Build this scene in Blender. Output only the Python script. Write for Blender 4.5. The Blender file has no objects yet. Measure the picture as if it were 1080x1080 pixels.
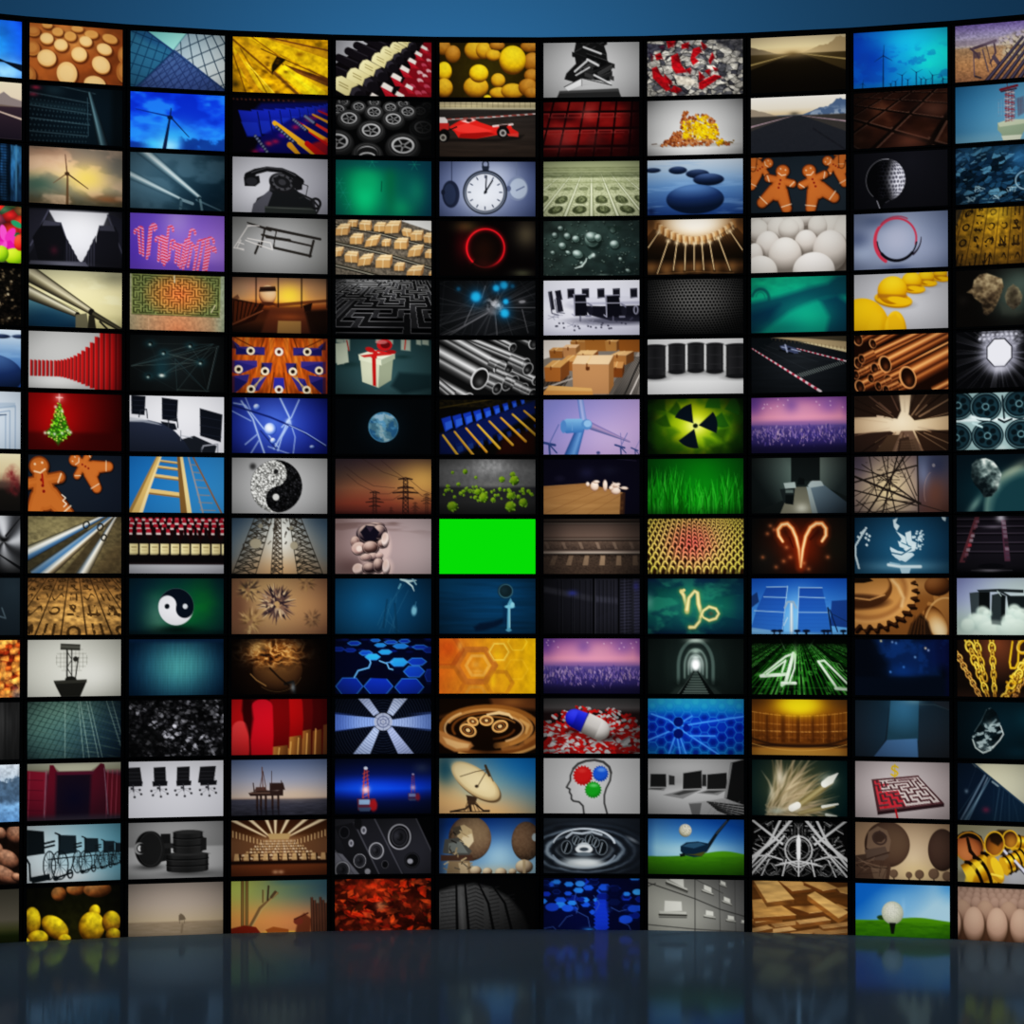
import bpy, bmesh
import math, random
import numpy as np

# ---------------------------------------------------------------- picture painter
# every screen shows a picture: it is worked out here and stored as the screen mesh's colours
SS = 2
GW, GH = 118, 68
W, H = GW * SS, GH * SS
X, Y = np.meshgrid((np.arange(W) + .5) / W * 100, (np.arange(H) + .5) / H * 57)
_hx = {}

def hx(s):
    if s not in _hx:
        t = s if len(s) == 6 else ''.join(c + c for c in s)
        _hx[s] = np.array([int(t[i:i + 2], 16) / 255 for i in (0, 2, 4)])
    return _hx[s]

def col(c):
    """'rgb'/'rrggbb', an array, (x0,y0,c0,x1,y1,c1) linear or (cx,cy,r,c0,c1) radial"""
    if isinstance(c, str):
        return hx(c)
    if isinstance(c, tuple):
        if len(c) == 6:
            x0, y0, a, x1, y1, b = c
            d = (x1 - x0) ** 2 + (y1 - y0) ** 2
            t = ((X - x0) * (x1 - x0) + (Y - y0) * (y1 - y0)) / d
        else:
            x0, y0, r, a, b = c
            t = np.hypot(X - x0, Y - y0) / r
        t = np.clip(t, 0, 1)[..., None]
        return hx(a) * (1 - t) + hx(b) * t
    return c

def ramp(t, *st):
    """colour ramp of an array: stops (pos, col, pos, col, ...)"""
    ps = st[0::2]
    cs = np.array([hx(q) for q in st[1::2]])
    return np.stack([np.interp(t, ps, cs[:, i]) for i in range(3)], -1)

def pts(s):
    if isinstance(s, str):
        v = [float(q) for q in s.split()]
        return [(v[i], v[i + 1]) for i in range(0, len(v) - 1, 2)]
    return list(s)

def sm(a, b, t):
    t = np.clip((t - a) / (b - a), 0, 1)
    return t * t * (3 - 2 * t)

def box_idx(x0, y0, x1, y1):
    i0 = max(0, int(x0 / 100 * W) - 1); i1 = min(W, int(x1 / 100 * W) + 2)
    j0 = max(0, int(y0 / 57 * H) - 1); j1 = min(H, int(y1 / 57 * H) + 2)
    return (slice(j0, max(j0, j1)), slice(i0, max(i0, i1)))

def segd(x, y, a, b):
    dx, dy = b[0] - a[0], b[1] - a[1]
    t = np.clip(((x - a[0]) * dx + (y - a[1]) * dy) / (dx * dx + dy * dy + 1e-9), 0, 1)
    return np.hypot(x - a[0] - t * dx, y - a[1] - t * dy), t

def m_poly(P, b=.8):
    P = pts(P)
    xs = [q[0] for q in P]; ys = [q[1] for q in P]
    out = np.zeros((H, W))
    k = box_idx(min(xs) - b, min(ys) - b, max(xs) + b, max(ys) + b)
    x, y = X[k], Y[k]
    if x.size == 0:
        return out
    d = np.full(x.shape, 1e9); ins = np.zeros(x.shape, bool)
    for i in range(len(P)):
        a, c = P[i], P[(i + 1) % len(P)]
        d = np.minimum(d, segd(x, y, a, c)[0])
        cr = (a[1] > y) != (c[1] > y)
        if a[1] != c[1]:
            ins ^= cr & (x < (c[0] - a[0]) * (y - a[1]) / (c[1] - a[1]) + a[0])
    out[k] = np.clip(.5 + np.where(ins, d, -d) / b, 0, 1)
    return out

def m_line(P, w=1, b=.6):
    P = pts(P)
    ws = w if isinstance(w, (list, tuple)) else [w] * len(P)
    out = np.zeros((H, W))
    for i in range(len(P) - 1):
        a, c = P[i], P[i + 1]
        g = max(ws[i], ws[i + 1]) / 2 + b
        k = box_idx(min(a[0], c[0]) - g, min(a[1], c[1]) - g, max(a[0], c[0]) + g, max(a[1], c[1]) + g)
        x, y = X[k], Y[k]
        if x.size == 0:
            continue
        d, t = segd(x, y, a, c)
        hw = (ws[i] * (1 - t) + ws[i + 1] * t) / 2
        # thin strokes keep their true coverage
        cov = np.clip((hw - d) / b + .5, 0, 1) * np.minimum(1, hw * 2 / b * .8 + .1)
        out[k] = np.maximum(out[k], cov)
    return out

def m_el(cx, cy, rx, ry, rot=0, b=.8):
    c, s = math.cos(rot), math.sin(rot)
    u = ((X - cx) * c + (Y - cy) * s) / rx
    v = (-(X - cx) * s + (Y - cy) * c) / ry
    return np.clip(.5 - (np.hypot(u, v) - 1) * min(rx, ry) / b, 0, 1)

def glow(cx, cy, rx, ry=None, p=2., rot=0):
    ry = ry or rx
    c, s = math.cos(rot), math.sin(rot)
    u = ((X - cx) * c + (Y - cy) * s) / rx
    v = (-(X - cx) * s + (Y - cy) * c) / ry
    return np.exp(-np.hypot(u, v) ** p)

def noise(sx, sy=None, seed=0, o=4, x=None, y=None):
    """fractal value noise 0..1, sx / sy = size of the largest blobs"""
    sy = sy or sx
    x = X if x is None else x; y = Y if y is None else y
    r = np.random.RandomState(seed); tot = 0; amp = 1; out = np.zeros(x.shape)
    for _ in range(o):
        L = r.rand(64, 64)
        fx, fy = x / sx + 300, y / sy + 300
        ix, iy = np.floor(fx).astype(int), np.floor(fy).astype(int)
        tx, ty = fx - ix, fy - iy
        tx = tx * tx * (3 - 2 * tx); ty = ty * ty * (3 - 2 * ty)
        g = lambda i, j: L[j % 64, i % 64]
        out += amp * ((g(ix, iy) * (1 - tx) + g(ix + 1, iy) * tx) * (1 - ty)
                      + (g(ix, iy + 1) * (1 - tx) + g(ix + 1, iy + 1) * tx) * ty)
        tot += amp; amp *= .5; sx /= 2; sy /= 2
    n = out / tot
    return np.clip((n - .5) * 1.7 + .5, 0, 1)

def vor(sx, sy=None, seed=0, x=None, y=None, jit=1.):
    """cells: distance to nearest, gap to the second, a random number per cell"""
    sy = sy or sx
    x = (X if x is None else x) / sx + 100; y = (Y if y is None else y) / sy + 100
    r = np.random.RandomState(seed)
    JX, JY, ID = r.rand(64, 64) * jit, r.rand(64, 64) * jit, r.rand(64, 64)
    ix, iy = np.floor(x).astype(int), np.floor(y).astype(int)
    f1 = np.full(x.shape, 9.); f2 = f1.copy(); cid = np.zeros(x.shape)
    for dj in (-1, 0, 1):
        for di in (-1, 0, 1):
            a, b = ix + di, iy + dj
            d = np.hypot(a + JX[b % 64, a % 64] + (1 - jit) / 2 - x, b + JY[b % 64, a % 64] + (1 - jit) / 2 - y)
            c = ID[b % 64, a % 64]
            n = d < f1
            f2 = np.where(n, f1, np.minimum(f2, d)); f1 = np.where(n, d, f1); cid = np.where(n, c, cid)
    return f1, f2 - f1, cid

def hom(q):
    """u, v of every pixel in the quad whose corners are uv (0,0) (1,0) (1,1) (0,1)"""
    A = []; B = []
    for (x, y), (u, v) in zip(pts(q), ((0, 0), (1, 0), (1, 1), (0, 1))):
        A += [[x, y, 1, 0, 0, 0, -u * x, -u * y], [0, 0, 0, x, y, 1, -v * x, -v * y]]; B += [u, v]
    h = np.linalg.solve(np.array(A), np.array(B))
    w = h[6] * X + h[7] * Y + 1
    w = np.where(np.abs(w) < 1e-4, 1e-4, w)
    return (h[0] * X + h[1] * Y + h[2]) / w, (h[3] * X + h[4] * Y + h[5]) / w, w

def hexd(x, y):
    """hexagon tiling: 0 at centre .. 1 at edge, and a random number per cell"""
    q = 2 / 3 * x; r = -x / 3 + math.sqrt(3) / 3 * y; s = -q - r
    rq, rr, rs = np.round(q), np.round(r), np.round(s)
    dq, dr, ds = abs(rq - q), abs(rr - r), abs(rs - s)
    a = (dq > dr) & (dq > ds); b = ~a & (dr > ds)
    rq = np.where(a, -rr - rs, rq); rr = np.where(b, -rq - rs, rr)
    cx = 1.5 * rq; cy = math.sqrt(3) * (rr + rq / 2)
    px, py = abs(x - cx), abs(y - cy)
    e = np.maximum(py, px * math.sqrt(3) / 2 + py / 2) / (math.sqrt(3) / 2)
    h = np.sin(rq * 127.1 + rr * 311.7) * 43758.5453
    return e, h - np.floor(h), cx, cy

def lines(t, n, w):
    """soft lines at the whole numbers of t*n, w = width as a share of one step"""
    f = t * n
    return np.clip((w - np.abs(f - np.round(f))) / (w * .5 + 1e-6), 0, 1)

def maze(n, m, seed):
    """wall map of a maze of n x m cells as a (2m+1) x (2n+1) grid"""
    r = random.Random(seed); g = np.ones((2 * m + 1, 2 * n + 1)); st = [(0, 0)]; g[1, 1] = 0; seen = {(0, 0)}
    while st:
        x, y = st[-1]
        o = [(dx, dy) for dx, dy in ((1, 0), (-1, 0), (0, 1), (0, -1)) if 0 <= x + dx < n and 0 <= y + dy < m and (x + dx, y + dy) not in seen]
        if not o:
            st.pop(); continue
        dx, dy = r.choice(o)
        g[2 * y + 1 + dy, 2 * x + 1 + dx] = 0; g[2 * y + 1 + 2 * dy, 2 * x + 1 + 2 * dx] = 0
        seen.add((x + dx, y + dy)); st.append((x + dx, y + dy))
    return g

def samp(g, u, v):
    """value of grid g at u, v in 0..1 (outside: 0)"""
    h, w = g.shape
    i = np.floor(u * w).astype(int); j = np.floor(v * h).astype(int)
    ok = (i >= 0) & (i < w) & (j >= 0) & (j < h)
    return np.where(ok, g[np.clip(j, 0, h - 1), np.clip(i, 0, w - 1)], 0)

class Pic:
    def __init__(s, seed):
        s.a = np.zeros((H, W, 3)); s.r = random.Random(seed); s.k = .38
    def mix(s, m, c, a=1):
        c = col(c); m = (np.clip(m, 0, 1) * a)[..., None]
        s.a = s.a * (1 - m) + c * m; return s
    def add(s, m, c, a=1):
        s.a = s.a + (m * a)[..., None] * col(c); return s
    def mul(s, m):
        s.a = s.a * (m[..., None] if np.ndim(m) == 2 else m); return s
    def bg(s, c):
        s.a = np.zeros((H, W, 3)) + col(c); return s
    def v(s, *st):
        s.a = ramp(Y, *st); return s
    def h(s, *st):
        s.a = ramp(X, *st); return s
    def pl(s, P, c, a=1, b=.8):
        return s.mix(m_poly(P, b), c, a)
    def ln(s, P, w, c, a=1, b=.6):
        return s.mix(m_line(P, w, b), c, a)
    def el(s, cx, cy, rx, ry, c, rot=0, a=1, b=.8):
        return s.mix(m_el(cx, cy, rx, ry, rot, b), c, a)
    def rg(s, cx, cy, rx, ry, w, c, rot=0, a=1, b=.6):
        return s.mix(m_el(cx, cy, rx + w / 2, ry + w / 2, rot, b) * (1 - m_el(cx, cy, max(.1, rx - w / 2), max(.1, ry - w / 2), rot, b)), c, a)
    def arc(s, cx, cy, rx, ry, a0, a1, w, c, a=1, b=.6, n=24):
        q = [(cx + rx * math.cos(math.radians(a0 + (a1 - a0) * i / n)), cy + ry * math.sin(math.radians(a0 + (a1 - a0) * i / n))) for i in range(n + 1)]
        if isinstance(w, tuple):
            w = [w[0] + (w[1] - w[0]) * i / n for i in range(n + 1)]
        return s.ln(q, w, c, a, b)
    def gl(s, cx, cy, rx, ry, c, a=1, p=2., rot=0):
        return s.mix(glow(cx, cy, rx, ry, p, rot), c, a)
    def ball(s, cx, cy, rx, ry, c0, c1, c2, lx=-.4, ly=-.6, rot=0, a=1, b=.8):
        c, q = math.cos(rot), math.sin(rot)
        u = ((X - cx) * c + (Y - cy) * q) / rx; v = (-(X - cx) * q + (Y - cy) * c) / ry
        r2 = np.clip(u * u + v * v, 0, 1); z = np.sqrt(1 - r2)
        nx, ny = u * c - v * q, u * q + v * c
        lz = math.sqrt(max(.05, 1 - lx * lx - ly * ly))
        t = np.clip((nx * lx + ny * ly + z * lz), -.3, 1)
        return s.mix(m_el(cx, cy, rx, ry, rot, b), ramp(t, -.2, c0, .45, c1, 1, c2), a)
    def tube(s, x0, y0, r0, x1, y1, r1, *st, a=1, b=.8):
        """a bar from end to end shaded across by stops -1..1"""
        L = math.hypot(x1 - x0, y1 - y0); dx, dy = (x1 - x0) / L, (y1 - y0) / L
        t = ((X - x0) * dx + (Y - y0) * dy) / L; d = -(X - x0) * dy + (Y - y0) * dx
        r = np.maximum(r0 + (r1 - r0) * np.clip(t, 0, 1), .05)
        m = np.clip((r - abs(d)) / b + .5, 0, 1) * np.clip(t * L / b + .5, 0, 1) * np.clip((1 - t) * L / b + .5, 0, 1)
        return s.mix(m, ramp(d / r, *st), a)
    def box(s, x, y, w, h, d, top, front, side, sk=0, a=1):
        """a carton: front face, a lid and a right-hand side of depth d"""
        s.pl([(x, y), (x + w, y + sk * w), (x + w, y + h + sk * w), (x, y + h)], front, a)
        s.pl([(x, y), (x + w, y + sk * w), (x + w + d, y - d * .6 + sk * w), (x + d, y - d * .6)], top, a)
        return s.pl([(x + w, y + sk * w), (x + w + d, y - d * .6 + sk * w), (x + w + d, y + h - d * .6 + sk * w), (x + w, y + h + sk * w)], side, a)
    def vig(s, a=.5, p=2, cx=50, cy=28.5):
        r = np.hypot((X - cx) / 58, (Y - cy) / 36)
        return s.mul(1 - a * np.clip(r, 0, 1.3) ** p * .75)
    def tex(s, a, sx, sy=None, seed=1, o=3):
        return s.mul(1 + a * (noise(sx, sy, seed, o) - .5) * 2)
    def blur(s, r):
        n = max(1, int(r / 100 * W)); k = np.hanning(2 * n + 3)[1:-1]; k /= k.sum()
        for ax in (0, 1):
            q = np.pad(s.a, [(n, n) if i == ax else (0, 0) for i in range(3)], mode='edge')
            s.a = sum(w * np.take(q, range(i, i + s.a.shape[ax]), ax) for i, w in enumerate(k))
        return s
    def grey(s, tint='fff', a=1):
        g = (s.a @ np.array([.3, .59, .11]))[..., None] * hx(tint)
        s.a = s.a * (1 - a) + g * a; return s
    def done(s):
        a = np.clip(s.a, 0, 1)
        a = a + s.k * (a * a * (3 - 2 * a) - a)
        return a.reshape(GH, SS, GW, SS, 3).mean((1, 3))

PICS = {}
def S(c, r, label):
    def deco(f):
        PICS[(c, r)] = (label, f); return f
    return deco

def paint(c, r):
    p = Pic(c * 100 + r); PICS[(c, r)][1](p); return p.done()
# ---- pictures, first and second column (the first column's screens run out of the frame)
@S(1, 1, 'dark wind turbine blades against bright blue sky, beside the biscuit picture')
def _(p):
    p.bg((60, 25, 46, '2fa8e8', '1450d8')).gl(80, 52, 30, 14, '8fc8f4').tex(.15, 20, 12, 3)
    p.pl('20 40 70 37 82 41 100 43 100 50 92 47 80 42 66 42 40 48', '0a1524').pl('30 0 36 0 46 38 40 40', '0a1524').ln('42 40 42 57', 4, '0a1524')

def road(p, sky, hill, ground, mark, hor=24, snow=None):
    p.v(0, sky[0], hor * .6, sky[1], hor, sky[2])
    n = noise(9, 9, 5, 3, X, X * 0 + 3)
    p.mix(sm(-.5, .5, Y - (hor - 14 * np.clip((X - 55) / 38, 0, 1) ** 1.0 * (.7 + .5 * n) - 1)), hill[0])
    p.mix(sm(-.5, .5, Y - (hor - 9 * np.clip((30 - X) / 30, 0, 1) * (.7 + .5 * n))), hill[1])
    if snow:
        p.mix(sm(.5, .7, noise(6, 4, 9)) * (Y < hor) * sm(.2, .8, (Y - 4) / 20) * (X > 50) * (Y > hor - 14 * np.clip((X - 55) / 38, 0, 1)), snow, .6)
    p.mix(sm(hor - 1, hor + .5, Y), ground[0])
    p.pl([(44, hor), (54, hor), (150, 57), (-70, 57)], (0, hor, ground[1], 0, 57, ground[2]), b=1.2)
    p.ln([(44, hor + .3), (0, hor + 10)], [.4, 1.5], mark).ln([(54, hor + .3), (100, hor + 7.5)], [.4, 1.5], mark)

@S(1, 2, 'dusky road running past a low grey mountain, second row at the left edge')
def _(p):
    p.v(0, 'd8cbb0', 14, 'd6c6ad', 20, 'cab7a4')
    p.pl('0 24 40 22 68 17 80 10 88 15 100 18 100 26 0 30', '857a78').pl('0 21 60 22 100 24 100 30 0 30', '6f6058')
    p.pl('0 27 100 24 100 57 0 57', (0, 24, '3a2b35', 0, 57, '1d1722')).ln('40 24 75 30 100 36', [.5, 1.4, 2], 'b9a597')

@S(1, 3, 'blue lit server racks with a pale strip, third row at the left edge')
def _(p):
    p.bg('07182a')
    for x in (62, 78, 82):
        p.mix(np.exp(-((X - x) / 2.) ** 2) * (.4 + .6 * lines(Y, .35, .3)), '2b5c86', .8)
    p.pl('88 1 100 2 100 57 88 57', (0, 0, '33688c', 0, 57, '1b3f62')).tex(.4, 4, 12, 2).ln('94 0 94 57', 2, '5288a8', .6).vig(.4, 2, 80, 20)

@S(1, 4, 'bright pink red and lime flower petals, fourth row at the left edge')
def _(p):
    f, e, i = vor(13, 8, 4); p.a = ramp(i, 0, '2b8a50', .25, 'c8202a', .5, 'e8402a', .7, '208048', .85, 'd83068', 1, 'e06020'); p.mul(1.1 - f * .7)
    for k in range(7):
        a = k * .9
        p.el(82 + 9 * math.cos(a), 34 + 7 * math.sin(a), 8, 4, ('e838b0', 'd818a0', 'f058c0')[k % 3], a)
    p.ball(92, 50, 11, 8, '6a9a08', 'a8d018', 'd8f040').ball(78, 48, 8, 8, '5a8a08', '98c818', 'c8e838').el(95, 18, 7, 3, '2a9868', .4).ball(98, 36, 6, 8, 'a81818', 'e03828', 'f06040')

@S(1, 5, 'dark brown glittering shards and grit, fifth row at the left edge')
def _(p):
    f, e, i = vor(4, 2.6, 8, X + Y * .4, Y); p.a = ramp(i * noise(5, 4, 2), 0, '0a0806', .4, '1c1610', .55, '4c3c2a', .72, '8c7c60', .9, 'e0d0b0'); p.mul(1.15 - f).vig(.4)

@S(1, 6, 'big flat blue stone in calm water, above the pale arch picture')
def _(p):
    stones(p); 
def stones(p, dx=0, k=1., zoom=1):
    p.v(0, 'c8d4e0', 12, '9db4cc', 28, '5f86b4', 57, '1e3f78')
    p.mix(sm(.55, .8, noise(40, 3, 6)), '8fb0d4', .35)
    if zoom == 1:
        p.ball(78, 7, 10, 2.2, '14203a', '22304e', '40506e').ball(98, 6.6, 8, 2, '14203a', '22304e', '40506e').ball(60, 46, 42, 22, '0c1a34', '1b315c', '4a6a98', 0, -.9)
        p.v
        return p
    p.ball(6, 10.5, 8, 2.6, '0e1a30', '1c2c4a', '3c4e6e', 0, -.9).ball(32, 11, 9.5, 4, '0e1a30', '1c2c4a', '42567a', 0, -.9)
    p.ball(52.5, 15, 12, 4.6, '0e1a30', '1c2c4a', '42567a', 0, -.9).mix(np.exp(-((X - 62) / 14) ** 2 - ((Y - 26.5) / 1.5) ** 2), '2a4470', .6)
    p.ball(64, 21, 16, 6.2, '0b1528', '1c2e50', '4a628c', -.1, -.9).ball(50, 41, 30, 15, '0a1830', '1c3460', '5478a8', -.1, -.9)
    p.mix(np.exp(-((X - 38) / 18) ** 2 - ((Y - 30) / 2) ** 2), '6488b8', .3).mix(np.exp(-((X - 4) / 4) ** 2 - ((Y - 53) / 4) ** 2), '10204a', .8)
    return p.vig(.25)

@S(1, 7, 'pale blue arched vault frame on white, seventh row at the left edge')
def _(p):
    p.bg((50, 0, 'd4dde6', 100, 57, 'bccad8'))
    for d in (0, 5, 9):
        p.ln([(40, 57), (40, 22 + d), (94 - d * 1.2, 14 + d), (94 - d * 1.2, 57)], .9, '7c94b0', .8)
    p.pl('46 12 94 11 94 16 46 18', '9fb2c6', .6).ln('70 24 84 23', 1, '44566e').vig(.2)

@S(1, 8, 'hazy dusk over dark ground, reddish blur, eighth row at the left edge')
def _(p):
    p.v(0, 'd4caa8', 18, 'c4b490', 28, '8a7660', 34, '1e1a16', 57, '12100e').mix(m_el(90, 25, 8, 12, .2, 6) * noise(5, 5, 3), '7a2a2c').mix(m_el(94, 33, 6, 9, 0, 4) * noise(4, 4, 8), '5c2024').mix(m_el(78, 31, 12, 4, 0, 4), '4c3a34', .8)

@S(1, 9, 'grey swirled metal blades, ninth row at the left edge')
def _(p):
    a = np.arctan2(Y - 26, X - 82); r = np.hypot(X - 82, Y - 26)
    p.a = ramp(.5 + .5 * np.sin(a * 4 + 1.2 + r * .05) * .8 + .1, 0, '141416', .5, '6a6c70', 1, 'c4c6ca'); p.gl(82, 24, 5, 3, '0a0a0a').vig(.7, 2, 90, 10).ln('76 38 100 52', [1, 3], '0c0c0e').ln('84 20 100 2', [2, 1], '18181a')

@S(1, 10, 'nearly black blue-grey haze, tenth row at the left edge')
def _(p):
    p.bg((92, 10, 60, '26323a', '10181e')).mix(m_line('70 36 84 40 80 30', 1.6), '6c7c84', .6).mix(noise(14, 20, 2), '1c262c', .3)

@S(1, 11, 'glowing orange and red leaves and embers, eleventh row at the left edge')
def _(p):
    f, e, i = vor(9, 6, 21, X + Y * .6, Y - X * .1); p.a = ramp(i, 0, '5a1a0c', .3, 'a83a14', .55, 'd86a28', .8, 'f0a850', 1, 'c8441c'); p.mul(1.2 - f * .8).mix(sm(.6, .8, noise(20, 14, 5)), 'f0c060', .5).mix(sm(40, 57, Y) * sm(88, 96, X), '6a6068', .8).tex(.3, 3, 3, 7)

@S(1, 12, 'plain dark grey folds, twelfth row at the left edge')
def _(p):
    p.bg((88, 20, 40, '343434', '1c1c1c')).tex(.3, 4, 50, 3)

@S(1, 13, 'snowy blue hillside with pine forest, thirteenth row at the left edge')
def _(p):
    p.v(0, 'c4ced8', 10, 'b0bcc8', 20, 'a8bccf', 40, '7ca4cc', 57, '4e78a6')
    n = noise(3, 3, 4, 3); p.mix(sm(0, 3, Y - 30 + (X - 55) * .38 + 8 * n) * sm(44, 36, Y + 3 * n), '40566c', .85).mix(sm(36, 44, Y), '6f9ac8', .5).tex(.15, 4, 3, 4)

@S(1, 14, 'brown rounded stones, fourteenth row at the left edge')
def _(p):
    p.bg('120a06')
    for x, y, a, b in ((95, 8, 10, 9), (78, 6, 8, 6), (72, 26, 10, 12), (86, 32, 14, 9), (80, 46, 20, 8), (60, 40, 12, 10), (97, 50, 6, 4)):
        p.ball(x, y, a, b, '180c08', '6a4634', 'a88068', .1, -.6, .4)
    p.tex(.2, 4, 4, 3)

@S(1, 15, 'dim olive haze over a dark green strip, bottom row at the left edge')
def _(p):
    p.v(0, '34322a', 30, '4e4a40', 40, '36381e', 46, '141c06', 57, '0c1004')

# ---- second column
@S(2, 1, 'round pale biscuits on a brown board, top row')
def _(p):
    p.bg((10, 8, 'a8622c', 70, 57, '82421a')).gl(45, 14, 25, 14, 'e0a860', .6).tex(.12, 12, 10, 3)
    for x, y, a, b, r in ((19, 1, 6, 3, 0), (51, 2.5, 7, 3, 0), (4, 8, 8, 5, 0), (30, 7, 6.5, 4.2, 0), (66, 7, 8, 4, 0), (86, 10, 9, 4.5, .2), (43.5, 10.5, 7, 4.8, 0), (18.5, 14.5, 7.8, 5.8, 0), (60, 14.5, 7.5, 5.5, .1), (3, 25, 9, 7.5, 0), (33.5, 20, 8, 6.2, 0), (80, 21, 9, 6, .2), (53, 28, 9.2, 7.8, 0), (18.5, 34, 11, 9, 0), (76.5, 37, 11, 9, .4), (101, 25, 7, 9, 0), (103, 42, 11, 12, 0), (40, 48, 12, 12.5, 0), (70, 57, 13, 9, .1), (-1, 52, 9, 9, 0)):
        edge = x < 6 or x > 95; a *= .9; b *= .9
        p.el(x + 1.4, y + 2.2, a + .9, b + .9, '4a1e08', r, .8, 2).el(x, y + 1.3, a, b, 'b87c3c', r).el(x, y, a, b, 'a86a34' if edge else ('e2b87c' if y > 12 else 'd09a58'), r).el(x - .3, y - .2, a * .7, b * .7, 'e8c890' if not edge and y > 12 else 'c8904e', r, .55, 2)
    p.vig(.15)

@S(2, 2, 'close dark keyboard with a slanting pale streak, second row')
def _(p):
    p.bg((60, 30, '0c1c26', 0, 0, '081018'))
    u, v, w = hom('0 8 70 16 62 60 -14 60')
    k = np.maximum(0, np.sin(u * 120)) * np.maximum(0, np.sin(v * 62 + u * 4))
    p.mix(k * sm(-.1, .2, v) * (u < .98), '4f7078', .55).mix(lines(v, 4, .06) * (u < .98), '5f7c84', .5)
    p.tube(64, 4, 2, 80, 60, 6, -1, '0a1218', -.2, '3a5660', .3, '6a8a92', .6, '2c424a', 1, '0a1218').ln('62 10 63 48', .8, '36505a')
    p.mix(glow(26, 4, 12, 6), '28444e', .6).mix(sm(84, 92, X), '060c10', .7).mix(np.exp(-((Y - 18 - X * .08) / 3) ** 2) * (X < 60), '2c4850', .4)
    p.gl(7, 3, 5, 2, 'b03050', .9).gl(4, 10, 5, 2, '90344c', .8).vig(.4)

def turbine(p, x, y, L, an, c, tw=1.2, base=57, bw=.9):
    p.ln([(x, y), (x - .2, base)], [tw, tw * 1.7], c)
    for a in an:
        p.ln([(x, y), (x + L * math.cos(math.radians(a)), y + L * math.sin(math.radians(a)))], [bw, bw * .5], c)
    p.el(x, y, tw * .9, tw * .9, c)

@S(2, 3, 'wind turbine in an orange cloudy sunset, third row')
def _(p):
    p.v(0, 'b8a08c', 14, 'e0b898', 28, 'e8c898', 40, 'a89c84', 50, '6a6450', 57, '7c6a50')
    n = noise(34, 18, 3); p.mix(sm(.5, .75, n), 'ecc8a8', .7).mix(sm(.45, .25, n), '6a6c64', .5)
    p.gl(62, 30, 22, 13, 'f0d070').gl(8, 38, 22, 10, '4c6a5c', .9).gl(96, 16, 16, 18, '6c6c66', .8).gl(20, 4, 26, 6, 'b08a70', .7).gl(84, 50, 16, 4, 'a86a40', .7)
    p.mix(sm(48, 57, Y) * noise(10, 6, 5), '4a4a34', .7)
    turbine(p, 41, 26, 18, (), '6a5034', 1.8)
    p.ln('40.5 26 38.5 7', [1.4, .7], '5a3a2c').ln('41 26 63 40', [1.6, .7], '4a3420').ln('40 26 26 36', [1.4, .6], '70543c').el(40.5, 26, 2.6, 2, '4a3420').vig(.4)

@S(2, 4, 'view up dark tower blocks to a white sky, fourth row')
def _(p):
    p.bg('1c1c24')
    p.pl('21 2 85 2 74 28 58 54 53 55 40 32', 'e6e6ec', b=1.4).gl(55, 12, 26, 12, 'f4f4f8', .6)
    p.pl('-2 2 22 2 4 42 -2 50', '2c2c38').ln('21 2 2 38', 1.5, '5c5c70')
    p.pl('86 3 100 8 100 48', '262632').ln('84 4 100 42', 1.5, '4c4c5c')
    p.pl('16 12 34 14 39 27 37 55 10 52 4 30', '14141a').pl('16 12 34 14 33 17 14 18', '484856').ln('34 14 40 30 40 54', 1, '50505e')
    for i, (x, y) in enumerate(((39, 28), (42, 33), (45, 38), (48, 43), (51, 48))):
        p.pl([(x, y), (x + 3.4, y + 4), (x + 4, 56), (x, 56)], '30303c').ln([(x, y), (x, 56)], .8, '0e0e14')
    p.pl('75 15 92 15 96 22 96 54 72 54 72 26', '1a1a22').pl('75 15 90 14 92 20 74 20', '40404c')
    for x, y in ((71, 26), (68, 32), (65, 38), (62, 44), (59, 49)):
        p.pl([(x, y), (x - 3, y + 4), (x - 4, 56), (x, 56)], '343440').ln([(x, y), (x, 56)], .7, '101016')
    p.pl('2 53 60 52 64 57 0 57', '5a5a68').gl(40, 55, 20, 2, '8a8a98', .6).gl(27, 42, 4, 4, '4a1c2c', .8).vig(.4)

@S(2, 5, 'big pipelines under a yellow cloudy sky, fifth row')
def _(p):
    p.v(0, 'c4c09c', 20, 'ece2b0', 42, 'e8dea8', 57, 'b8b080')
    p.mix(sm(.5, .8, noise(30, 14, 8)), 'f2ecc0', .7).mix(glow(90, 4, 20, 10), '8a8870', .7)
    p.pl('0 24 20 30 56 44 50 57 0 57', (0, 26, '6a9aa4', 0, 57, '0c2c44')).mix(glow(18, 50, 24, 12), '103a54', .7)
    p.tube(-4, 2, 9, 68, 41, 3, -1, '3a362a', -.6, 'a8a088', -.1, 'd8d0b0', .3, '8c8468', .7, '4a4434', 1, '1c1a14')
    p.tube(-4, 22, 7, 54, 45, 2.4, -1, '3a362a', -.5, 'e8e2c8', 0, 'a09a80', .5, '5a5442', 1, '1c1a14')
    p.ln('8 0 66 37', .7, '4a4632').ln('-2 16 52 40', .6, '5c563c')
    p.el(67, 41, 3.4, 3.6, '1c1a16').el(52, 44, 2.6, 3, '1c1a16').tube(68, 42, 3, 100, 58, 2, -1, '2a2820', 0, '58543f', 1, '14130e')
    p.pl('50 44 62 42 64 57 50 57', '6c6852').pl('64 44 70 44 72 57 63 57', '2a281e').ln('76 50 84 57', 2, '24221a').vig(.3)

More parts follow.
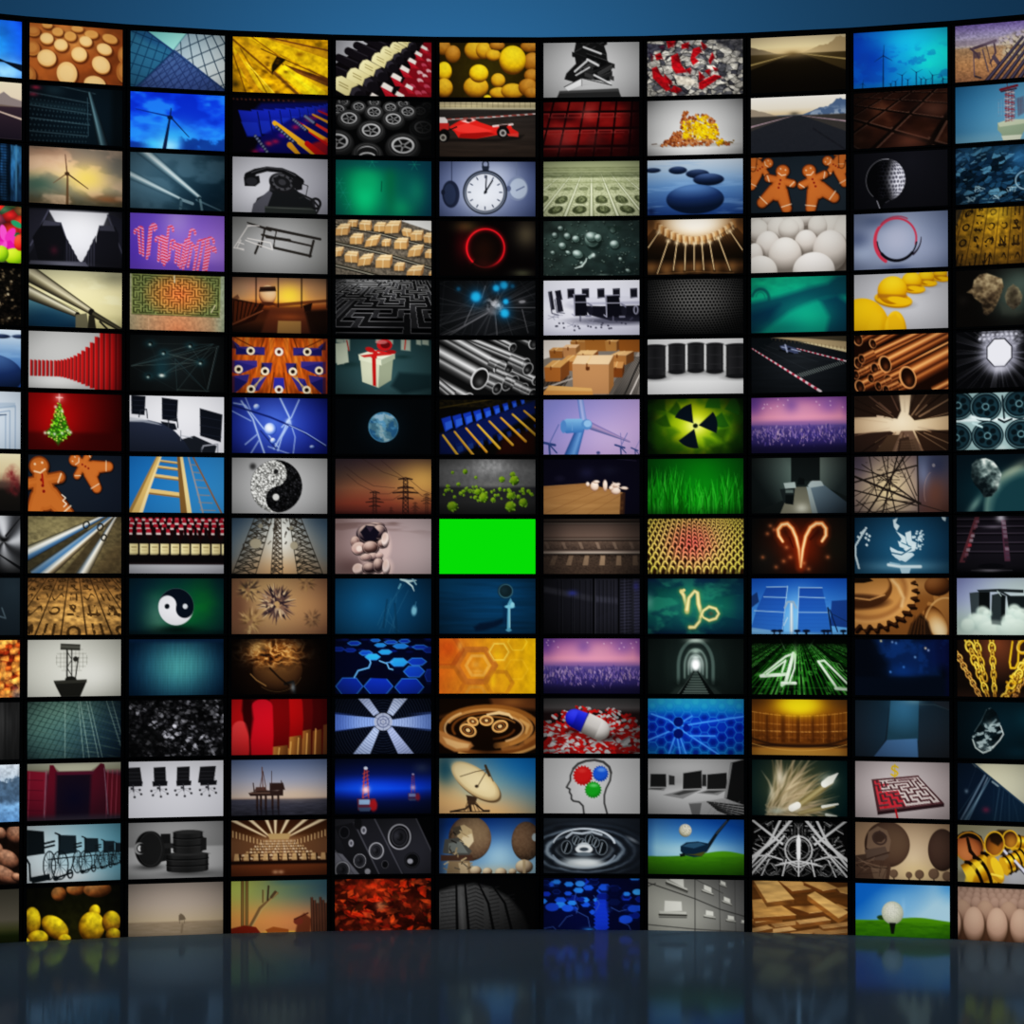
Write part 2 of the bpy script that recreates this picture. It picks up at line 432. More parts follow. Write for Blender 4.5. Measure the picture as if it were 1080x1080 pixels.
@S(2, 6, 'curving row of tall red dominoes, sixth row')
def _(p):
    p.bg((20, 10, 'c8c8c6', 60, 57, 'a8a8a6')).gl(20, 50, 40, 8, 'dcdcda')
    x = 2.
    while x < 100:
        t = x / 100
        top = 29 - 34 * np.clip((t - .22) / .55, 0, 1.2) ** 2.4; bot = 45 + 14 * np.clip((t - .3) / .42, 0, 2) ** 1.5
        ww = 2.2 + 4.5 * max(0, t - .4)
        p.pl([(x + ww, top + .5), (x + ww * 1.5, top + .8), (x + ww * 1.5, bot - .5), (x + ww, bot)], '5c0808').pl([(x, top), (x + ww, top), (x + ww, bot), (x, bot)], (x, 0, 'd02020', x + ww, 0, 'a01012'))
        x += ww * 1.5 + (.9 if t < .25 else .1)
    p.mix(sm(88, 100, X), '2c0405', .8).mix(sm(75, 90, X), '8a0c0e', .3).vig(.3)

@S(2, 7, 'small green lit Christmas tree on deep red, seventh row')
def _(p):
    p.bg((30, 18, 75, 'a00a0a', '240202')).mix(sm(36, 42, Y), '340404', .75).gl(30, 30, 20, 18, 'c01010', .4)
    r = random.Random(4)
    p.pl('33 8 37 20 43 34 46 40 38 44 32 52 25 44 18 40 24 34 29 20', '2c6410', .95, 3)
    for k in range(170):
        t = r.random() ** .7; y = 10 + t * 38; w = (1 + 12 * min(1, t * 1.15)) * (1 if y < 42 else max(.25, (51 - y) / 9))
        x = 32.5 + (r.random() * 2 - 1) * w
        p.el(x, y, .9, .7, r.choice(['6ac81c', '3c9012', '9ae838', '285c0c', '58b018', 'd8d870']), 0, .9)
    for x, y in ((18, 40), (22, 40), (45, 39), (42, 37), (28, 41), (36, 40), (29, 14), (36, 18)):
        p.gl(x, y, 1.5, 1.5, 'd8e0c8', .9)
    p.gl(33, 5, 4, 3.5, 'f0a8a0', .9, 1.2).ln('33 1 33 9', .7, 'f8d0c8').ln('29.5 4.5 36.5 4.5', .7, 'f8d0c8')

def ginger(p, x, y, s, rot=0, c='b8682c', flip=1):
    """a gingerbread man: head, arms, body and legs as one soft shape"""
    ca, sa = math.cos(rot), math.sin(rot)
    T = lambda a, b: (x + s * (flip * a * ca - b * sa), y + s * (flip * a * sa + b * ca))
    def shape(g):
        m = m_el(*T(0, -11), (5.6 + g) * s, (5.2 + g) * s)
        for A, w in (([(0, -6), (0, 5)], (9, 15)), ([(-10, -3.5), (10, -3.5)], (6.4, 6.4)), ([(-3, 5), (-10, 16)], (11, 8.6)), ([(3, 5), (10, 16)], (11, 8.6))):
            m = np.maximum(m, m_line([T(*q) for q in A], [(k + 2 * g) * s for k in w]))
            for q, k in zip(A, w):
                m = np.maximum(m, m_el(*T(*q), (k / 2 + g) * s, (k / 2 + g) * s))
        return m
    p.mix(np.roll(shape(.5), (int(1.2 * s), int(.8 * s)), (0, 1)), '0c0806', .7)
    p.mix(shape(0), '7a3c12').mix(shape(-.9), c).mix(shape(-2.4), 'c87838', .35)
    for q in ([(-11, -5), (-8.5, -1)], [(11, -5), (8.5, -1)], [(-13, 12), (-6, 16)], [(13, 12), (6, 16)], [(-3, -9), (0, -7.6), (3, -9)]):
        p.ln([T(*k) for k in q], .75 * s, 'f0e0c8', .75)
    p.el(*T(-2, -12.5), .6 * s, .6 * s, 'e8d4b8', 0, .8).el(*T(2, -12.5), .6 * s, .6 * s, 'e8d4b8', 0, .8)
    for b in (-4, -1, 2):
        p.el(*T(0, b), .8 * s, .8 * s, '7c1410')

@S(2, 8, 'large gingerbread man holding hands with a smaller one, eighth row')
def _(p):
    p.bg((30, 20, '1c2632', 90, 57, '18202e')).vig(.2)
    ginger(p, 62, 12, 1.25, -1.05)
    ginger(p, 16, 33, 1.95, -.2, 'b06428')
    p.ln('36 40 40 43 37 46 41 49 38 52', 1, 'f0e4d0').ln('15 20 16 29', 2, '98200f')

@S(2, 9, 'three shining chrome pipelines over sandy ground, ninth row')
def _(p):
    p.bg((30, 5, '8c825e', 90, 50, '5e5238')).tex(.18, 4, 2.5, 3).gl(20, 8, 30, 8, 'a09468', .5)
    st = (-1, '2c2a20', -.7, '9c9884', -.3, 'f4f4ee', .05, 'c8ccc8', .35, '5c84a8', .75, '3c6084', 1, '24221c')
    p.mix(m_poly('0 42 62 12 70 15 20 57 0 57', 3), '2c281c', .7)
    p.tube(-6, 40, 7.5, 84, -2, 1.6, *st)
    p.tube(8, 62, 10, 92, -2, 1.8, -1, '2c2a20', -.7, '7c98b0', -.2, '4c7ca8', 0, 'a8b4b8', .3, 'f0ece0', .6, '9c8c70', 1, '2c2418')
    p.mix(m_poly('38 57 74 15 78 20 50 57', 2), '3a3020', .7).tube(54, 64, 7, 95, -2, 1.4, -1, '3c382c', -.5, '8c98a0', -.1, 'f4f0e4', .3, 'c8c0ac', 1, '3c3424')
    for x, y, a in ((62, 8.5, 3.6), (77, 10.5, 3.4), (81, 21, 3)):
        p.rg(x, y, a * .8, a, 1.5, '2c2a22', .5)
    p.pl('84 36 100 24 100 57 70 57', '5c4a30', .35, 8).vig(.3)

GLY = ['0 0 0 4', '0 0 3 0 3 4', '0 4 2 0 4 4', '0 2 4 2', '0 0 2 2 0 4', '2 0 2 4 4 4', '0 1 2 0 4 1', '0 3 2 4 4 3', '1 0 1 3 3 3 3 0']
def hiero(p, q, n, m, seed, ink, gutter, a=.85):
    """carved signs in columns on a stone face seen in perspective"""
    u, v, w = hom(q)
    r = random.Random(seed); rs = np.random.RandomState(seed)
    cu, cv = np.floor(u * n), np.floor(v * m); fu, fv = u * n - cu - .5, v * m - cv - .5
    g = np.zeros((H, W))
    h = np.sin(cu * 12.98 + cv * 78.2 + seed) * 4375.5; h -= np.floor(h)
    g = np.maximum(g, (abs(np.hypot(fu * 1.2, fv * 1.4) - .28) < .075) * (h < .3))
    g = np.maximum(g, (abs(fv + .25 * np.sin(fu * 9)) < .08) * (abs(fu) < .36) * (h > .2) * (h < .5))
    g = np.maximum(g, (np.abs(np.abs(fu) - .17) < .06) * (abs(fv) < .34) * (h > .45) * (h < .75))
    g = np.maximum(g, (abs(fu - fv * .6) < .07) * (abs(fv) < .36) * (h > .65))
    g = np.maximum(g, (abs(fv - .22) < .07) * (abs(fu) < .33) * (h > .55))
    g = np.maximum(g, (abs(np.hypot(fu + .05, fv + .2) - .13) < .06) * (h > .72))
    ok = (u > -2) & (u < 4) & (v > -1) & (v < 3) & (w > 0)
    p.mix(g * ok * (noise(6, 6, seed) > .25), ink, a).mix(lines(u, n, .05) * ok, gutter, .8)
    return u, v

@S(2, 10, 'brown stone floor of carved picture signs, tenth row')
def _(p):
    p.v(0, '6a4a28', 15, '9c7440', 40, 'b88e52', 57, 'b08448').tex(.3, 6, 3, 4)
    hiero(p, '32 0 66 0 90 57 8 57', 3, 4.6, 5, '3c2810', '2c1c0a')
    p.vig(.35)

@S(2, 11, 'round radar mast on a dark cone against pale sky, eleventh row')
def _(p):
    p.bg((40, 24, 'c8c8be', 100, 50, 'a4a49a')).gl(70, 36, 34, 20, 'd2d2ca')
    c = '282824'
    for i in range(9):
        x = 31 + i * 4; h = 11 * math.sqrt(max(.1, 1 - ((x - 47) / 18) ** 2)); p.ln([(x, 20 - h * .8), (x, 20 + h)], .5, '6c6c64', .8)
    for j in range(6):
        y = 10 + j * 4.2; h = 17 * math.sqrt(max(.1, 1 - ((y - 20) / 14) ** 2)); p.ln([(47 - h, y), (47 + h, y)], .5, '74746c', .8)
    p.tube(35, 7, 3, 56, 8, 3, -1, '34342e', 0, '5c5c54', 1, '24241e')
    p.ln('42 10 42 38', 1.6, c).ln('47 10 47 38', 1.2, c).ln('54 18 51 38', 1.2, c).el(51, 19.5, 2.6, 2.6, c).ln('42 12 47 20 42 28 47 36', .7, c)
    p.el(46, 40, 6, 3.5, '1c1c18').pl('28 41 63 40 62 44 56 57 36 57 30 46', '1e1e1a').pl('28 41 63 40 63 43 29 44', '34342e').vig(.25)

@S(2, 12, 'teal glass building covered by a grid of scaffolding, twelfth row')
def _(p):
    p.bg((20, 10, '5c8078', 100, 40, '12283c')).mix(glow(40, 6, 36, 16), '7c9c88', .5)
    u, v, w = hom('40 -10 95 10 70 70 -5 60')
    p.mix(lines(u, 14, .13), '1c3430', .5).mix(lines(v, 16, .12), '1a302e', .5).mix(lines(v, 8, .1) * noise(5, 3, 3), '7c9c90', .4)
    for a, b in (((54, 0), (60, 57)), ((56, 0), (66, 57)), ((63, 0), (76, 57)), ((66, 0), (80, 57)), ((84, 0), (100, 46)), ((90, 0), (102, 40)), ((40, 0), (40, 57))):
        p.ln([a, b], .8, 'a8c0b4', .6)
    for k in range(14):
        p.ln([(55 + k * .6, k * 4.2), (64 + k, k * 4.2 + 1)], .5, '9cb4a8', .5).ln([(84 + k, k * 3.4), (91 + k, k * 3.4)], .5, '8ca8a0', .5)
    p.mix(sm(20, 57, Y) * sm(30, 0, X), '24444c', .5).vig(.55)

@S(2, 13, 'magenta steel gate with a dark opening and red panels, thirteenth row')
def _(p):
    p.v(0, 'a0a090', 6, '8c8c78', 12, '4c1c2c', 57, '28101c')
    p.pl('0 7 20 9 18 57 0 57', (0, 0, '8c1c34', 0, 57, '540e22')).pl('82 10 100 14 100 54 82 54', '541420')
    p.pl('24 2 28 2 32 9 70 9 78 1 82 2 84 12 88 57 18 57', (24, 0, '6c1228', 60, 57, '38101e')).pl('31 10 68 11 66 57 30 57', (50, 36, 34, '0c0a20', '20101c'), 1, 4)
    p.pl('28 2 76 2 68 8 34 8', 'a8a894').pl('30 9 72 9 70 12 32 12', '50142c')
    for x in (3, 21, 86, 91, 96):
        p.ln([(x, 8), (x - 2, 57)], .8, 'a85468', .6)
    p.ln('20 8 18 54', 1, '98808c', .6).ln('82 6 86 52', 1, '90808c', .6)
    for y in (16, 26, 36, 46):
        p.ln([(1, y), (17, y + 1)], .6, '40081a', .8)
    p.mix(sm(49, 56, Y), '33303a', .75).vig(.3)

@S(2, 14, 'row of empty black wheelchairs on pale blue, fourteenth row')
def _(p):
    p.bg((10, 30, 'c0ccd0', 100, 10, '588c9c')).gl(34, 52, 40, 8, 'c8ced0')
    k = '10181c'
    p.pl('0 4 18 6 19 28 0 30', k).ln('0 33 3 38 4 54 24 52', 2, k).pl('4 51 24 48 25 54 6 57', k)
    for i, (x, s) in enumerate(((41, 1.), (67, .78), (86, .62), (98, .5))):
        g = 29 - 0 * s
        y = 34 if i == 0 else 33 - i * .5
        p.pl([(x - 8 * s, y - 24 * s), (x + 11 * s, y - 23 * s), (x + 12 * s, y - 6 * s), (x - 7 * s, y - 4 * s)], '18242a').ln([(x - 11 * s, y - 26 * s), (x - 6 * s, y - 24 * s), (x - 8 * s, y + 4 * s)], 1.5 * s, k)
        for q in (-16, -12):
            p.ln([(x - 22 * s, y + q * s), (x - 12 * s, y + (q - 2) * s)], 2 * s, k)
        for wx, wr in ((-17, 8), (-6, 11)):
            p.rg(x + wx * s, y + 6 * s, wr * .8 * s, 14 * s, 1.2 * s, k)
            for a in range(6):
                p.ln([(x + (wx - wr * .8 * math.cos(a * .52)) * s, y + (6 - 14 * math.sin(a * .52)) * s), (x + (wx + wr * .8 * math.cos(a * .52)) * s, y + (6 + 14 * math.sin(a * .52)) * s)], .5, k, .8)
        p.rg(x + 5 * s, y + 15 * s, 2.6 * s, 4 * s, 1.6 * s, k).ln([(x - 12 * s, y + 19 * s), (x + 6 * s, y + 14 * s)], 2 * s, k).ln([(x - 18 * s, y), (x + 10 * s, y - 2 * s), (x + 6 * s, y + 10 * s)], 1.2 * s, k).el(x - 10 * s, y + 19 * s, 3 * s, 2.4 * s, k)
    p.vig(.35)

@S(2, 15, 'lumpy yellow cells on near black, bottom row')
def _(p):
    p.bg((50, 40, 50, '1c1c06', '0a0a04'))
    for x, y, a, b in ((34, 7, 8, 7), (52, 3, 10, 6), (75, 4, 15, 8)):
        p.ball(x, y, a, b, '3a1c08', '7c4a20', '9c7040')
    for x, y, a, b, r in ((6, 33, 9, 14, 0), (12, 50, 11, 8, 0), (30, 40, 16, 10, .6), (40, 52, 7, 5, 0), (72, 26, 6, 7, .4), (69, 41, 14, 15, 0), (90, 37, 10, 11, 0), (92, 50, 8, 7, 0), (-1, 54, 5, 5, 0)):
        p.ball(x, y, a, b, '4a2c04', '9c7a10' if x < 80 else '8c6414', 'd8c020', .3, -.6, r)
    p.tex(.2, 5, 5, 6).vig(.3)
# ---- third column
@S(3, 1, 'glass facades crossing in a diamond grid, blue and white, top row')
def _(p):
    p.bg((10, 0, '1c5484', 40, 57, '3c5c88'))
    p.pl('-2 -2 18 0 48 22 4 57 -2 57', (0, 10, '3a7c9c', 30, 50, '2c6484')).pl('0 0 20 0 44 18 20 12', '1e5080', .6, 6)
    p.pl('17 -1 60 -1 46 18', (20, 0, '7cc4c0', 46, 18, '98d4cc'))
    p.pl('60 -1 102 -1 102 57 46 17', (56, 0, '90a8b4', 90, 40, 'ccd4d4'))
    p.pl('46 17 102 56 102 58 8 58', (40, 20, '4c6894', 50, 57, '40568a'))
    A = m_poly('-2 -2 18 0 48 22 4 57 -2 57'); B = m_poly('60 -1 102 -1 102 57 46 17'); C_ = m_poly('46 17 102 56 102 58 8 58')
    L = lambda P, w: m_line(P, w)
    g = np.zeros((H, W))
    for k in range(-2, 8):
        g = np.maximum(g, L([(16 + k * 9, 0), (-6 + k * 10, 57)], .9)); g = np.maximum(g, L([(-4, k * 11 - 12), (50, k * 9 + 8)], .9))
    p.mix(g * A, '103a5c', .9)
    g = np.zeros((H, W))
    for k in range(-1, 9):
        g = np.maximum(g, L([(52 + k * 8, -4), (56 + k * 15, 57)], 1)); g = np.maximum(g, L([(44, 22 + k * 13 - 14), (104, -22 + k * 14)], 1))
    p.mix(g * B, '1c3448', .9)
    g = np.zeros((H, W))
    for k in range(-8, 16):
        g = np.maximum(g, L([(k * 9, 57), (46 + k * 5, 14)], .8)); g = np.maximum(g, L([(10 + k * 9, 10), (40 + k * 9, 60)], .8)); g = np.maximum(g, L([(k * 10 - 8, 62), (60 + k * 10, 18)], .9))
    p.mix(g * C_, '1c2c58', .7).ln('17 0 102 57', 1.2, '24406c').ln('46 18 6 58', 1.2, '1c3c64').ln('60 -1 46 17', .8, '4c8490').vig(.35)

@S(3, 2, 'wind turbine silhouette in a vivid blue clouded sky, second row')
def _(p):
    p.v(0, '0c3cd0', 25, '1450e0', 57, '2c80f0'); n = noise(30, 14, 6)
    p.mix(sm(.45, .75, n), '2c90f8', .7).mix(sm(.5, .2, n), '0828b0', .6).gl(45, 44, 28, 14, '40b8f8', .8).gl(40, 54, 12, 7, 'c0f0fc', .7).gl(24, 52, 12, 5, '50c8f8', .7)
    p.mix(sm(0, 5, Y - 48 + 12 * noise(9, 8, 4) - 4 * (X > 55)) * sm(48, 60, X), '0c2c70', .7).mix(sm(0, 5, Y - 52 + 6 * noise(7, 6, 8)) * (1 - sm(10, 26, X)), '103070', .6)
    p.ln('42 24 36 57', [1.8, 4.2], '0c2048').ln('42 24 6 18', [1.4, .8], '0c2878').ln('42 24 62 44', [1.5, .7], '0c2450').ln('42 24 43 16', 1.2, '0c2048').el(42, 25, 3, 2.2, '0a1c40')

@S(3, 3, 'pale pipelines slanting down in grey-blue mist, third row')
def _(p):
    p.bg((20, 10, '4c6c7c', 80, 50, '14303e')).mix(sm(.4, .8, noise(30, 18, 4)), '5c7c8c', .5).gl(90, 50, 30, 20, '0c2434', .7)
    st = (-1, '34505e', -.5, 'b8ccd0', -.1, 'e0eaea', .4, '7c98a2', 1, '2c4654')
    p.tube(10, -4, 6, 74, 44, 2.2, *st, a=.85, b=2).tube(-3, 22, 4.5, 54, 46, 1.8, *st, a=.8, b=2)
    p.mix(m_line('0 38 60 56', 4, 6), '3c5c6c', .5)
    p.ln('70 46 96 56', [2, 1], '5c7884', .8).ln('53 46 66 50', 3, '8ca4ac', .8).el(73, 45, 2, 2.6, '1c343f').el(53, 47, 1.6, 2, '24404c')
    p.ln('74 46 76 57', 2.4, '6c8890', .8).ln('54 48 53 57', 3, '54707c', .7).ln('44 50 60 56', 1, '2c4854').vig(.4)

def cane(p, x, y, h, s, flip, lean, c=('c82c48', 'd898c0'), w=2.4):
    q = [(x, y)] + [(x + lean * h * t, y - h * t) for t in (.3, .6, .9)]
    tx, ty = q[-1]
    for k in range(1, 8):
        a = math.pi * k / 7
        q.append((tx + flip * s * (1 - math.cos(a)), ty - s * math.sin(a)))
    q.append((q[-1][0], q[-1][1] + 2))
    m = m_line(q, w, .6)
    st = sm(-.3, .3, np.sin((X * .35 * flip + Y) * 2.1))
    p.mix(m, c[1]).mix(m * st, c[0])

@S(3, 4, 'red striped candy canes on a violet haze, fourth row')
def _(p):
    p.bg((20, 0, '6c50b8', 80, 57, '8a64b8')).gl(50, 6, 16, 20, '9c84c8', .8).gl(84, 40, 26, 24, '9878c4', .8).gl(4, 40, 20, 30, '5838a8', .8).gl(60, 54, 50, 8, '5c3ca0', .6)
    for a in ((11, 39, 20, 2, -1, -.08), (14, 41, 24, 2.2, -1, -.02), (18, 44, 28, 2.4, 1, .1), (20, 40, 26, 2.4, 1, .1), (30, 46, 20, 2, -1, .06), (34, 47, 22, 2, -1, .08), (37, 48, 32, 2.4, 1, .1), (33, 44, 18, 2, 1, .1), (39, 46, 20, 2, -1, -.05), (41, 44, 16, 2, 1, .12), (36, 50, 24, 2.2, -1, .02), (48, 47, 14, 2, -1, .1), (51, 50, 18, 2, -1, .08), (53, 52, 24, 2.2, 1, .2), (56, 53, 34, 2.6, 1, .2), (58, 48, 18, 2, 1, .2), (55, 46, 14, 2, -1, .14), (61, 51, 18, 2, 1, .2), (67, 56, 27, 3, 1, .16), (71, 55, 27, 3, 1, .2), (77, 57, 30, 3.4, 1, .14), (80, 57, 22, 3, 1, .18), (79, 52, 18, 2.4, 1, .2)):
        cane(p, a[0], a[1] + 2, a[2] * 1.22, *a[3:], w=2.5)
    p.vig(.2)

@S(3, 5, 'square hedge maze seen from above, green edges glowing orange, fifth row')
def _(p):
    p.bg((50, 57, 60, 'd0845c', '9c9c80')).mix(sm(85, 100, X), '98a890', .7)
    u, v, w = hom('2 0 96 1 95 42 2 41')
    g = samp(maze(30, 16, 3), u, v); ins = (u > 0) & (u < 1) & (v > -.3) & (v < 1)
    base = ramp(np.hypot((X - 52) / 40, (Y - 20) / 26), 0, 'c8622c', .5, 'a0682c', 1, '5c6434')
    p.mix(ins * 1., base * .72).mix(g * ins, base * 1.15 + .12, .9)
    p.ln('47 1 47 8', 1, 'dcd0a8').ln('86 37 90 30', 1, 'dcd0a8').ln('2 41 95 42', .8, '5c5c3c').ln('20 42 20 57', .6, 'd0a888', .8).vig(.2).tex(.1, 2, 2, 3)

@S(3, 6, 'faint teal threads and glints of a network on black, sixth row')
def _(p):
    p.bg((45, 28, 60, '1c2426', '0c0e0e'))
    r = p.r; nodes = [(22, 9), (64, 10), (20, 42), (34, 40), (75, 27), (36, 18), (88, 8), (82, 57), (2, 32), (94, 10), (50, 56), (48, 24), (60, 20)]
    for k in range(34):
        a, b = r.choice(nodes), r.choice(nodes)
        p.ln([a, b], r.uniform(.3, .8), r.choice(['3c4c4c', '2c4448', '54605c']), r.uniform(.3, .8))
    for x, y in nodes[:6]:
        p.gl(x, y, 6, 4, '1c4850', .7).el(x, y, 2.4, 2, '0c1414').gl(x - .6, y + 1, 1.5, 1.2, 'b0c8c4')
    p.gl(33, 32, 10, 10, '1c505c', .5).gl(34, 41, 3, 1.6, 'd8e0d8').ln('82 54 92 12', .7, '708080', .7).ln('50 55 84 56', .9, '4c5854', .7).vig(.4)

def chair_hi(p, x, y, w, h, sl, c='10141e', arm=True):
    p.pl([(x, y), (x + w, y + sl), (x + w * .93, y + h), (x + w * .02, y + h - sl)], c)
    for k in (.25, .5, .75):
        p.ln([(x, y + h * k), (x + w * .96, y + h * k + sl * .6)], .6, '2a3040', .8)

@S(3, 7, 'three black high-backed chairs around a curved dark table, seventh row')
def _(p):
    p.bg('d8d8de').gl(50, 10, 50, 20, 'e4e4e8', .8)
    chair_hi(p, 2, 0, 15, 20, 1); p.ln('10 22 12 15 18 14 19 23', 1, '2c3038')
    chair_hi(p, 34, 2, 17, 24, 2); p.pl('33 26 48 28 50 34 38 36', '161a24').ln('41 34 41 25 50 23 51 32', 1.2, '34383f')
    chair_hi(p, 74, 12, 24, 34, 6, '12161f')
    p.pl('54 44 68 40 92 50 90 58 60 58', '1c2028').ln('76 54 78 50 93 48 93 58', 1.4, '9a9ca4').ln('76 58 76 52', 1.2, '50545c')
    p.pl('-2 26 20 25 34 28 48 36 58 46 66 58 -2 58', (0, 26, '2c3346', 0, 57, '1c2230')).pl('-2 22 14 24 30 28 34 30 14 27 -2 27', 'aeb2ba', .7).ln('54 40 66 42', .8, '9ca0a8').ln('54 35 54 45', .8, '74787f').vig(.15)

@S(3, 8, 'two ladders rising into a blue sky, eighth row')
def _(p):
    p.bg((0, 0, '1c6cac', 80, 57, '3884b8'))
    w = 'd8b878'; d = '8c6c3c'
    for y, a, b in ((4, 31, 55), (10, 29, 55), (19, 26, 56), (34.5, 20, 58)):
        p.ln([(a, y), (b, y + 2.5 + y * .06)], 1.2 + y * .09, w).ln([(a, y + 1 + y * .05), (b, y + 3.4 + y * .1)], .8 + y * .03, d)
    p.pl('29 -1 33 -1 20 36 11 58 -1 58 12 36', 'd0ae6c').pl('32 0 34 0 21 36 14 58 10 58 18 36', 'e8d09a').pl('29 -1 30 -1 12 38 2 58 -2 58', '9c7c44')
    p.pl('50 -1 55 -1 65 58 54 58', '7c5c30').pl('53 -1 56 -1 66 58 61 58', 'dcc48c')
    for k in range(7):
        y = 8 + k * 7.6; p.ln([(65 + k * 1.6, y), (72 + k * 3.1, y + .6)], 1, '8c8078', .9)
    p.ln('62 0 78 58', 1.7, '8c8c90').ln('67 0 98 58', 1.8, '7c6048')
    p.vig(.15)

def bottle_row(p, y, s, x0, step, n, lab):
    for k in range(n):
        x = x0 + k * step
        p.pl([(x - 1.2 * s, y - 8 * s), (x + 1.2 * s, y - 8 * s), (x + 1.5 * s, y), (x + 4.6 * s, y + 4 * s), (x + 4.7 * s, y + 24 * s), (x - 4.7 * s, y + 24 * s), (x - 4.6 * s, y + 4 * s), (x - 1.5 * s, y)], '100a0c')
        if lab:
            p.pl([(x - 4 * s, y + 7 * s), (x + 4 * s, y + 7 * s), (x + 4 * s, y + 16 * s), (x + 2 * s, y + 17 * s), (x - 4 * s, y + 17 * s)], (x - 5 * s, 0, 'e8dcaa', x + 6 * s, 0, 'b8a878')).ln([(x - 2 * s, y + 10 * s), (x + 2.4 * s, y + 10 * s)], .9 * s, '8c7c54', .9).ln([(x - 2 * s, y + 13 * s), (x + 2.4 * s, y + 13 * s)], .6 * s, 'a09068', .9)

@S(3, 9, 'upright dark wine bottles with cream labels, red caps behind, ninth row')
def _(p):
    p.bg('1c0608')
    for j, (y, n, st) in enumerate(((1, 15, 6.9), (5, 13, 7.8), (10, 12, 8.8), (15, 11, 9.8))):
        off = 50 - st * (n - 1) / 2
        for k in range(n + 2):
            x = off + (k - 1) * st
            p.pl([(x - st * .25, y - 3), (x + st * .25, y - 3), (x + st * .28, y + 1.8), (x - st * .28, y + 1.8)], 'a0142a').pl([(x - st * .28, y + .6), (x + st * .28, y + .6), (x + st * .3, y + 2.8), (x - st * .3, y + 2.8)], 'c8b8b4')
    p.mix(sm(47, 48, Y), (0, 47, 'b0b0b4', 0, 57, '94949a'))
    bottle_row(p, 19, 1.12, 5, 10.8, 9, True); bottle_row(p, 19, 1.12, 102, 10.8, 1, True)
    p.mix(sm(35, 40, Y) * sm(48, 45, Y), '0a0608', .7).mix(sm(45, 47, Y) * sm(49, 47, Y), '2c282c', .4).vig(.25)

def yin(p, x, y, r, wc, dc, rot=0., dots=True):
    c, s = math.cos(rot), math.sin(rot)
    u = ((X - x) * c + (Y - y) * s) / r; v = (-(X - x) * s + (Y - y) * c) / r
    soft = lambda d: np.clip(.5 - d * r / .8, 0, 1)
    disc = soft(np.hypot(u, v) - 1)
    m = soft(v)                      # dark half where v < 0
    a = soft(np.hypot(u + .5, v) - .5); b = soft(np.hypot(u - .5, v) - .5)
    m = m * (1 - a) + b * (1 - m * (1 - a))
    p.mix(disc, wc).mix(disc * m, dc)
    if dots:
        p.mix(soft(np.hypot(u + .5, v) - .13), dc).mix(soft(np.hypot(u - .5, v) - .13), wc)

@S(3, 10, 'smooth black and white yin yang on glowing green, tenth row')
def _(p):
    p.bg((60, 36, 56, '0a6a34', '082c3c')).gl(30, 38, 14, 18, '6c9c80', .8).gl(78, 22, 14, 20, '0c7828', .7).mix(noise(26, 16, 4), '082c3c', .3).mix(sm(50, 57, Y), '06181c', .7)
    p.gl(50, 52, 22, 4, '04100f', .8)
    yin(p, 49.5, 29, 18.6, 'dcdce0', '081220', .22, False)
    p.el(40, 28.5, 2.6, 2.6, '081018').el(59, 28.5, 2.6, 2.6, 'c8ccd0').vig(.45)

@S(3, 11, 'blurred teal spotlight on dark blue brushed cloth, eleventh row')
def _(p):
    p.bg((52, 30, 52, '3f8088', '062a4a')).gl(55, 26, 30, 18, '4c9090', .7).mul(1 + .05 * np.sin(X * 5) * (Y > 16)).mul(1 + .04 * np.sin(Y * 5.2)).mul(.95 + .1 * noise(1.4, 14, 3)).vig(.5).mix(sm(6, 0, Y), '08203c', .8)

@S(3, 12, 'heap of shiny black coal, twelfth row')
def _(p):
    f, e, i = vor(6.6, 5, 14, X + .5 * Y, Y); f2, e2, i2 = vor(3, 2.4, 3, X - .4 * Y, Y)
    p.a = ramp(i * .6 + i2 * .55 - f * .3, 0, '060607', .4, '141416', .6, '303034', .8, '707076', 1.0, 'b0b0b8'); p.mul(sm(0, .12, e) * .7 + .3)
    p.tex(.5, 20, 16, 3).gl(6, 52, 24, 14, '060607', .7).gl(24, 40, 20, 12, '0a0a0a', .5).vig(.5)

@S(3, 13, 'line of four black office chairs seen from behind on white, thirteenth row')
def _(p):
    p.bg((50, 0, 'b0b0b4', 50, 57, 'c0c0c6')).gl(50, 20, 50, 20, 'c4c4ca', .6)
    for x, w, l in ((-3, 16, 3), (26, 13, 1), (51, 13, -.5), (76, 15, -3)):
        for a in range(0, 360, 60):
            qx, qy = x + w / 2 + 9 * math.cos(math.radians(a + 20)), 31 + 4.4 * math.sin(math.radians(a + 20))
            p.ln([(x + w / 2, 28), (qx, qy)], .7, '8c8c90', .8).el(qx, qy + .5, 1.2, 1.1, '242428')
        p.pl([(x + l * .3, 6.5), (x + w - l * .3, 6), (x + w + l * .5, 22), (x + l, 22.5)], '161619').pl([(x - 1, 20.5), (x + w + 2, 20.5), (x + w + 1.4, 25), (x - .4, 25.5)], '121216').ln([(x + w / 2, 24), (x + w / 2 + .5, 30)], 1.4, '34343a')
        for k in (.3, .55, .8):
            p.ln([(x + l * k, 7 + 15 * k), (x + w, 7 + 15 * k)], .5, '3a3a40')
    p.vig(.15)

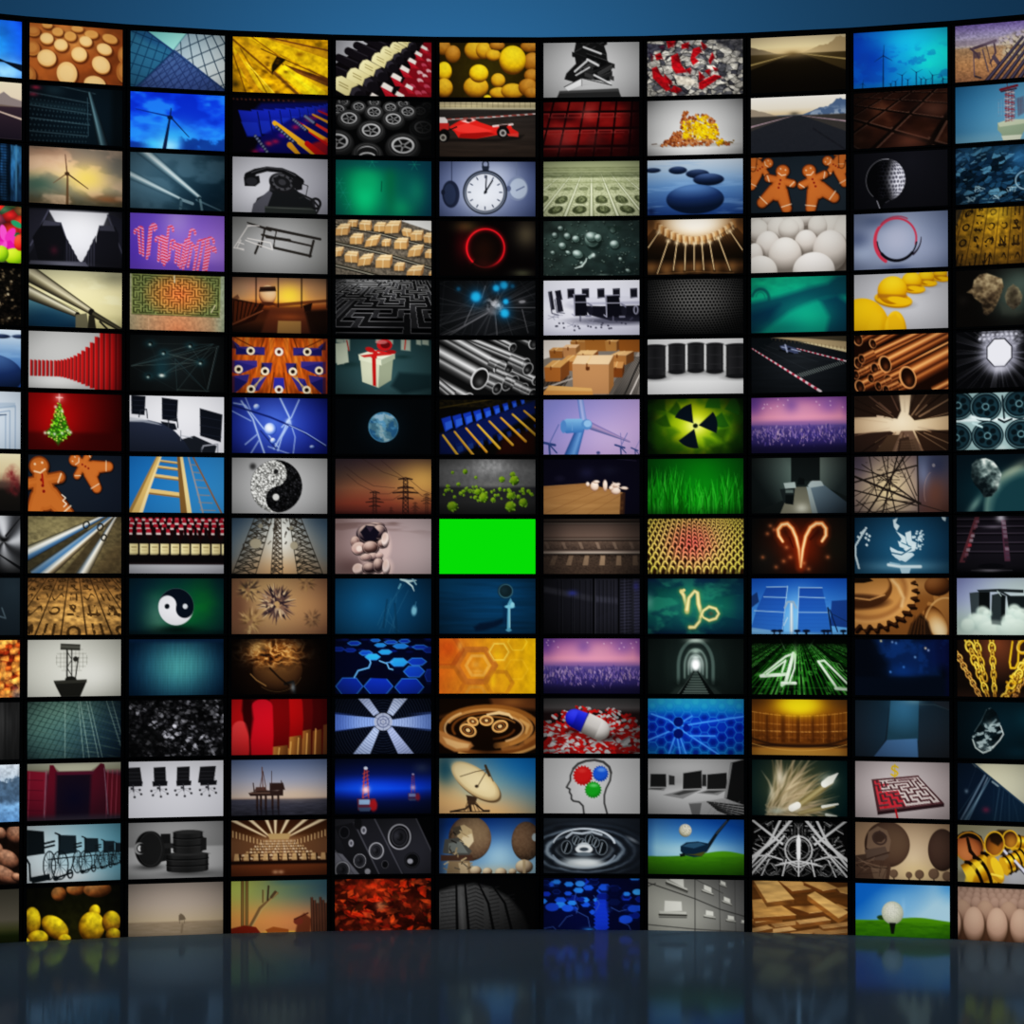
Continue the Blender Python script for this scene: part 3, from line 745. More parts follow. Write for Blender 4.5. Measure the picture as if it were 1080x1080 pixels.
@S(3, 14, 'black dumb-bell beside a stack of weight plates, fourteenth row')
def _(p):
    p.v(0, '8c8c8c', 24, '7a7a7a', 26, '9a9a9a', 45, 'a4a4a4', 57, '868686').gl(40, 4, 40, 10, 'a4a4a4', .5)
    p.gl(22, 45, 16, 3, '303030', .8).gl(64, 52, 26, 3, '404040', .7)
    p.pl('34 12 44 12 45 38 34 40', '161616').ln('34 24 52 24', 5, '242424')
    p.el(22, 27, 15, 18, '101010', -.1).el(25, 27, 13, 18, '1c1c1c', -.1).rg(23, 27, 12, 16.5, .7, '303030').el(12, 26, 6, 6, '888888').el(14, 26, 5, 5, '1a1a1a').el(12, 26, 2, 3, 'c8c8c8').el(14.5, 26, 2, 3, '202020')
    for x, y, w, h in ((40, 31, 44, 20), (47, 9, 31, 23)):
        q = [(x + w / 2 - w / 2 * math.cos(a), y + 2 - 2.4 * math.sin(a)) for a in np.linspace(0, math.pi, 9)] + [(x + w / 2 + w / 2 * math.cos(a), y + h - 2 + 2.6 * math.sin(a)) for a in np.linspace(0, math.pi, 9)]
        p.pl(q, ramp((X - x) / w, 0, '0c0c0c', .15, '262626', .5, '1c1c1c', .9, '2a2a2a', 1, '101010'))
        for k in (.3, .62):
            for d, w2, c in ((0, 1, '060606'), (1.1, .5, '3c3c3c')):
                p.ln([(x + w / 2 - w / 2 * math.cos(a), y + h * k + d + 1.6 * math.sin(a)) for a in np.linspace(0, math.pi, 9)], w2, c)
        p.el(x + w / 2, y + 1.8, w / 2 - 1, 1.8, '2e2e2e')
    p.pl('77 16 82 17 82 29 77 30', '1c1c1c').vig(.35)

@S(3, 15, 'hazy beige sea with a tiny far rig, bottom row')
def _(p):
    p.v(0, '8a8078', 20, '988c80', 38, 'a8987e', 40, '8c7c68', 50, '8c7e6c', 57, '6c5e50').mix((Y > 39) * noise(10, 1, 4), '74664f', .5).gl(50, 20, 50, 16, 'a0948a', .4)
    p.pl('53 33 55 31 57 32 59 34 60.5 37 57 38 53 38', '645848').ln('54 38 54 41', .6, '645848').ln('59 38 59 41', .6, '645848').ln('57 42 56 50', 2.2, '6a5c4a', .6).vig(.35)

# ---- fourth column
@S(4, 1, 'stacked yellow metal ingots and cut bars, top row')
def _(p):
    p.bg('c89408').tex(.25, 8, 5, 3)
    for q, c in (('0 2 12 0 100 42 100 57 96 57', 'd8a810'), ('12 0 34 0 100 20 100 39', 'e0b410'), ('36 0 100 10 100 19 30 0', 'b88810'), ('0 4 44 36 40 38 0 12', 'c89a10'), ('0 2 5 0 45 20 38 36', 'd4a012'), ('0 10 16 30 44 57 34 57 10 40', 'e0b818'), ('0 26 14 57 0 57', 'a87c08'), ('5 16 30 57 22 57 2 22', 'c89010')):
        p.pl(q, c)
    for q, w, c in (('0 3 42 37', 2, '7c5008'), ('30 12 100 40', 1.2, '6c4408'), ('38 0 100 11', 1.6, '6c3c14'), ('8 12 36 57', 1.2, '8c6008'), ('0 16 14 57', 1.4, '7c5408'), ('20 0 50 20', 1, '8c5c08'), ('14 26 44 57', 1, 'f0d040')):
        p.ln(q, w, c)
    p.pl('51 26 100 40 100 48 54 30', '5c3210').pl('54 28 98 44 98 47 60 32', '744818').pl('46 19 56 22 46 32 41 37 41 28', '181004')
    p.pl('46 34 54 27 98 54 96 57 74 57', 'ecc814').pl('52 30 58 33 92 56 84 57', 'f4e020', .8).ln('44 36 68 57', 3, '7c5018')
    p.tex(.16, 7, 5, 6).tex(.06, 2, 2, 9)
    for k in range(16):
        p.gl(p.r.uniform(0, 70), p.r.uniform(20, 57), 2.5, 1.4, '5c3c04', .7)
    p.gl(70, 16, 4, 2, '7c5004', .8).gl(3, 49, 5, 4, '3c2c08', .9).vig(.15)

@S(4, 2, 'blue network plugs with red and yellow cables, second row')
def _(p):
    p.bg('08060c')
    for k in range(14):
        p.gl(1 + k * 4.2 + k * k * .05, 2.6 + (k % 2) * .4, 1, .8, '8c4830', .9)
    p.mix(sm(30, 100, X) * (Y < 4), '4c2410', .5).mix(m_poly('30 6 100 2 100 20 10 26', 4), '0c1478', .8)
    for k in range(9):
        x = 58 - k * 0 + 0
    for k in range(10, -1, -1):
        t = k / 10; s = 1 - .72 * t; x = 6 + 92 * (1 - (1 - t) ** 1.5); y = 14 - 10 * t
        p.pl([(x, y), (x + 20 * s, y + 1), (x + 25 * s, y + 27 * s), (x + 9 * s, y + 27 * s)], (0, y, '1c30b8', 0, y + 26 * s, '081468')).pl([(x + 3 * s, y + 12 * s), (x + 20 * s, y + 12 * s), (x + 24 * s, y + 26 * s), (x + 10 * s, y + 26 * s)], '2038b0', .7).ln([(x + 20 * s, y + 1), (x + 25 * s, y + 27 * s)], .8 * s, '050830')
    p.pl('22 57 30 40 60 22 100 12 100 30 100 57', '0c0c60', .9, 3)
    for k in range(11):
        p.gl(24 + k * 7, 56 - k * 4.4 + (k % 2) * 2, 4, 2.5, ('a01448', '6c1488', 'c02040')[k % 3], .8)
    for (a, b, w, c) in (((44, 26), (96, 62), 8, 'd8a020'), ((70, 58), (60, 48), 6, 'c8901c'), ((64, 22), (104, 48), 5, 'c01818'), ((74, 28), (106, 46), 4.4, 'd89c1c'), ((80, 22), (106, 36), 3.6, 'c03020'), ((84, 16), (106, 26), 3, 'c8901c'), ((90, 12), (108, 19), 2.6, 'a81818'), ((78, 46), (104, 66), 9, 'b81010')):
        p.ln([a, b], [w * .6, w], c)
    p.pl('82 46 100 40 100 57 88 57', 'b01414', .8, 3)
    for a, b in (((24, 40), (38, 58)), ((46, 30), (66, 46)), ((64, 22), (78, 33)), ((76, 18), (86, 25))):
        p.ln([a, b], 3.4, '141c40')
        for k in range(7):
            p.el(a[0] + (b[0] - a[0]) * k / 7, a[1] + (b[1] - a[1]) * k / 7, 1, 1.5, '707890', .8)
    p.vig(.4)

@S(4, 3, 'old black rotary telephone on pale grey, third row')
def _(p):
    p.bg((30, 20, 'b8b8be', 100, 57, '8c8c94')).gl(26, 34, 26, 14, 'c8c8ce', .7)
    p.pl('22 52 26 42 38 36 40 26 60 24 70 38 86 44 88 57 20 57', '2a2a2e').pl('40 34 66 32 84 46 86 57 36 57', '1a1c1e').pl('22 48 38 34 42 36 34 57 20 57', '54545c').pl('34 50 84 50 88 55 88 57 34 57', '2c302e').ln('34 51 86 52', .7, '5c605c')
    p.el(52, 26, 14, 10, '1c1c1e', .3).rg(52, 25, 10, 7, 2.4, '4c4c50', .3).el(52, 25, 4, 3, '3a3a3e', .3)
    for a in range(10):
        p.el(52 + 10 * math.cos(a * .628), 25.5 + 7 * math.sin(a * .628), 1.1, .9, '121214')
    p.ln('17 20 24 15 36 12 52 13 64 18 71 24', [9, 6, 5, 5, 6, 8], '141416').pl('12 21 28 19 29 26 24 30 13 30', '161618').pl('64 18 73 25 73 32 67 33 62 27', '18181a').ln('20 16 36 10.5 54 12 66 18', 1, '4a4a4e').el(20, 25, 6, 4, '2c2c30')
    p.ln('73 26 79 28 77 38 70 41', .8, '2c2c2e').rg(87, 46, 5, 5, 2.6, '1c1c1e').ln('70 36 84 42 91 50 88 56', 2, '222224')
    p.vig(.3)

@S(4, 4, 'grey board with a floor plan of dark and white bars, fourth row')
def _(p):
    p.bg((40, 24, 70, 'acacac', '80807e')).gl(10, 6, 30, 14, '747472', .5)
    k = '2c2824'
    for q, w in (('16 6 40 13', [1.4, 3]), ('36 11 92 21', [3, 2.6]), ('34 12 30 30', 2), ('31 18 82 28', 2), ('28 27 24 37', 2.4), ('85 23 81 39', 2.6), ('44 31 82 38.5', 2.6), ('46 14 43 30', 1.2), ('36 20 60 23', 3), ('43 31 44 28', 1)):
        p.ln(q, w, k)
    for q in ('20 9 16 10 2 32', '14 24 42 33 40 26 16 22', '2 32 12 33', '9 24 5 32 12 34', '28 9 16 9', '6 26 12 28'):
        p.ln(q, 1.1, 'd0ccc8')
    p.vig(.35)

@S(4, 5, 'airliner seen through terminal windows at orange sunset, fifth row')
def _(p):
    p.v(0, '94705c', 10, 'c8906c', 22, 'e8a058', 28, '9c4c1c', 34, '3c180c', 44, '4c2410', 57, '1c0c08')
    p.gl(60, 18, 16, 12, 'f8d048').gl(8, 14, 14, 14, 'b89878', .7).gl(90, 12, 14, 14, 'b89060', .6)
    p.pl('40 27 100 21 100 24 46 30', '5c2c14', .8).ball(37, 18, 9, 10, '6c3c24', 'd8a878', 'e8c8a0', .2, -.6).pl('29 10 45 9 46 14 28 15', '3c2418').ln('29 13 45 12', 1, '1c100c').el(37, 27, 8, 2, '4c2414')
    p.pl('0 22 34 28 24 44 0 52', '2c1008').pl('0 24 30 28 14 44 0 50', '5c2810')
    for k in range(7):
        p.ln([(2 + k * 4.6, 24 + k * .5), (1 + k * 3.8, 46 - k * 1.6)], 1.2, '180a06')
    p.ln('0 49 32 34', 1, '8c5030').pl('40 30 74 29 90 57 30 57', '5c2c18', .8, 3).pl('48 44 72 44 72 57 47 57', '947040').gl(60, 40, 14, 3, '8c4820', .7)
    p.pl('74 28 84 25 82 34 76 34', '1c0c08').pl('0 22 6 18 8 22 0 25', '4c2818', .6)
    for x in (25, 48, 72.5, 99):
        p.ln([(x, 0), (x, 30)], 1.3, '241410')
    p.pl('76 34 100 32 100 57 82 57', '180a06', .85, 3).vig(.55)

@S(4, 6, 'mirrored pattern of orange panels with blue plugs and white rings, sixth row')
def _(p):
    xx = np.where(X > 49, 98 - X, X)
    p.a = ramp(noise(4, 30, 5, 3, xx, Y), 0, '9c400c', .5, 'cc6418', 1, 'e08830'); p.mul(.8 + .3 * noise(2, 10, 2, 2, xx + Y * .3, Y))
    b = ['1c1c60', '2c2878', '14143c', '4c3c90']
    for sx in (1, -1):
        T = lambda q: [(x if sx > 0 else 98 - x, y) for x, y in pts(q)]
        for k, q in enumerate(('4 10 34 10 34 18 4 18', '0 24 26 24 26 30 8 38 0 36', '31 26 42 26 40 36 30 38', '0 40 18 38 16 46 4 57 0 57', '22 42 36 40 28 54 16 57', '0 3 8 9 6 12 0 12')):
            p.pl(T(q), b[k % 3]).pl(T(q)[:3], b[3], .6)
        for k in range(5):
            p.ln(T('%f 57 %f 40' % (14 + k * 2, 34 - k)), .6, 'e0c070', .8)
        for q in ('2 0 22 10', '34 0 30 10', '44 36 40 57'):
            p.ln(T(q), 1.2, '5c2408', .8)
        for x, y in ((19.5, 14), (7, 33), (34.5, 34.5), (20, 53)):
            x = x if sx > 0 else 98 - x
            p.el(x, y, 4.4, 4.2, 'f0e0c0').el(x, y, 2.2, 2.1, '241408')
    p.pl('44 41 54 41 55 52 43 52', '3434a0').pl('44 10 54 10 54 18 44 18', 'a04830')
    for y in (14.5, 53):
        p.el(49, y, 4.4, 4.2, 'f0e8d8').el(49, y, 2, 2, '501808')
    p.mix((xx < 3) * 1., '6c2018', .5).vig(.3)

@S(4, 7, 'blue nerve cells and branching threads with glassy drops, seventh row')
def _(p):
    p.bg((44, 24, 62, '5070d0', '101c80'))
    r = p.r
    for q, w in (('2 6 14 8 30 28 48 50', 1), ('10 4 22 22 28 40 34 57', 1.4), ('50 0 60 20 54 34 44 52', 1.4), ('70 2 62 20 52 30', 1), ('60 22 66 40 64 57', .8), ('0 14 20 24', .8), ('14 0 20 14', .8), ('48 54 52 40 60 26', 1), ('14 48 26 38', .9), ('20 57 28 44', .9), ('38 50 60 57', .8)):
        p.ln(q, w * 1.6, '90b0f0', .7, 1.4).ln(q, w * .7, 'd0e0fc', .8)
    p.ln('0 8 40 20 70 32 100 50', 2, '14246c', .9).ln('30 34 46 52', 1.6, '1c3078', .8).ln('60 28 78 36 98 48', .8, 'b0c8f8')
    p.ball(40, 32, 6.5, 6.5, '20409c', '6c8ce0', 'e8f0ff', -.3, -.3).ball(26, 10, 3.6, 3.4, '20409c', '6080d8', 'e0ecff').ball(43, 44, 3, 3, '20409c', '80a0e8', 'ffffff').gl(40, 32, 3, 2.6, 'f4f8ff', .9).gl(59, 24, 3, 2.4, 'd0e0ff', .8).ball(84, 50, 3, 2, '102060', '4060b8', 'd0dcf8')
    p.vig(.5)

@S(4, 8, 'grainy yin yang made of black and white beads, eighth row')
def _(p):
    p.bg((50, 28, 62, 'c0c0c0', '8c8c8c'))
    f, e, i = vor(1.8, 1.8, 5)
    p.gl(50, 31, 30, 27, '9c9c9c', .3)
    yin(p, 46.5, 29, 26.8, '888', '101012', 1.38, False)
    m = m_el(46.5, 29, 26.8, 26.8); white = m * (p.a[..., 0] > .3)
    p.mix(white, ramp(i * .7 + (.5 - f) * .8, 0, '50504e', .4, 'a8a8a4', .8, 'f0f0ec')).mix(m * (1 - white), ramp(i - f * .6, 0, '060606', .6, '1c1c1e', 1, '48484c'))
    p.el(46, 14, 2.6, 2.6, '202020').el(46, 40, 3.4, 3.4, 'c8c8c4').gl(22, 9, 3.4, 3.4, '303030', .9, 3).vig(.25)

@S(4, 9, 'three lattice mast towers seen from below, ninth row')
def _(p):
    p.bg((50, 57, 70, 'd0a878', '4c6478')).mix(glow(52, 12, 20, 30), 'd8d8d0').mix(sm(36, 57, Y), 'c09468', .4)
    def tower(x0, x1, w0, w1, n, c):
        for k in range(n):
            t, t2 = k / n, (k + 1) / n
            a, b = x0 + (x1 - x0) * t, x0 + (x1 - x0) * t2; wa, wb = w0 + (w1 - w0) * t, w0 + (w1 - w0) * t2; ya, yb = 57 * t, 57 * t2
            for q in ([(a - wa, ya), (b + wb, yb)], [(a + wa, ya), (b - wb, yb)], [(a - wa, ya), (a + wa, ya)], [(a - wa * .3, ya), (b + wb * .5, yb)], [(a, ya), (b - wb, yb)], [(a - wa, ya), (b - wb, yb)], [(a + wa, ya), (b + wb, yb)]):
                p.ln(q, .9, c, .85)
    tower(33, 13, 9, 12, 9, '2c2820'); tower(66, 82, 6, 13, 9, '2c2820'); tower(48, 47, 3, 6, 11, '3c342a')
    r = p.r
    for k in range(50):
        y = r.uniform(0, 54); x = r.choice((28, 48, 70)) + r.gauss(0, 6); x += (y - 20) * (-.25 if x < 40 else .25 if x > 60 else 0)
        p.ln([(x, y), (x + r.uniform(-3, 3), y + r.uniform(1, 4))], r.uniform(.8, 2), r.choice(['302a22', '4c4438', '241f18']), .8)
    p.el(25, 26, 6, 5, '98907c').el(65, 28, 4, 4, '98907c').el(30, 8, 2.4, 2.4, '8c8878').el(62, 10, 2, 2, '8c8878').vig(.45)

def thistle(p, x, y, R, n, cs, rr=.45):
    r = p.r
    for k in range(n):
        a = r.uniform(0, 6.28); d = r.uniform(.1, .6) * R; L = R * r.uniform(.55, 1.) - d
        x0, y0 = x + d * math.cos(a), y + d * math.sin(a); x1, y1 = x + (d + L) * math.cos(a), y + (d + L) * math.sin(a); wx, wy = -math.sin(a) * R * .07, math.cos(a) * R * .07
        p.pl([(x0 + wx, y0 + wy), (x1, y1), (x0 - wx, y0 - wy)], r.choice(cs), .95)

@S(4, 10, 'spiky dried thistle heads on warm beige, tenth row')
def _(p):
    p.bg((40, 20, 70, 'b09468', '845c44')).gl(80, 30, 30, 20, 'b88c60', .5).gl(6, 30, 14, 30, '684434', .7)
    thistle(p, 18, 12, 15, 60, ['4c3c30', 'c0a070', '94784c', '3a2c28']); thistle(p, 20, 44, 16, 50, ['c8a878', '9c7c54', 'b09060', '705438']); thistle(p, 78, 4, 12, 50, ['5c4430', '8c6c48', 'a88458']); thistle(p, 84, 41, 11, 60, ['5c4434', '7c5c40', '8c6c4c'])
    p.blur(1.2)
    thistle(p, 47, 26, 22, 150, ['3c2c30', '54403c', '9c7c60', 'c8b08c', '2c2028', '7c6050', 'a89078']); p.vig(.4)

@S(4, 11, 'golden crinkled rusty flower glowing in the dark, eleventh row')
def _(p):
    p.bg((46, 26, 50, '2c1408', '080403')).ball(48, 32, 26, 22, '1c0c04', '4c3018', '6c4c28', 0, -.4, 0, .85)
    n = noise(9, 5, 4, 5, X + 6 * noise(12, 12, 2), Y + 5 * noise(9, 9, 7)); n2 = abs(n - .5) * 2
    m = glow(44, 14, 30, 15, 3) * sm(42, 22, Y + 3 * np.sin(X * .4))
    p.mix(m, ramp(n2, 0, 'f8d090', .12, 'd09048', .35, '8c5420', .7, '3c1c08', 1, '180804')).gl(28, 8, 10, 7, 'e8c078', .5).gl(60, 16, 10, 8, 'd09850', .35)
    p.ln('20 36 26 42 36 48', 1.2, 'b08850', .7).arc(48, 32, 26, 22, 20, 130, .6, '8c6c40', .6).ln('56 46 64 44 66 56', 3, '141414', .9).gl(64, 50, 2.4, 4, '9ca4a8', .7).ln('40 30 50 40 60 48', 2, '140a06', .8).vig(.5)

@S(4, 12, 'giant red match heads on pale wooden sticks, twelfth row')
def _(p):
    p.bg('4c0406')
    def match(x0, x1, top, bot, c0, c1, stick=None):
        q = [(x0, bot), (x0 - 1, (top + bot) * .6)] + [((x0 + x1) / 2 - (x1 - x0) / 2 * math.cos(a), top + 8 - 8 * math.sin(a)) for a in np.linspace(.1, 3.05, 9)] + [(x1 + 1, (top + bot) * .6), (x1, bot)]
        p.pl(q, (x0, top, c0, x1, bot, c1), 1, 1.6)
        if stick:
            p.pl([(x0 + 1, bot - 1), (x1 - 1, bot - 3), (x1 - 1, 60), (x0, 60)], (x0, 0, stick, x1, 0, '5c3414'))
    match(84, 95, -12, 34, '5c0608', '3c0406', '7c4820'); match(95, 106, -14, 28, '540507', '3c0406', '60381c')
    match(73, 84, -12, 34, '7c080a', '4c0608', 'a06c34'); match(58, 74, -4, 40, 'c81012', '7c0608', 'b8803c'); match(40, 60, -8, 50, '8c080c', '5c0406', 'b8803c')
    match(0, 12, -6, 60, 'c01216', '980c10'); match(21, 43, 0, 62, 'd0142c', 'a80a18'); match(1, 18, 22, 64, 'dc4848', 'a8181c')
    for x in (50, 62, 70, 79, 88):
        p.ln([(x, 50 - (x - 50) * .5), (x - 1, 57)], 1.4, 'd8a860', .8)
    p.pl('12 0 20 0 23 20 20 40 15 26 11 12', '340204', .9, 3).vig(.35)

@S(4, 13, 'offshore oil platform silhouette in a mauve dusk, thirteenth row')
def _(p):
    p.v(0, '5c6c8c', 20, '8c90a0', 38, 'b8a89c', 39.5, 'a08c80', 41, '3c3c48', 57, '24242c').mix((Y > 41) * noise(9, 1.2, 3), '4c4c5a', .6).gl(66, 36, 30, 6, 'c0a890', .6)
    k = '30201c'
    p.pl('18 34 30 31 48 32 54 30 54 37 40 37 20 37', k).pl('40 24 54 24 56 31 40 32', k).pl('26 28 36 28 37 32 24 32', '4c342c')
    for x in (27, 31, 36, 43, 49):
        p.ln([(x, 36), (x, 50)], 2.2, k).ln([(x, 48), (x + .5, 56)], 2, '1c161c', .7)
    p.ln('32 8 33 30', 1, '5c3c34').ln('30 28 33 12 36 28', .7, '4c342e').ln('42 12 42 26', .7, '3c2c2a').ln('23 24 24 34', 1, k).ln('52 22 54 30', .9, k).ln('20 34 40 34', 1, '8c7060', .6).vig(.35)

@S(4, 14, 'empty auditorium with glowing ceiling strips above rows of seats, fourteenth row')
def _(p):
    p.v(0, '3c1c0c', 14, '4c2c14', 22, '8c6848', 36, '846048', 41, '4c2c18', 44, '1c0c08', 46, '643418', 57, '4c2410')
    for q in ('-2 -2 36 17', '18 -2 40 17', '36 -2 44 17', '46 -3 46 17', '60 -2 50 17', '80 -2 56 17', '100 -2 60 17'):
        p.ln(q, [3.6, 1.2], 'e8d4b0', .95, 1.4)
    p.pl('38 14 62 14 60 20 40 20', 'a88c60').mix(m_poly('0 10 36 22 30 40 0 40', 2), '5c3c24', .8).mix(m_poly('100 10 64 22 70 40 100 40', 2), '5c3c24', .8)
    for k in range(9):
        p.ln([(2 + k * 3.6, 11 + k * 1.2), (2 + k * 3.6, 17 + k)], 1, 'd8b888', .8).ln([(98 - k * 3.6, 11 + k * 1.2), (98 - k * 3.6, 17 + k)], 1, 'd8b888', .8)
    for j in range(7):
        y = 22 + j * 2.4 + j * j * .08; n = 24 - j * 1.5; w = 34 + j * 9
        for k in range(int(n)):
            p.el(50 - w / 2 + w * (k + .5) / n, y, w / n * .38, 1.3, ('b89c78', 'a88860', 'c8b090')[(j + k) % 3]).el(50 - w / 2 + w * (k + .5) / n, y + 1.2, w / n * .4, .6, '4c3018')
    for k in range(10):
        p.pl([(4 + k * 10, 34), (8 + k * 10, 34), (9 + k * 10, 41), (3 + k * 10, 41)], 'b8986c', .8).ln([(9 + k * 10, 35), (9.5 + k * 10, 42)], 1.6, '28140a')
    p.ln('0 43 100 43', 2.4, '180a06').gl(46, 53, 3, 2, 'c09878', .7).gl(52, 53, 3, 2, 'c09878', .7).vig(.35)

@S(4, 15, 'desert pipework against an orange to green sunset, bottom row')
def _(p):
    p.bg((0, 0, '9c9c50', 100, 0, '385460')).mix(sm(10, 44, Y), (0, 30, 'c08848', 100, 40, 'b0704c')).gl(0, 2, 20, 14, 'b0c060', .6).mix(sm(8, 0, Y) * sm(30, 60, X), '38606c', .6)
    for x in (12, 16.5):
        p.tube(x, -1, 1.5, x, 46, 1.5, -1, '3c2410', 0, '8c7440', 1, '342010')
    p.ln('20 46 30 28 48 13', [3, 3, 2.4], '6c5434').ln('22 46 33 28 48 13', [.8, .8, .6], 'a08c5c').ln('33 22 33 10', 1.4, '5c4828').ln('34 22 35 10', .8, '8c7c50').ln('38 20 39 6', 2, '3c3020').ln('42 17 46 12', 3, '4c3c28')
    p.pl('0 48 14 45 26 47 30 52 34 57 0 57', '6c1c0c').mix(sm(50, 54, Y) * sm(28, 40, X) * sm(100, 60, X), 'd8b038', .9).pl('36 50 44 47 60 50 60 53 38 53', '8c4c1c')
    p.pl('66 57 70 40 76 34 84 40 82 57', '5c2c18', .9, 2)
    for k, x in enumerate((84, 87, 90, 93, 96, 99)):
        p.tube(x, 18 + (k % 3) * 3, 1.3, x + 1, 58, 1.5, -1, '1c0c08', 0, '6c4430', 1, '180a08')
    p.el(70, 42, 5, 3.6, '6c3020').ln('66 40 80 34', 1.6, '4c2014').vig(.3)
# ---- fifth column
@S(5, 1, 'slanted rows of wine bottles, cream labels and red caps, top row')
def _(p):
    p.bg('0c080a').pl('-1 -1 40 -1 0 24', (0, 0, '8c8c90', 30, 8, 'b8b8bc'))
    for x, y in ((46, -2), (36, 5), (27, 11), (17, 18), (6, 27)):
        p.ln([(x - 14, y), (x + 14, y + 12)], [8, 11], '151016').ln([(x - 8, y - 1), (x + 6, y + 5)], 1.2, '38343c', .7)
    def cap(x, y, s):
        p.pl([(x, y), (x + 9 * s, y + 5 * s), (x + 7 * s, y + 10 * s), (x - 3 * s, y + 5 * s)], 'dcd4cc').pl([(x - 3 * s, y + 4.4 * s), (x + 7 * s, y + 9.4 * s), (x + 13 * s, y + 15 * s), (x + 2 * s, y + 14 * s)], 'a01426').ln([(x - 1 * s, y + 7 * s), (x + 8 * s, y + 12.5 * s)], 1, 'c83040', .6)
    p.pl('62 57 76 30 92 0 101 0 101 57', '7c0e1c')
    for x, y, s in ((94, 8, .55), (97, 19, .55), (92, 24, .6), (97, 30, .6), (88, 32, .7), (93, 35, .6), (88, 40, .7), (95, 46, .7), (80, 46, .7), (86, 53, .8), (92, 52, .6)):
        p.el(x, y, 3.6 * s * 1.4, 2.4 * s * 1.3, ('d0b4b4', 'c89ca0', 'b0485c')[int(x) % 3], .5).el(x + 2, y + 3.6, 4, 2.4, '8c1424', .5)
    for x, y, s in ((90, 3, .62), (84, 9, .7), (77, 16, .8), (69, 24, .9), (60, 32, 1.), (50, 42, 1.1), (74, 43, .75), (64, 51, .85), (38, 53, 1.2)):
        cap(x, y, s)
    for x, y, s in ((79, 4, .72), (72, 11, .8), (64, 17, .9), (57, 25, 1.), (46, 34, 1.1), (35, 44, 1.2), (22, 54, 1.3)):
        p.el(x, y, 7.4 * s, 7 * s, '1a161b', .5).el(x - 1, y - 1, 5 * s, 4 * s, '343038', .5).el(x + 3 * s, y + 3 * s, 5.4 * s, 4.6 * s, '141015', .5)
        p.pl([(x - 19 * s, y - 8.5 * s), (x - 16 * s, y - 12.5 * s), (x - 12 * s, y - 13.4 * s), (x + 1.4 * s, y - 6.4 * s), (x - 4 * s, y - 4 * s), (x - 6.6 * s, y + 3.4 * s), (x - 20 * s, y - 4 * s)], (x - 18 * s, y - 12 * s, 'ece4b0', x, y + 2 * s, 'c4b880'))
        for k in (-1.5, .6):
            p.ln([(x - 14 * s, y - 7 * s + k * 1.4), (x - 7 * s, y - 3.6 * s + k * 1.4)], .8 * s, '8c8050', .8)
    p.vig(.15)

@S(5, 2, 'rows of black car tyres with bright rims, second row')
def _(p):
    p.bg('060606')
    for x, y, s in ((8, 2, .6), (40, 2, .6), (70, 3, .6), (95, 5, .6), (3, 10, .75), (24, 7, .7), (57, 7, .7), (88, 10, .7), (40, 12, .85), (75, 11, .8), (14, 19, 1.05), (60, 19, 1.), (91, 27, 1.15), (37, 31, 1.2), (70, 46, 1.5), (2, 43, 1.4), (33, 55, 1.35)):
        d = .35 if x > 84 else 1
        g = lambda v: '%02x%02x%02x' % (int(v * d),) * 1 if 0 else '%02x' % int(v * d) * 3
        p.el(x, y + 1.5 * s, 12.5 * s, 9.6 * s, '181818').el(x, y, 11.5 * s, 8.8 * s, g(38)).rg(x, y - .4, 9.8 * s, 7.2 * s, .8, g(70)).el(x, y - .5, 8 * s, 5.6 * s, g(180)).el(x, y - .3, 6.4 * s, 4.4 * s, '141414')
        for a in range(5):
            p.ln([(x, y), (x + 6.4 * s * math.cos(a * 1.257 + .5), y + 4.4 * s * math.sin(a * 1.257 + .5))], 1 * s, g(140))
        p.el(x, y, 2 * s, 1.5 * s, g(120)).el(x, y, 1 * s, .8 * s, '101010')
    p.el(33, 55, 11, 7, '1c1c1c').arc(33, 58, 8, 4, 190, 350, 1.6, 'b0b0b0').mix(sm(78, 100, X), '050505', .6).vig(.3)

@S(5, 3, 'soft green aurora glow on dark teal, third row')
def _(p):
    p.bg((30, 30, 80, '047850', '083c54')).gl(30, 38, 16, 26, '08b878').gl(32, 20, 14, 14, '0a9c68', .8).gl(68, 50, 14, 12, '0c8c64', .9).gl(84, 32, 10, 16, '107864', .8).gl(57, 24, 6, 30, '056440', .6).gl(60, 2, 60, 8, '0c4858', .7)
    for x, y in ((8, 34), (4, 24), (14, 46), (38, 2), (82, 4)):
        for a in range(6):
            p.ln([(x, y), (x + 6 * math.cos(a * 1.05), y + 6 * math.sin(a * 1.05))], .7, '1c9078', .5)
    p.ln('48 22 47.6 32', 1.2, '064838', .7).vig(.25)

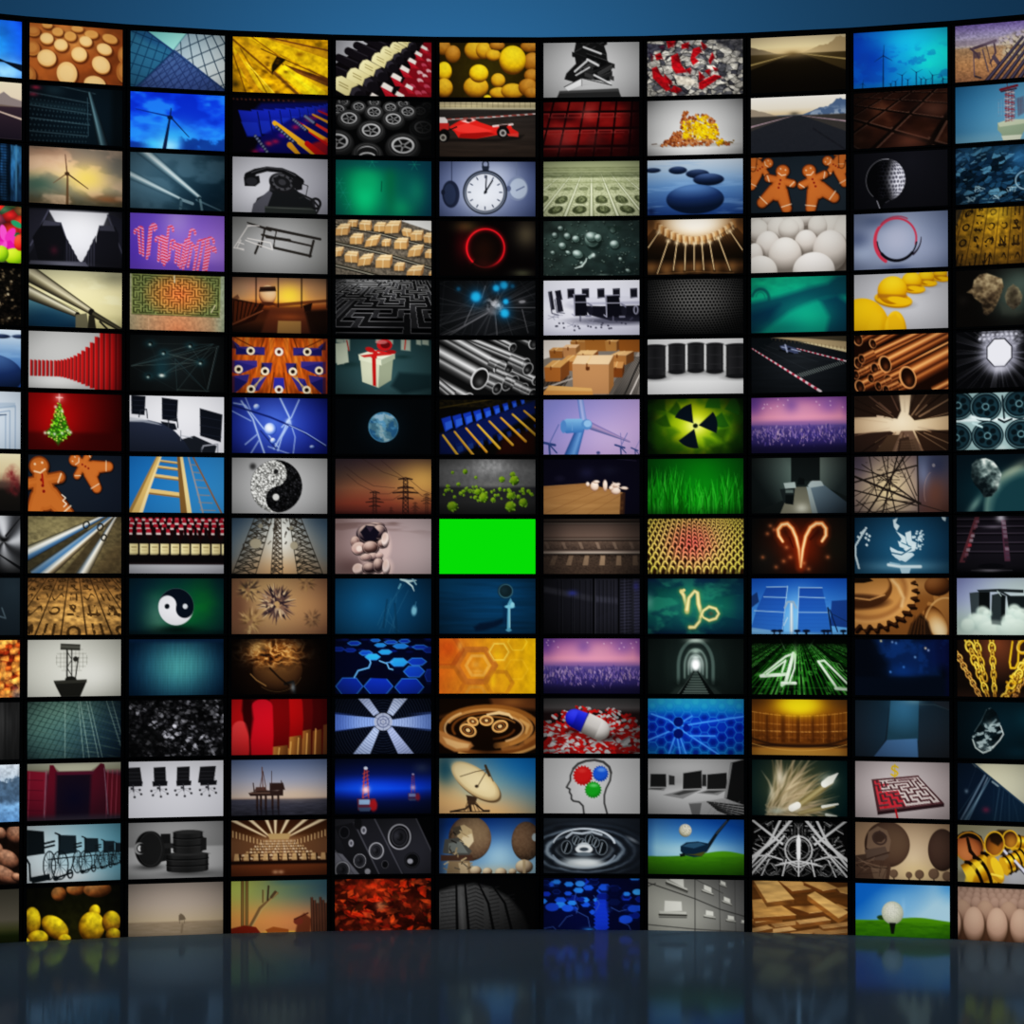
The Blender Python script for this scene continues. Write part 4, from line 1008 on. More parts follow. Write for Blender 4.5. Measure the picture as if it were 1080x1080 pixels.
@S(5, 4, 'parcels riding on conveyor belts, fourth row')
def _(p):
    p.bg('6c6458').tex(.25, 1.5, 1.5, 4)
    p.pl('66 0 100 0 100 11 84 6', 'd8d8d4')
    for q, w in (('-2 6 40 13 100 28', 2.2), ('-2 24 50 35 102 50', 2.4), ('-2 47 20 52 44 58', 2.6)):
        p.ln(q, w + 1, '181410').ln(q, w * .5, '9c9888').ln([(x, y - 2.2) for x, y in pts(q)], .6, '706854')
    def bx(x, y, s, t):
        w, h = 13 * s, 9 * s
        T = lambda a, b: (x + a * w + b * t * 3, y + b * h + a * t * 2.4)
        p.el(x + w * .6, y + h * 1.1, w * .6, 2, '1c140c', 0, .6, 3)
        p.pl([T(0, .45), T(1, .45), T(1, 1.2), T(0, 1.2)], 'c89c64').pl([T(0, .45), T(.35, -.1), T(1.15, -.1), T(1, .45)], 'f0d0a0').pl([T(1, .45), T(1.15, -.1), T(1.15, .75), T(1, 1.2)], 'a07444')
        p.ln([T(.5, .45), T(.5, 1.2)], .9, 'e4c898').ln([T(.7, -.1), T(.5, .45)], .9, 'f0dcb0').ln([T(.1, .2), T(1.1, .2)], .7, 'c89c60', .8)
    for x, y, s, t in ((13, 0, .7, 0), (24, 1, .9, .3), (40, 3, .85, 0), (52, 2, 1.1, -.3), (68, 8, .75, .6), (78, 11, .9, 0), (91, 13, .9, .3), (1, 6, 1., -.4), (15, 15, .95, 0), (33, 18, .95, -.8), (48, 20, .65, 0), (61, 19, 1., 0), (77, 27, 1., -.6), (93, 30, .8, 0), (-3, 30, .8, -.4), (9, 33, 1., .3), (25, 37, 1., -.6), (42, 37, 1.15, -.1), (61, 44, .75, 0), (75, 48, 1.15, -.5), (97, 52, .6, 0)):
        bx(x, y, s, t)
    p.vig(.2)

@S(5, 5, 'black and white labyrinth walls running into the distance, fifth row')
def _(p):
    p.bg('0a0a0a'); u, v, w = hom('18 -2 90 -2 150 62 -70 62')
    ok = (w > 0)
    g = samp(maze(13, 12, 8), u * .9 + .05 + .12 * v, v); g2 = samp(maze(13, 12, 8), u * .9 + .05 + .12 * v, v + .03)
    p.mix(ok * (1 - g), ramp(v, 0, '48484a', .5, '343436', 1, '202022')).mix(ok * np.clip(g2 - g, 0, 1), '000').mix(ok * g, ramp(v, 0, '0c0c0c', 1, '111112'))
    e = np.abs(np.diff(g, axis=0, prepend=0)) + np.abs(np.diff(g, axis=1, prepend=0))
    p.mix(np.clip(e, 0, 1) * ok, ramp(v, 0, 'd8d8d8', .5, 'b0b0b0', 1, '8c8c90'), .95).mix(glow(40, 4, 40, 10), 'd8d8d8', .15).tex(.3, 30, 20, 4).vig(.45)

@S(5, 6, 'white gift box tied with a red bow on teal, sixth row')
def _(p):
    p.bg((50, 40, 70, '3c5c60', '1c3638')).pl('58 48 66 34 100 36 100 50 70 56', '10262a', .8, 4).gl(12, 26, 14, 3, '16302f', .7)
    for x, y, w, h in ((0, 6, 9, 20), (9, 0, 6, 12), (1, 0, 8, 5), (68, 0, 10, 12), (84, 0, 5, 6), (90, 0, 7, 6), (42, 0, 18, 5)):
        p.pl([(x, y), (x + w, y + .5), (x + w, y + h), (x, y + h - 1)], 'a8b0a0', .9, 1.6)
    p.pl('0 5 12 4 14 24 2 27', 'b4bca8').ln('12 2 14 12', 1.4, '9c2420', .8).ln('73 0 72 10', 1.6, 'b03028', .8).gl(70, 18, 8, 2, '14302f', .7)
    p.pl('26 22 46 26 45 50 28 44', 'ccd0b4').pl('46 26 60 20 58 42 45 50', '98a088').pl('24 16 48 21 48 27 25 22', 'dce0c4').pl('48 21 62 15 62 20 48 27', 'a4ac94').pl('24 16 40 11 62 15 48 21', 'e8e8d0')
    p.pl('38 18.5 42 19.5 42.5 48.5 39 47.5', 'b81818').pl('26 17 52 13 58 16 30 19', 'c01c1c', .9).pl('40 12 44 12 43 20 37 19', 'c82020')
    p.el(51, 6, 8, 6, 'c41c20').el(52, 6, 5, 3.4, '6c0c10').el(36, 11, 5, 2.6, 'b81c1c', .3).ln('44 12 56 15 61 14', 2, 'd02424').el(58, 13, 5, 2, 'a01418').el(48, 3, 6, 2, 'd88080', 0, .8).vig(.35)

@S(5, 7, 'small blue Earth globe in black space, seventh row')
def _(p):
    p.bg('040608').gl(50, 29, 20, 20, '0a1c28', .8)
    p.ball(50, 29, 15.6, 15.4, '0c2434', '3c6c88', '6c9cb4', -.2, -.2)
    m = m_el(50, 29, 15, 15); n = noise(7, 6, 12, 5, X + 3 * noise(8, 8, 3), Y)
    p.mix(m * sm(.55, .7, n), 'c0ccd0', .8).mix(m * sm(.42, .3, n), '1c4460', .8).mix(m * sm(.62, .75, noise(9, 7, 5)), '8c8c68', .35).mix(m, '2c648c', .3).rg(50, 29, 15.2, 15, 1, '6ca8c4', 0, .4)

@S(5, 8, 'power line pylons against a brown and orange dusk, eighth row')
def _(p):
    p.v(0, '3c2c30', 16, '5c4434', 30, '80543c', 46, '7c3c2c', 57, '502420').gl(94, 22, 30, 22, 'e0b060', .8).mix(sm(60, 0, X + Y), '302830', .5)
    k = '241412'
    def pyl(x, y, s, b=58):
        p.ln([(x - 2 * s, y), (x - 3 * s, b)], .9 * s, k).ln([(x + 2 * s, y), (x + 3 * s, b)], .9 * s, k)
        for i, (d, w) in enumerate(((0, 7), (9, 8), (14, 13), (20, 8))):
            p.ln([(x - w * s, y + d * s + 1), (x, y + d * s - .6), (x + w * s, y + d * s + 1)], 1.2 * s, k).ln([(x - w * s, y + d * s + 1), (x + w * s, y + d * s + 1)], .7 * s, k)
        n = 9
        for i in range(n):
            a, c = y + (b - y) * i / n, y + (b - y) * (i + 1) / n
            p.ln([(x - 2.4 * s, a), (x + 2.6 * s, c)], .7 * s, k, .9).ln([(x + 2.4 * s, a), (x - 2.6 * s, c)], .7 * s, k, .9)
    for q in ('28 0 50 14 72 21', '48 2 60 12 72 20', '10 8 26 20 40 28 62 30', '12 16 24 26 40 34', '42 36 56 36 68 30', '78 22 90 32 100 36', '80 30 90 38 100 41', '44 42 60 42 68 37'):
        p.ln(q, .5, '2c1a18', .8)
    pyl(73, 20, 1.); pyl(41, 34, .7); pyl(95, 36, .45); pyl(83, 45, .35); pyl(58, 50, .25); p.mix(sm(53, 57, Y), '3c1814', .7).vig(.3)

@S(5, 9, 'glassy faceted bubbles clustered like a head on dusty pink, ninth row')
def _(p):
    p.bg((50, 26, 70, 'a89494', 'b0a0a0')).mix(sm(.5, .75, noise(60, 9, 3)) * sm(24, 4, Y), '6c5450', .6).mix(sm(40, 0, X), '785c58', .5).mix(sm(60, 100, X), 'b8a8a8', .5).gl(18, 50, 20, 12, '58403e', .7)
    p.mix(np.maximum(m_el(40, 28, 18, 22, 0, 4), m_el(44, 50, 16, 14, 0, 4)), 'd8bcb4', .7)
    for x, y, a, b, c in ((42, 7, 9, 3, '503c3c'), (37, 16, 15, 11, '1c1420'), (46, 14, 8, 8, '2c2028'), (21, 24, 5, 6, '6c504c'), (25, 31, 8, 7, 'c09c94'), (37, 30, 9, 7, '4c3430'), (49, 26, 5, 5, '503a38'), (52, 22, 4, 8, 'e8d4cc'), (40, 40, 9, 5, '38262c'), (32, 40, 6, 4, '8c706c'), (24, 52, 6, 6, 'dcc4bc'), (36, 51, 8, 6, '2c1c20'), (45, 48, 6, 8, '3c2a2c'), (53, 50, 4, 8, 'dccac4'), (46, 38, 4, 3, '9c807c')):
        p.ball(x, y, a, b, '140c10', c, 'd0b4a8', -.3, -.6).rg(x, y, a * .85, b * .85, .7, 'e8d0c4', 0, .5)
    p.pl('26 14 32 7 40 8 46 14 42 22 32 23', '141020').pl('32 8 40 9 36 14', '3c3040').el(25, 31, 3, 3, 'f0dcd0', 0, .8).vig(.3)

@S(5, 10, 'faint needle and thread shapes on plain deep blue, tenth row')
def _(p):
    p.bg((34, 26, 70, '125a80', '07304c'))
    for q in ('66 10 46 52', '58 20 52 50', '72 6 50 34 44 48', '64 16 60 54', '76 12 62 40 56 56', '50 40 66 54', '54 30 62 50'):
        p.ln(q, .6, '2c6480', .7)
    p.ln('54 22 50 50', 2, '0c3c58', .7).ln('62 26 64 56', 2.4, '0a3854', .6)
    p.el(82, 33, 2.8, 5, '78b0c4', .1, 1, 2).ln('84 24 83 30', .8, '3c7490').ln('68 1 76 3 84 2', [2, 3, 1], 'b8d4d8').ln('74 3 80 8 82 13', [2, 1.6, .6], 'c8e0e0').ln('80 0 84 6', 1.6, '90b8c4').ln('68 6 66 10', 2, '5c94a8').vig(.35)

@S(5, 11, 'glowing blue hexagon tiles floating over black, eleventh row')
def _(p):
    p.bg('040828'); u, v, w = hom('16 0 90 0 130 57 -34 57')
    hexes = [(42, 2, 5, 1.6, 1), (20, 5, 7, 2.2, .7), (58, 4, 7, 2, .8), (72, 3, 6, 2, .7), (4, 11, 6, 2.2, .4), (16, 12, 6, 2, .45), (47, 7, 6, 2, 1.3), (68, 8, 8, 2.6, 1.2), (32, 15, 7, 2.8, .9), (52, 14, 7, 2.6, 1.4), (39, 19, 8, 3.4, 1.5), (66, 24.5, 9.5, 4.6, 1.35), (85, 24, 10, 4.2, .75), (88, 9, 8, 2.4, .7), (98, 12, 7, 3, .4), (82, 34, 11, 6.4, .8), (15, 49, 14, 10, .55), (45, 49, 15, 10, .62), (77, 50, 15, 10, .6), (98, 38, 5, 7, .3)]
    r = p.r
    for k in range(26):
        x, y = r.uniform(0, 100), r.uniform(0, 14); p.el(x, y, 4, 1.2, r.choice(['0a1c6c', '0c2c98', '081450']), 0, .8)
    for x, y, a, b, e in hexes:
        q = [(x + a * math.cos(t), y + b * math.sin(t)) for t in np.arange(6) * math.pi / 3]
        p.pl([(i, j + b * .5) for i, j in q], '06103c').pl(q, ramp(np.clip(e * (.9 - .012 * (Y - y)) + 0 * X, 0, 1.5), 0, '061040', .6, '1238b4', 1., '1c78d8', 1.5, '3cc8f0'))
        p.ln(q + q[:1], .8, '48a0f0' if e > .5 else '1c48b0', .8)
    p.ln('20 40 24 33 35 30 37 25 36 22', 1.4, '70b8f8').ln('46 23 54 26 56 31 60 32', 1.2, '78c0f8').ln('53 25 60 24', 1, '58a0e8').pl('40 28 52 26 56 34 70 38 66 42 24 40 36 34', '040620').vig(.45)

@S(5, 12, 'blue-white bars radiating from a round centre like a fan, twelfth row')
def _(p):
    p.bg('060a18'); a = np.arctan2(Y - 24, (X - 50)); r = np.hypot(X - 50, (Y - 24) * 1.0)
    p.mix(lines(r, .36, .16) * (r > 9), '34405c', .55)
    for k, (q, c) in enumerate((('40 18 46 15 34 -2 22 -2', 'b0bcdc'), ('54 15 60 18 77 -2 62 -2', 'b8c4e0'), ('58 22 101 16 101 32 58 28', '9cb0e0'), ('42 20 -1 16 -1 33 42 28', '8ca8e8'), ('54 33 59 29 83 58 66 58', 'b0bce4'), ('46 33 41 29 18 58 36 58', 'b4c4e8'))):
        m = m_poly(q); p.mix(m, c).mix(m * lines(r, .36, .16), '5c6c98', .6)
    p.mix(m_poly('-1 14 40 18 40 30 -1 34') * sm(30, 0, X), '3c64d0', .5).mix(sm(70, 100, X) * m_poly('60 16 101 14 101 34 60 30'), '5078d0', .5)
    p.el(50, 24, 9.5, 9, 'a4acc4').rg(50, 24, 6, 5.6, 1, '5c6484').rg(50, 24, 3, 2.8, .8, '646c8c').el(50, 24, 1.6, 1.4, 'e0e4f0')
    for k in range(6):
        p.ln([(50, 24), (50 + 9 * math.cos(k * 1.05 + .5), 24 + 9 * math.sin(k * 1.05 + .5))], .6, '5c6480', .8)
    p.vig(.5)

@S(5, 13, 'night oil rig lit red and white over a blue glowing horizon, thirteenth row')
def _(p):
    p.v(0, '060c28', 16, '0a1a58', 26, '0c38b4', 31, '0c48d0', 36, '0a2c98', 44, '081448', 57, '04081c').gl(30, 30, 30, 8, '1c60e8', .5).gl(90, 10, 8, 5, '2c3858', .8).mix(sm(70, 100, X) * sm(16, 50, Y), '080c28', .4)
    for x, y, s in ((32, 48, 1.), (81, 40, .62)):
        a = 1 if s == 1 else .6
        p.ln([(x - 3 * s, y - 8 * s), (x - 1 * s, y - 38 * s)], 1.4 * s, 'a03c3c', a).ln([(x + 3 * s, y - 8 * s), (x + 1 * s, y - 38 * s)], 1.4 * s, '8c3040', a)
        for k in range(7):
            p.ln([(x - 3 * s, y - (8 + k * 4) * s), (x + 3 * s, y - (11 + k * 4) * s)], .9 * s, 'c05448', .8 * a)
        p.pl([(x - 9 * s, y - 7 * s), (x + 10 * s, y - 7 * s), (x + 11 * s, y + 4 * s), (x - 8 * s, y + 5 * s)], '5c2c40', a).pl([(x - 7 * s, y - 6 * s), (x + 4 * s, y - 6 * s), (x + 5 * s, y - 1 * s), (x - 7 * s, y - 1 * s)], '8ca8c8', a).el(x + 8 * s, y, 4 * s, 6 * s, '9c1c24', 0, a, 2).gl(x, y - 16 * s, 4 * s, 4 * s, 'f8c8d0', a).el(x, y - 38 * s, 2 * s, 1.6 * s, 'c8d0e0', 0, a).pl([(x - 8 * s, y + 2 * s), (x + 6 * s, y + 2 * s), (x + 4 * s, y + 6 * s), (x - 6 * s, y + 6 * s)], '40506c', a)
    p.vig(.4)

@S(5, 14, 'black loudspeakers with round cones standing at a slant, fourteenth row')
def _(p):
    p.bg((60, 0, '2c2c32', 60, 57, '121216'))
    p.pl('84 0 101 0 101 57 101 34', '050506').pl('40 0 84 0 101 36 101 57 66 57', (40, 10, '1c1c20', 92, 30, '303038')).pl('20 0 42 0 72 57 40 57', '222228').pl('0 8 18 4 46 57 22 57', '1a1a1e').pl('0 34 8 36 26 57 0 57', '6c6c74')
    for q in ('41 0 70 57', '20 4 46 57', '0 32 20 57', '84 0 101 36'):
        p.ln(q, 1.4, '54545c', .8)
    def spk(x, y, r, b=.9):
        p.el(x, y, r * b + 1, r + 1, '0c0c0e').rg(x, y, r * b, r, 1.5 if r > 7 else .9, '909096').rg(x, y, r * b * .72, r * .74, 1.2, '3c3c42').el(x, y, r * b * .6, r * .62, '232328').el(x, y, r * b * .32, r * .34, '101012').gl(x - r * .2, y - r * .1, r * .25, r * .3, '44444c', .7)
    spk(67, 19, 12.5); spk(43, 33, 8); spk(26, 43, 6.8); spk(8, 52, 8)
    for x, y, r in ((30, 12, 3.6), (17, 25, 3.2)):
        p.el(x, y, r, r * 1.4, '1c1c20').el(x, y, r * .8, r * 1.15, 'a0a0a8').el(x, y, r * .4, r * .6, '505058')
    p.el(10, 14, 6, 7, '101014').rg(10, 14, 5, 6, 1, '38383e').el(24, 5, 4, 6, '151518').el(80, 43, 8, 8, '0c0c0e').rg(80, 43, 7, 7, 1, '2c2c32').el(78, 44, 3, 2.6, '9c9ca4').el(52, 47, 4, 4.6, '0c0c0e').rg(52, 47, 3.4, 4, .8, '4c4c52').el(34, 54, 3, 3, '88888e').vig(.45)

def leaves(p, seed, cs):
    r = random.Random(seed)
    for k in range(230):
        x, y, a, L = r.uniform(-3, 103), r.uniform(-3, 60), r.uniform(0, 6.28), r.uniform(4, 9)
        c, s = math.cos(a), math.sin(a); w = L * r.uniform(.3, .55)
        p.pl([(x - c * L, y - s * L * .7), (x - s * w, y + c * w * .7), (x + c * L, y + s * L * .7), (x + s * w, y - c * w * .7)], r.choice(cs), .95)
        if k % 3 == 0:
            p.ln([(x - c * L, y - s * L * .7), (x + c * L, y + s * L * .7)], .5, '5c0c06', .6)

@S(5, 15, 'carpet of red and orange autumn leaves, bottom row')
def _(p):
    p.bg('2c0804'); leaves(p, 3, ['9c1c08', 'b82c0c', '7c1408', '4c0c06', '8c3414', 'c04818', '2c0804', '601c0c', '3c1808', 'a03c1c'])
    p.gl(38, 10, 26, 10, 'e84818', .55).gl(80, 30, 14, 9, 'c84018', .4).gl(48, 28, 5, 4, 'd8986c', .7).gl(70, 32, 26, 5, '1c0804', .5).gl(30, 50, 30, 10, '7c2410', .5).tex(.3, 5, 4, 3).vig(.45)

# ---- sixth column
@S(6, 1, 'golden yellow spherical cells on brown, top row')
def _(p):
    p.bg((50, 30, 60, '3c3408', '241804'))
    for x, y, a, b, t in ((4, 5, 8, 8, 0), (14, 12, 8, 9, 0), (37, 8, 11, 10, 1), (46, 8, 8, 9, 1), (56, 13, 8, 6, 1), (60, 3, 8, 5, 0), (94, 4, 10, 6, 0), (97, 20, 10, 10, 0), (96, 34, 8, 7, 0), (76, 18, 14, 15, 2), (5, 30, 8, 10, 2), (5, 47, 9, 10, 1), (38, 46, 13, 11, 1), (41, 32, 10, 9.4, 2), (61, 39, 7.4, 7.4, 1.5), (62, 52, 10, 6, 1), (76, 50, 12, 8, 1.5), (92, 46, 10, 9, 0), (96, 52, 8, 6, 0), (50, 57, 4, 3, 2)):
        c = ('a06818', 'c08c18', 'd8ac10')[min(2, int(t + .4))]
        p.ball(x, y, a, b, '5c3408', c, ('c89038', 'e0b430', 'f0d428')[min(2, int(t + .4))], .1, -.6)
    p.tex(.05, 3, 3, 3).vig(.15)

@S(6, 2, 'red open-wheel racing car on dark asphalt, second row')
def _(p):
    p.v(0, 'b8ac8c', 6, 'a89c78', 8, '2c2826', 22, '332c28', 57, '30261f').mix((Y < 7) * lines(X, .18, .1), '6c644c', .5).mix(sm(9, 6.5, Y) * sm(5.5, 6.5, Y), 'd8d0b0', .7)
    p.ln('0 19 50 16 100 12', 1.2, 'c8b8b4').tex(.12, 30, 2, 4)
    for k in range(12):
        p.ln([(k * 8.4, 18.6 - k * .55), (k * 8.4 + 4, 18.2 - k * .5)], 1.2, '8c4038')
    p.pl('2 38 60 38 88 34 84 38 60 41 8 41', '120e0c', .8, 3)
    p.pl('0 16 6 16 9 20 8 24 0 23', 'd0c8c4').pl('0 22 10 22 10 30 0 30', 'b82c28').el(5, 35, 6, 7, '0c0a0a').el(4, 37, 3.4, 3.6, '98948c').el(4, 37, 2, 2, '403c38')
    p.pl('10 26 22 19 34 17 42 21 54 25 70 23 74 23 76 28 66 29 60 34 38 38 20 37 16 31', 'd42820').pl('22 20 34 17 38 19 30 22', 'f0e0dc', .8).pl('12 27 28 22 46 27 56 30 40 33 20 31', 'ec4038', .9).pl('22 33 50 31 58 33 38 38 20 37', '98140f').ln('56 25 76 23', 2, 'e8d4d0', .9).pl('70 24 82 31 82 34 74 34', 'c8241c').pl('62 24 72 23 70 26 62 27', '2c1412')
    p.el(66, 31, 6.4, 6, '100d0d').el(66, 32, 3.6, 3.6, 'a09c98').el(66, 32, 2, 2, '3c3836').pl('70 33 82 32 82 36 72 35', 'c83c34').el(31, 19, 3, 1.8, '3c1c18').ln('8 30 18 26', 1.4, '181212').vig(.2)

@S(6, 3, 'round stopwatch between two hanging watches on blue-white, third row')
def _(p):
    p.bg((45, 28, 60, 'b0b8d0', '4c5a84')).gl(60, 14, 20, 16, 'c8d0e4', .6)
    p.ln('13 0 13 22', .9, '3c4664').el(12, 34, 9, 14, '232c44', -.05).el(11, 34, 6, 11, '303c58', -.05).el(4, 32, 2, 3, '1c2438')
    p.ln('80 0 80 14', .9, '7c88a4').el(81, 28, 11, 12.6, '8490ac').el(82, 28, 9, 10.4, 'b0bcd0').ln('80 30 88 26', 1.2, '606c8c').el(72, 28, 2.4, 3, '5c6684')
    p.rg(48, 3, 3, 3.4, 1.4, '303848').pl('44 5 52 5 51 10 45 10', '2c3444')
    p.el(47.5, 32, 23, 22.8, '1c222e').el(47.5, 32, 21.6, 21.4, '6c7484').el(47.5, 32, 20, 19.8, '303846').el(47.5, 32, 19.2, 19, 'd8dce6').gl(44, 40, 14, 10, 'e8ecf4', .7)
    for k in range(12):
        a = k * math.pi / 6
        p.ln([(47.5 + 15 * math.sin(a), 32 - 15 * math.cos(a)), (47.5 + 17.4 * math.sin(a), 32 - 17.4 * math.cos(a))], 1.2, '4c5468')
    p.ln('48 32 49 15', 1.3, '20242e').ln('47 33 55 20', 1.6, '1c2028').el(48, 31.6, 1.6, 1.6, '14181f').vig(.35)

@S(6, 4, 'thin glowing red ring over dark bokeh, fourth row')
def _(p):
    p.bg('060303').gl(90, 14, 12, 14, '4c4434', .9).gl(28, 6, 12, 6, '4c3c20', .8).gl(86, 54, 10, 4, '404030', .9).gl(46, 30, 14, 16, '281008', .8).gl(45, 44, 10, 6, '30100c', .8)
    a = np.arctan2(Y - 28, X - 48); r = np.hypot(X - 48, Y - 28); f = sm(1.5, .2, a) * .0 + np.where((a > .25) & (a < 2.3), sm(1.6, .2, np.minimum(a - .25, .0) + (a - .25)), 1.)
    p.add(np.exp(-((r - 19.5) / 3) ** 2) * f, '80080e', .6).add(np.exp(-((r - 19.5) / .8) ** 2) * f, 'c01828', .75).mix(np.exp(-((r - 20) / .7) ** 2) * (1 - f), '5c1414', .8).add(glow(24, 26, 8, 16), '700810', .4)

@S(6, 5, 'grey threads with bright blue nodes on charcoal, fifth row')
def _(p):
    p.bg((50, 30, 60, '24262a', '0e1012')); r = p.r
    for k in range(60):
        c = (56, 28) if k % 2 else (r.uniform(0, 100), r.uniform(0, 57)); a = r.uniform(0, 3.14) if k % 3 else r.uniform(2.4, 3.)
        p.ln([(c[0] - 70 * math.cos(a), c[1] - 70 * math.sin(a)), (c[0] + 70 * math.cos(a), c[1] + 70 * math.sin(a))], r.uniform(.3, .9), r.choice(['3c3e42', '4c4e52', '34363a']), r.uniform(.3, .7))
    for q in ('0 58 20 50 50 34', '10 57 52 32', '26 46 36 24', '58 34 60 57', '86 30 92 54', '66 28 100 28', '48 6 44 18'):
        p.ln(q, 1, '7c7c80', .7)
    p.mix(m_el(57, 27, 10, 7, .4, 4) * sm(.3, .7, noise(4, 4, 3)), 'b0b0b4', .8).mix(m_el(60, 26, 4, 3, 0, 3), 'd8d8dc', .6).mix(m_el(56, 32, 6, 4, 0, 3), '606064', .8)
    for x, y, s in ((38, 17, 5.4), (67, 5, 4.), (59, 8, 3.4), (69, 22, 2.8), (68, 34, 4.6), (20, 9, 2), (76, 6, 2)):
        p.gl(x, y, s * 1.7, s * 1.7, '0870a8', .6 if s > 2.2 else .35).gl(x, y, s, s, '28b4e8' if s > 2.2 else '1c6080', .95, 4)
    p.el(86, 22, 3.4, 1.4, 'a8a8ac', -.1).gl(86, 22, 5, 3, '707074', .5).vig(.5)

@S(6, 6, 'stack of shiny steel pipes with open ends, sixth row')
def _(p):
    p.bg('101010'); st = (-1, '141414', -.75, '6c6c6c', -.45, 'e8e8e8', -.2, '8c8c8c', .05, '2c2c2c', .3, 'b8b8b8', .55, '4c4c4c', 1, '080808')
    def pipe(x, y, r, dx=-90, dy=-44, sh=1):
        p.tube(x + dx, y + dy, r * .9, x, y, r, *st)
        p.el(x, y, r * .72, r, 'd0d0d0', .5).el(x + .3, y + .2, r * .6, r * .86, '141414', .5).gl(x, y + r * .3, r * .35, r * .35, '6c6c6c', .7)
    pipe(98, 3, 7); pipe(76, 8, 5); pipe(90, 24, 5.6, -90, -36); pipe(63, 29, 8.6, -90, -50); pipe(100, 42, 5, -30, -14)
    for x, y, r in ((72, 30, 6), (92, 30, 7), (78, 42, 6), (70, 46, 7), (60, 50, 6.5), (88, 50, 6), (97, 56, 6)):
        p.tube(x - 20, y - 9, r * .9, x, y, r, *st, a=.8).el(x, y, r * .7, r, 'a8a8a8', .5).el(x, y, r * .58, r * .84, '101010', .5).gl(x - 1, y + 1, r * .3, r * .3, '787878', .8)
    pipe(30, 62, 8, -90, -48); pipe(42, 40, 12, -96, -52); p.tube(-20, 30, 5, 14, 58, 6, *st).vig(.2)

@S(6, 7, 'blue plugs in a row with yellow cables fanning down, seventh row')
def _(p):
    p.bg('0a0806').mix((Y < 8) * noise(3, 2, 4), '3c3010', .6).ln('0 9 60 -1', 1.4, '5c4c18', .6)
    p.pl('0 36 100 0 100 14 20 57 0 57', '0c1c5c', .9, 4)
    for j, (ox, oy, s0, br) in enumerate(((0, 0, 1., 1), (14, 26, .75, .55))):
        for k in range(9):
            s = s0 * (1 - .075 * k); x = 2 + ox + 11.5 * k * (1 - .014 * k); y = 20 + oy - 2.5 * k * (1 + .0 * k)
            c = '%02x%02x%02x' % (int(24 * br), int(62 * br), int(176 * br))
            p.pl([(x, y), (x + 10 * s, y - 3 * s), (x + 12 * s, y + 9 * s), (x + 4 * s, y + 14 * s)], c).pl([(x + 4 * s, y + 4 * s), (x + 11 * s, y + 1.5 * s), (x + 12 * s, y + 9 * s), (x + 5 * s, y + 12 * s)], '%02x%02x%02x' % (int(50 * br), int(100 * br), int(210 * br))).ln([(x, y), (x + 4 * s, y + 14 * s)], .8, '060c30')
    p.pl('60 57 66 40 100 30 100 57', '300c06', .8, 6)
    for k in range(9):
        x0 = 4 + k * 12; y0 = 37 - k * 3.6
        p.ln([(x0, y0), (x0 + 18 + k * 1.5, y0 + 24)], [2, 2.6], ('c89c28', 'b88820', 'c88c20')[k % 3]).ln([(x0 + .6, y0 - .2), (x0 + 18.6 + k * 1.5, y0 + 23.6)], .6, 'f0d070', .8)
    p.mix(sm(80, 100, X) * sm(10, 40, Y), '080604', .3).vig(.4)

@S(6, 8, 'floating green virus particles over a dark grey surface, eighth row')
def _(p):
    p.v(0, '545454', 10, '6c6c6c', 27, '585858', 30, '26262a', 44, '2c2c2c', 57, '1c1c1c').gl(54, 6, 20, 10, 'b0b0b0', .8).gl(54, 26, 26, 4, '7c7c78', .6).mix((Y < 29) * noise(3, 3, 2), '484848', .4)
    r = p.r
    def vir(x, y, s, b=1):
        c0, c1, c2 = ('1c3004', '54780c', '84a01c') if b else ('1c2c08', '486418', '6c8828')
        p.ball(x, y, s, s, c0, c1, c2)
        for k in range(14):
            a, d = r.uniform(0, 6.28), s * r.uniform(.6, 1.05); p.el(x + d * math.cos(a), y + d * math.sin(a), s * .14, s * .14, '84a830', 0, .8)
    for k in range(44):
        vir(r.uniform(4, 96), r.gauss(35, 3.4), r.uniform(1, 2.4), r.random() > .3)
    for x, y, s in ((14, 14, 1.6), (27, 13, 2.6), (9, 28, 2), (20, 26, 2), (38, 19, 1.6), (76, 16, 2.8), (65, 21, 3.2), (78, 22, 4.8), (46, 40, 5), (40, 34, 3.4), (56, 42, 2.6), (14, 49, 5.4), (74, 49, 5.6), (87, 45, 4.6), (74, 38, 4)):
        vir(x, y, s)
    p.vig(.4)

@S(6, 9, 'plain bright green, no picture, ninth row')
def _(p):
    p.bg('04dc04'); p.k = 0

@S(6, 10, 'figure with dark round head and long shadow on blue, tenth row')
def _(p):
    p.bg((60, 10, 80, '0a4468', '062840')).tex(.1, 40, 3, 3).gl(6, 4, 26, 14, '0a4c70', .6)
    p.pl('36 50 42 46 56 44 68 40 70 44 60 49 48 53 38 54', '061830', .9, 3).pl('66 24 70 28 70 46 66 48', '083050', .8, 2)
    p.ln('72 28 72 53', [2, 3.4], '64a8c0').ln('73 30 73 50', 1, 'a0d4e0').pl('74 20 76 24 77 30 70 30 71 26', '5c9cb4').el(73, 29, 5.2, 1.8, '78b8cc').el(76, 27, 2, 2.6, '8cc8d8').el(68.5, 13, 7.8, 7.6, '14282f').rg(69, 13, 7, 6.8, 1.2, '3c6878').gl(67, 12, 4, 4, '1c343c').el(72, 53, 3, 1.4, '5ca0b8').vig(.3)

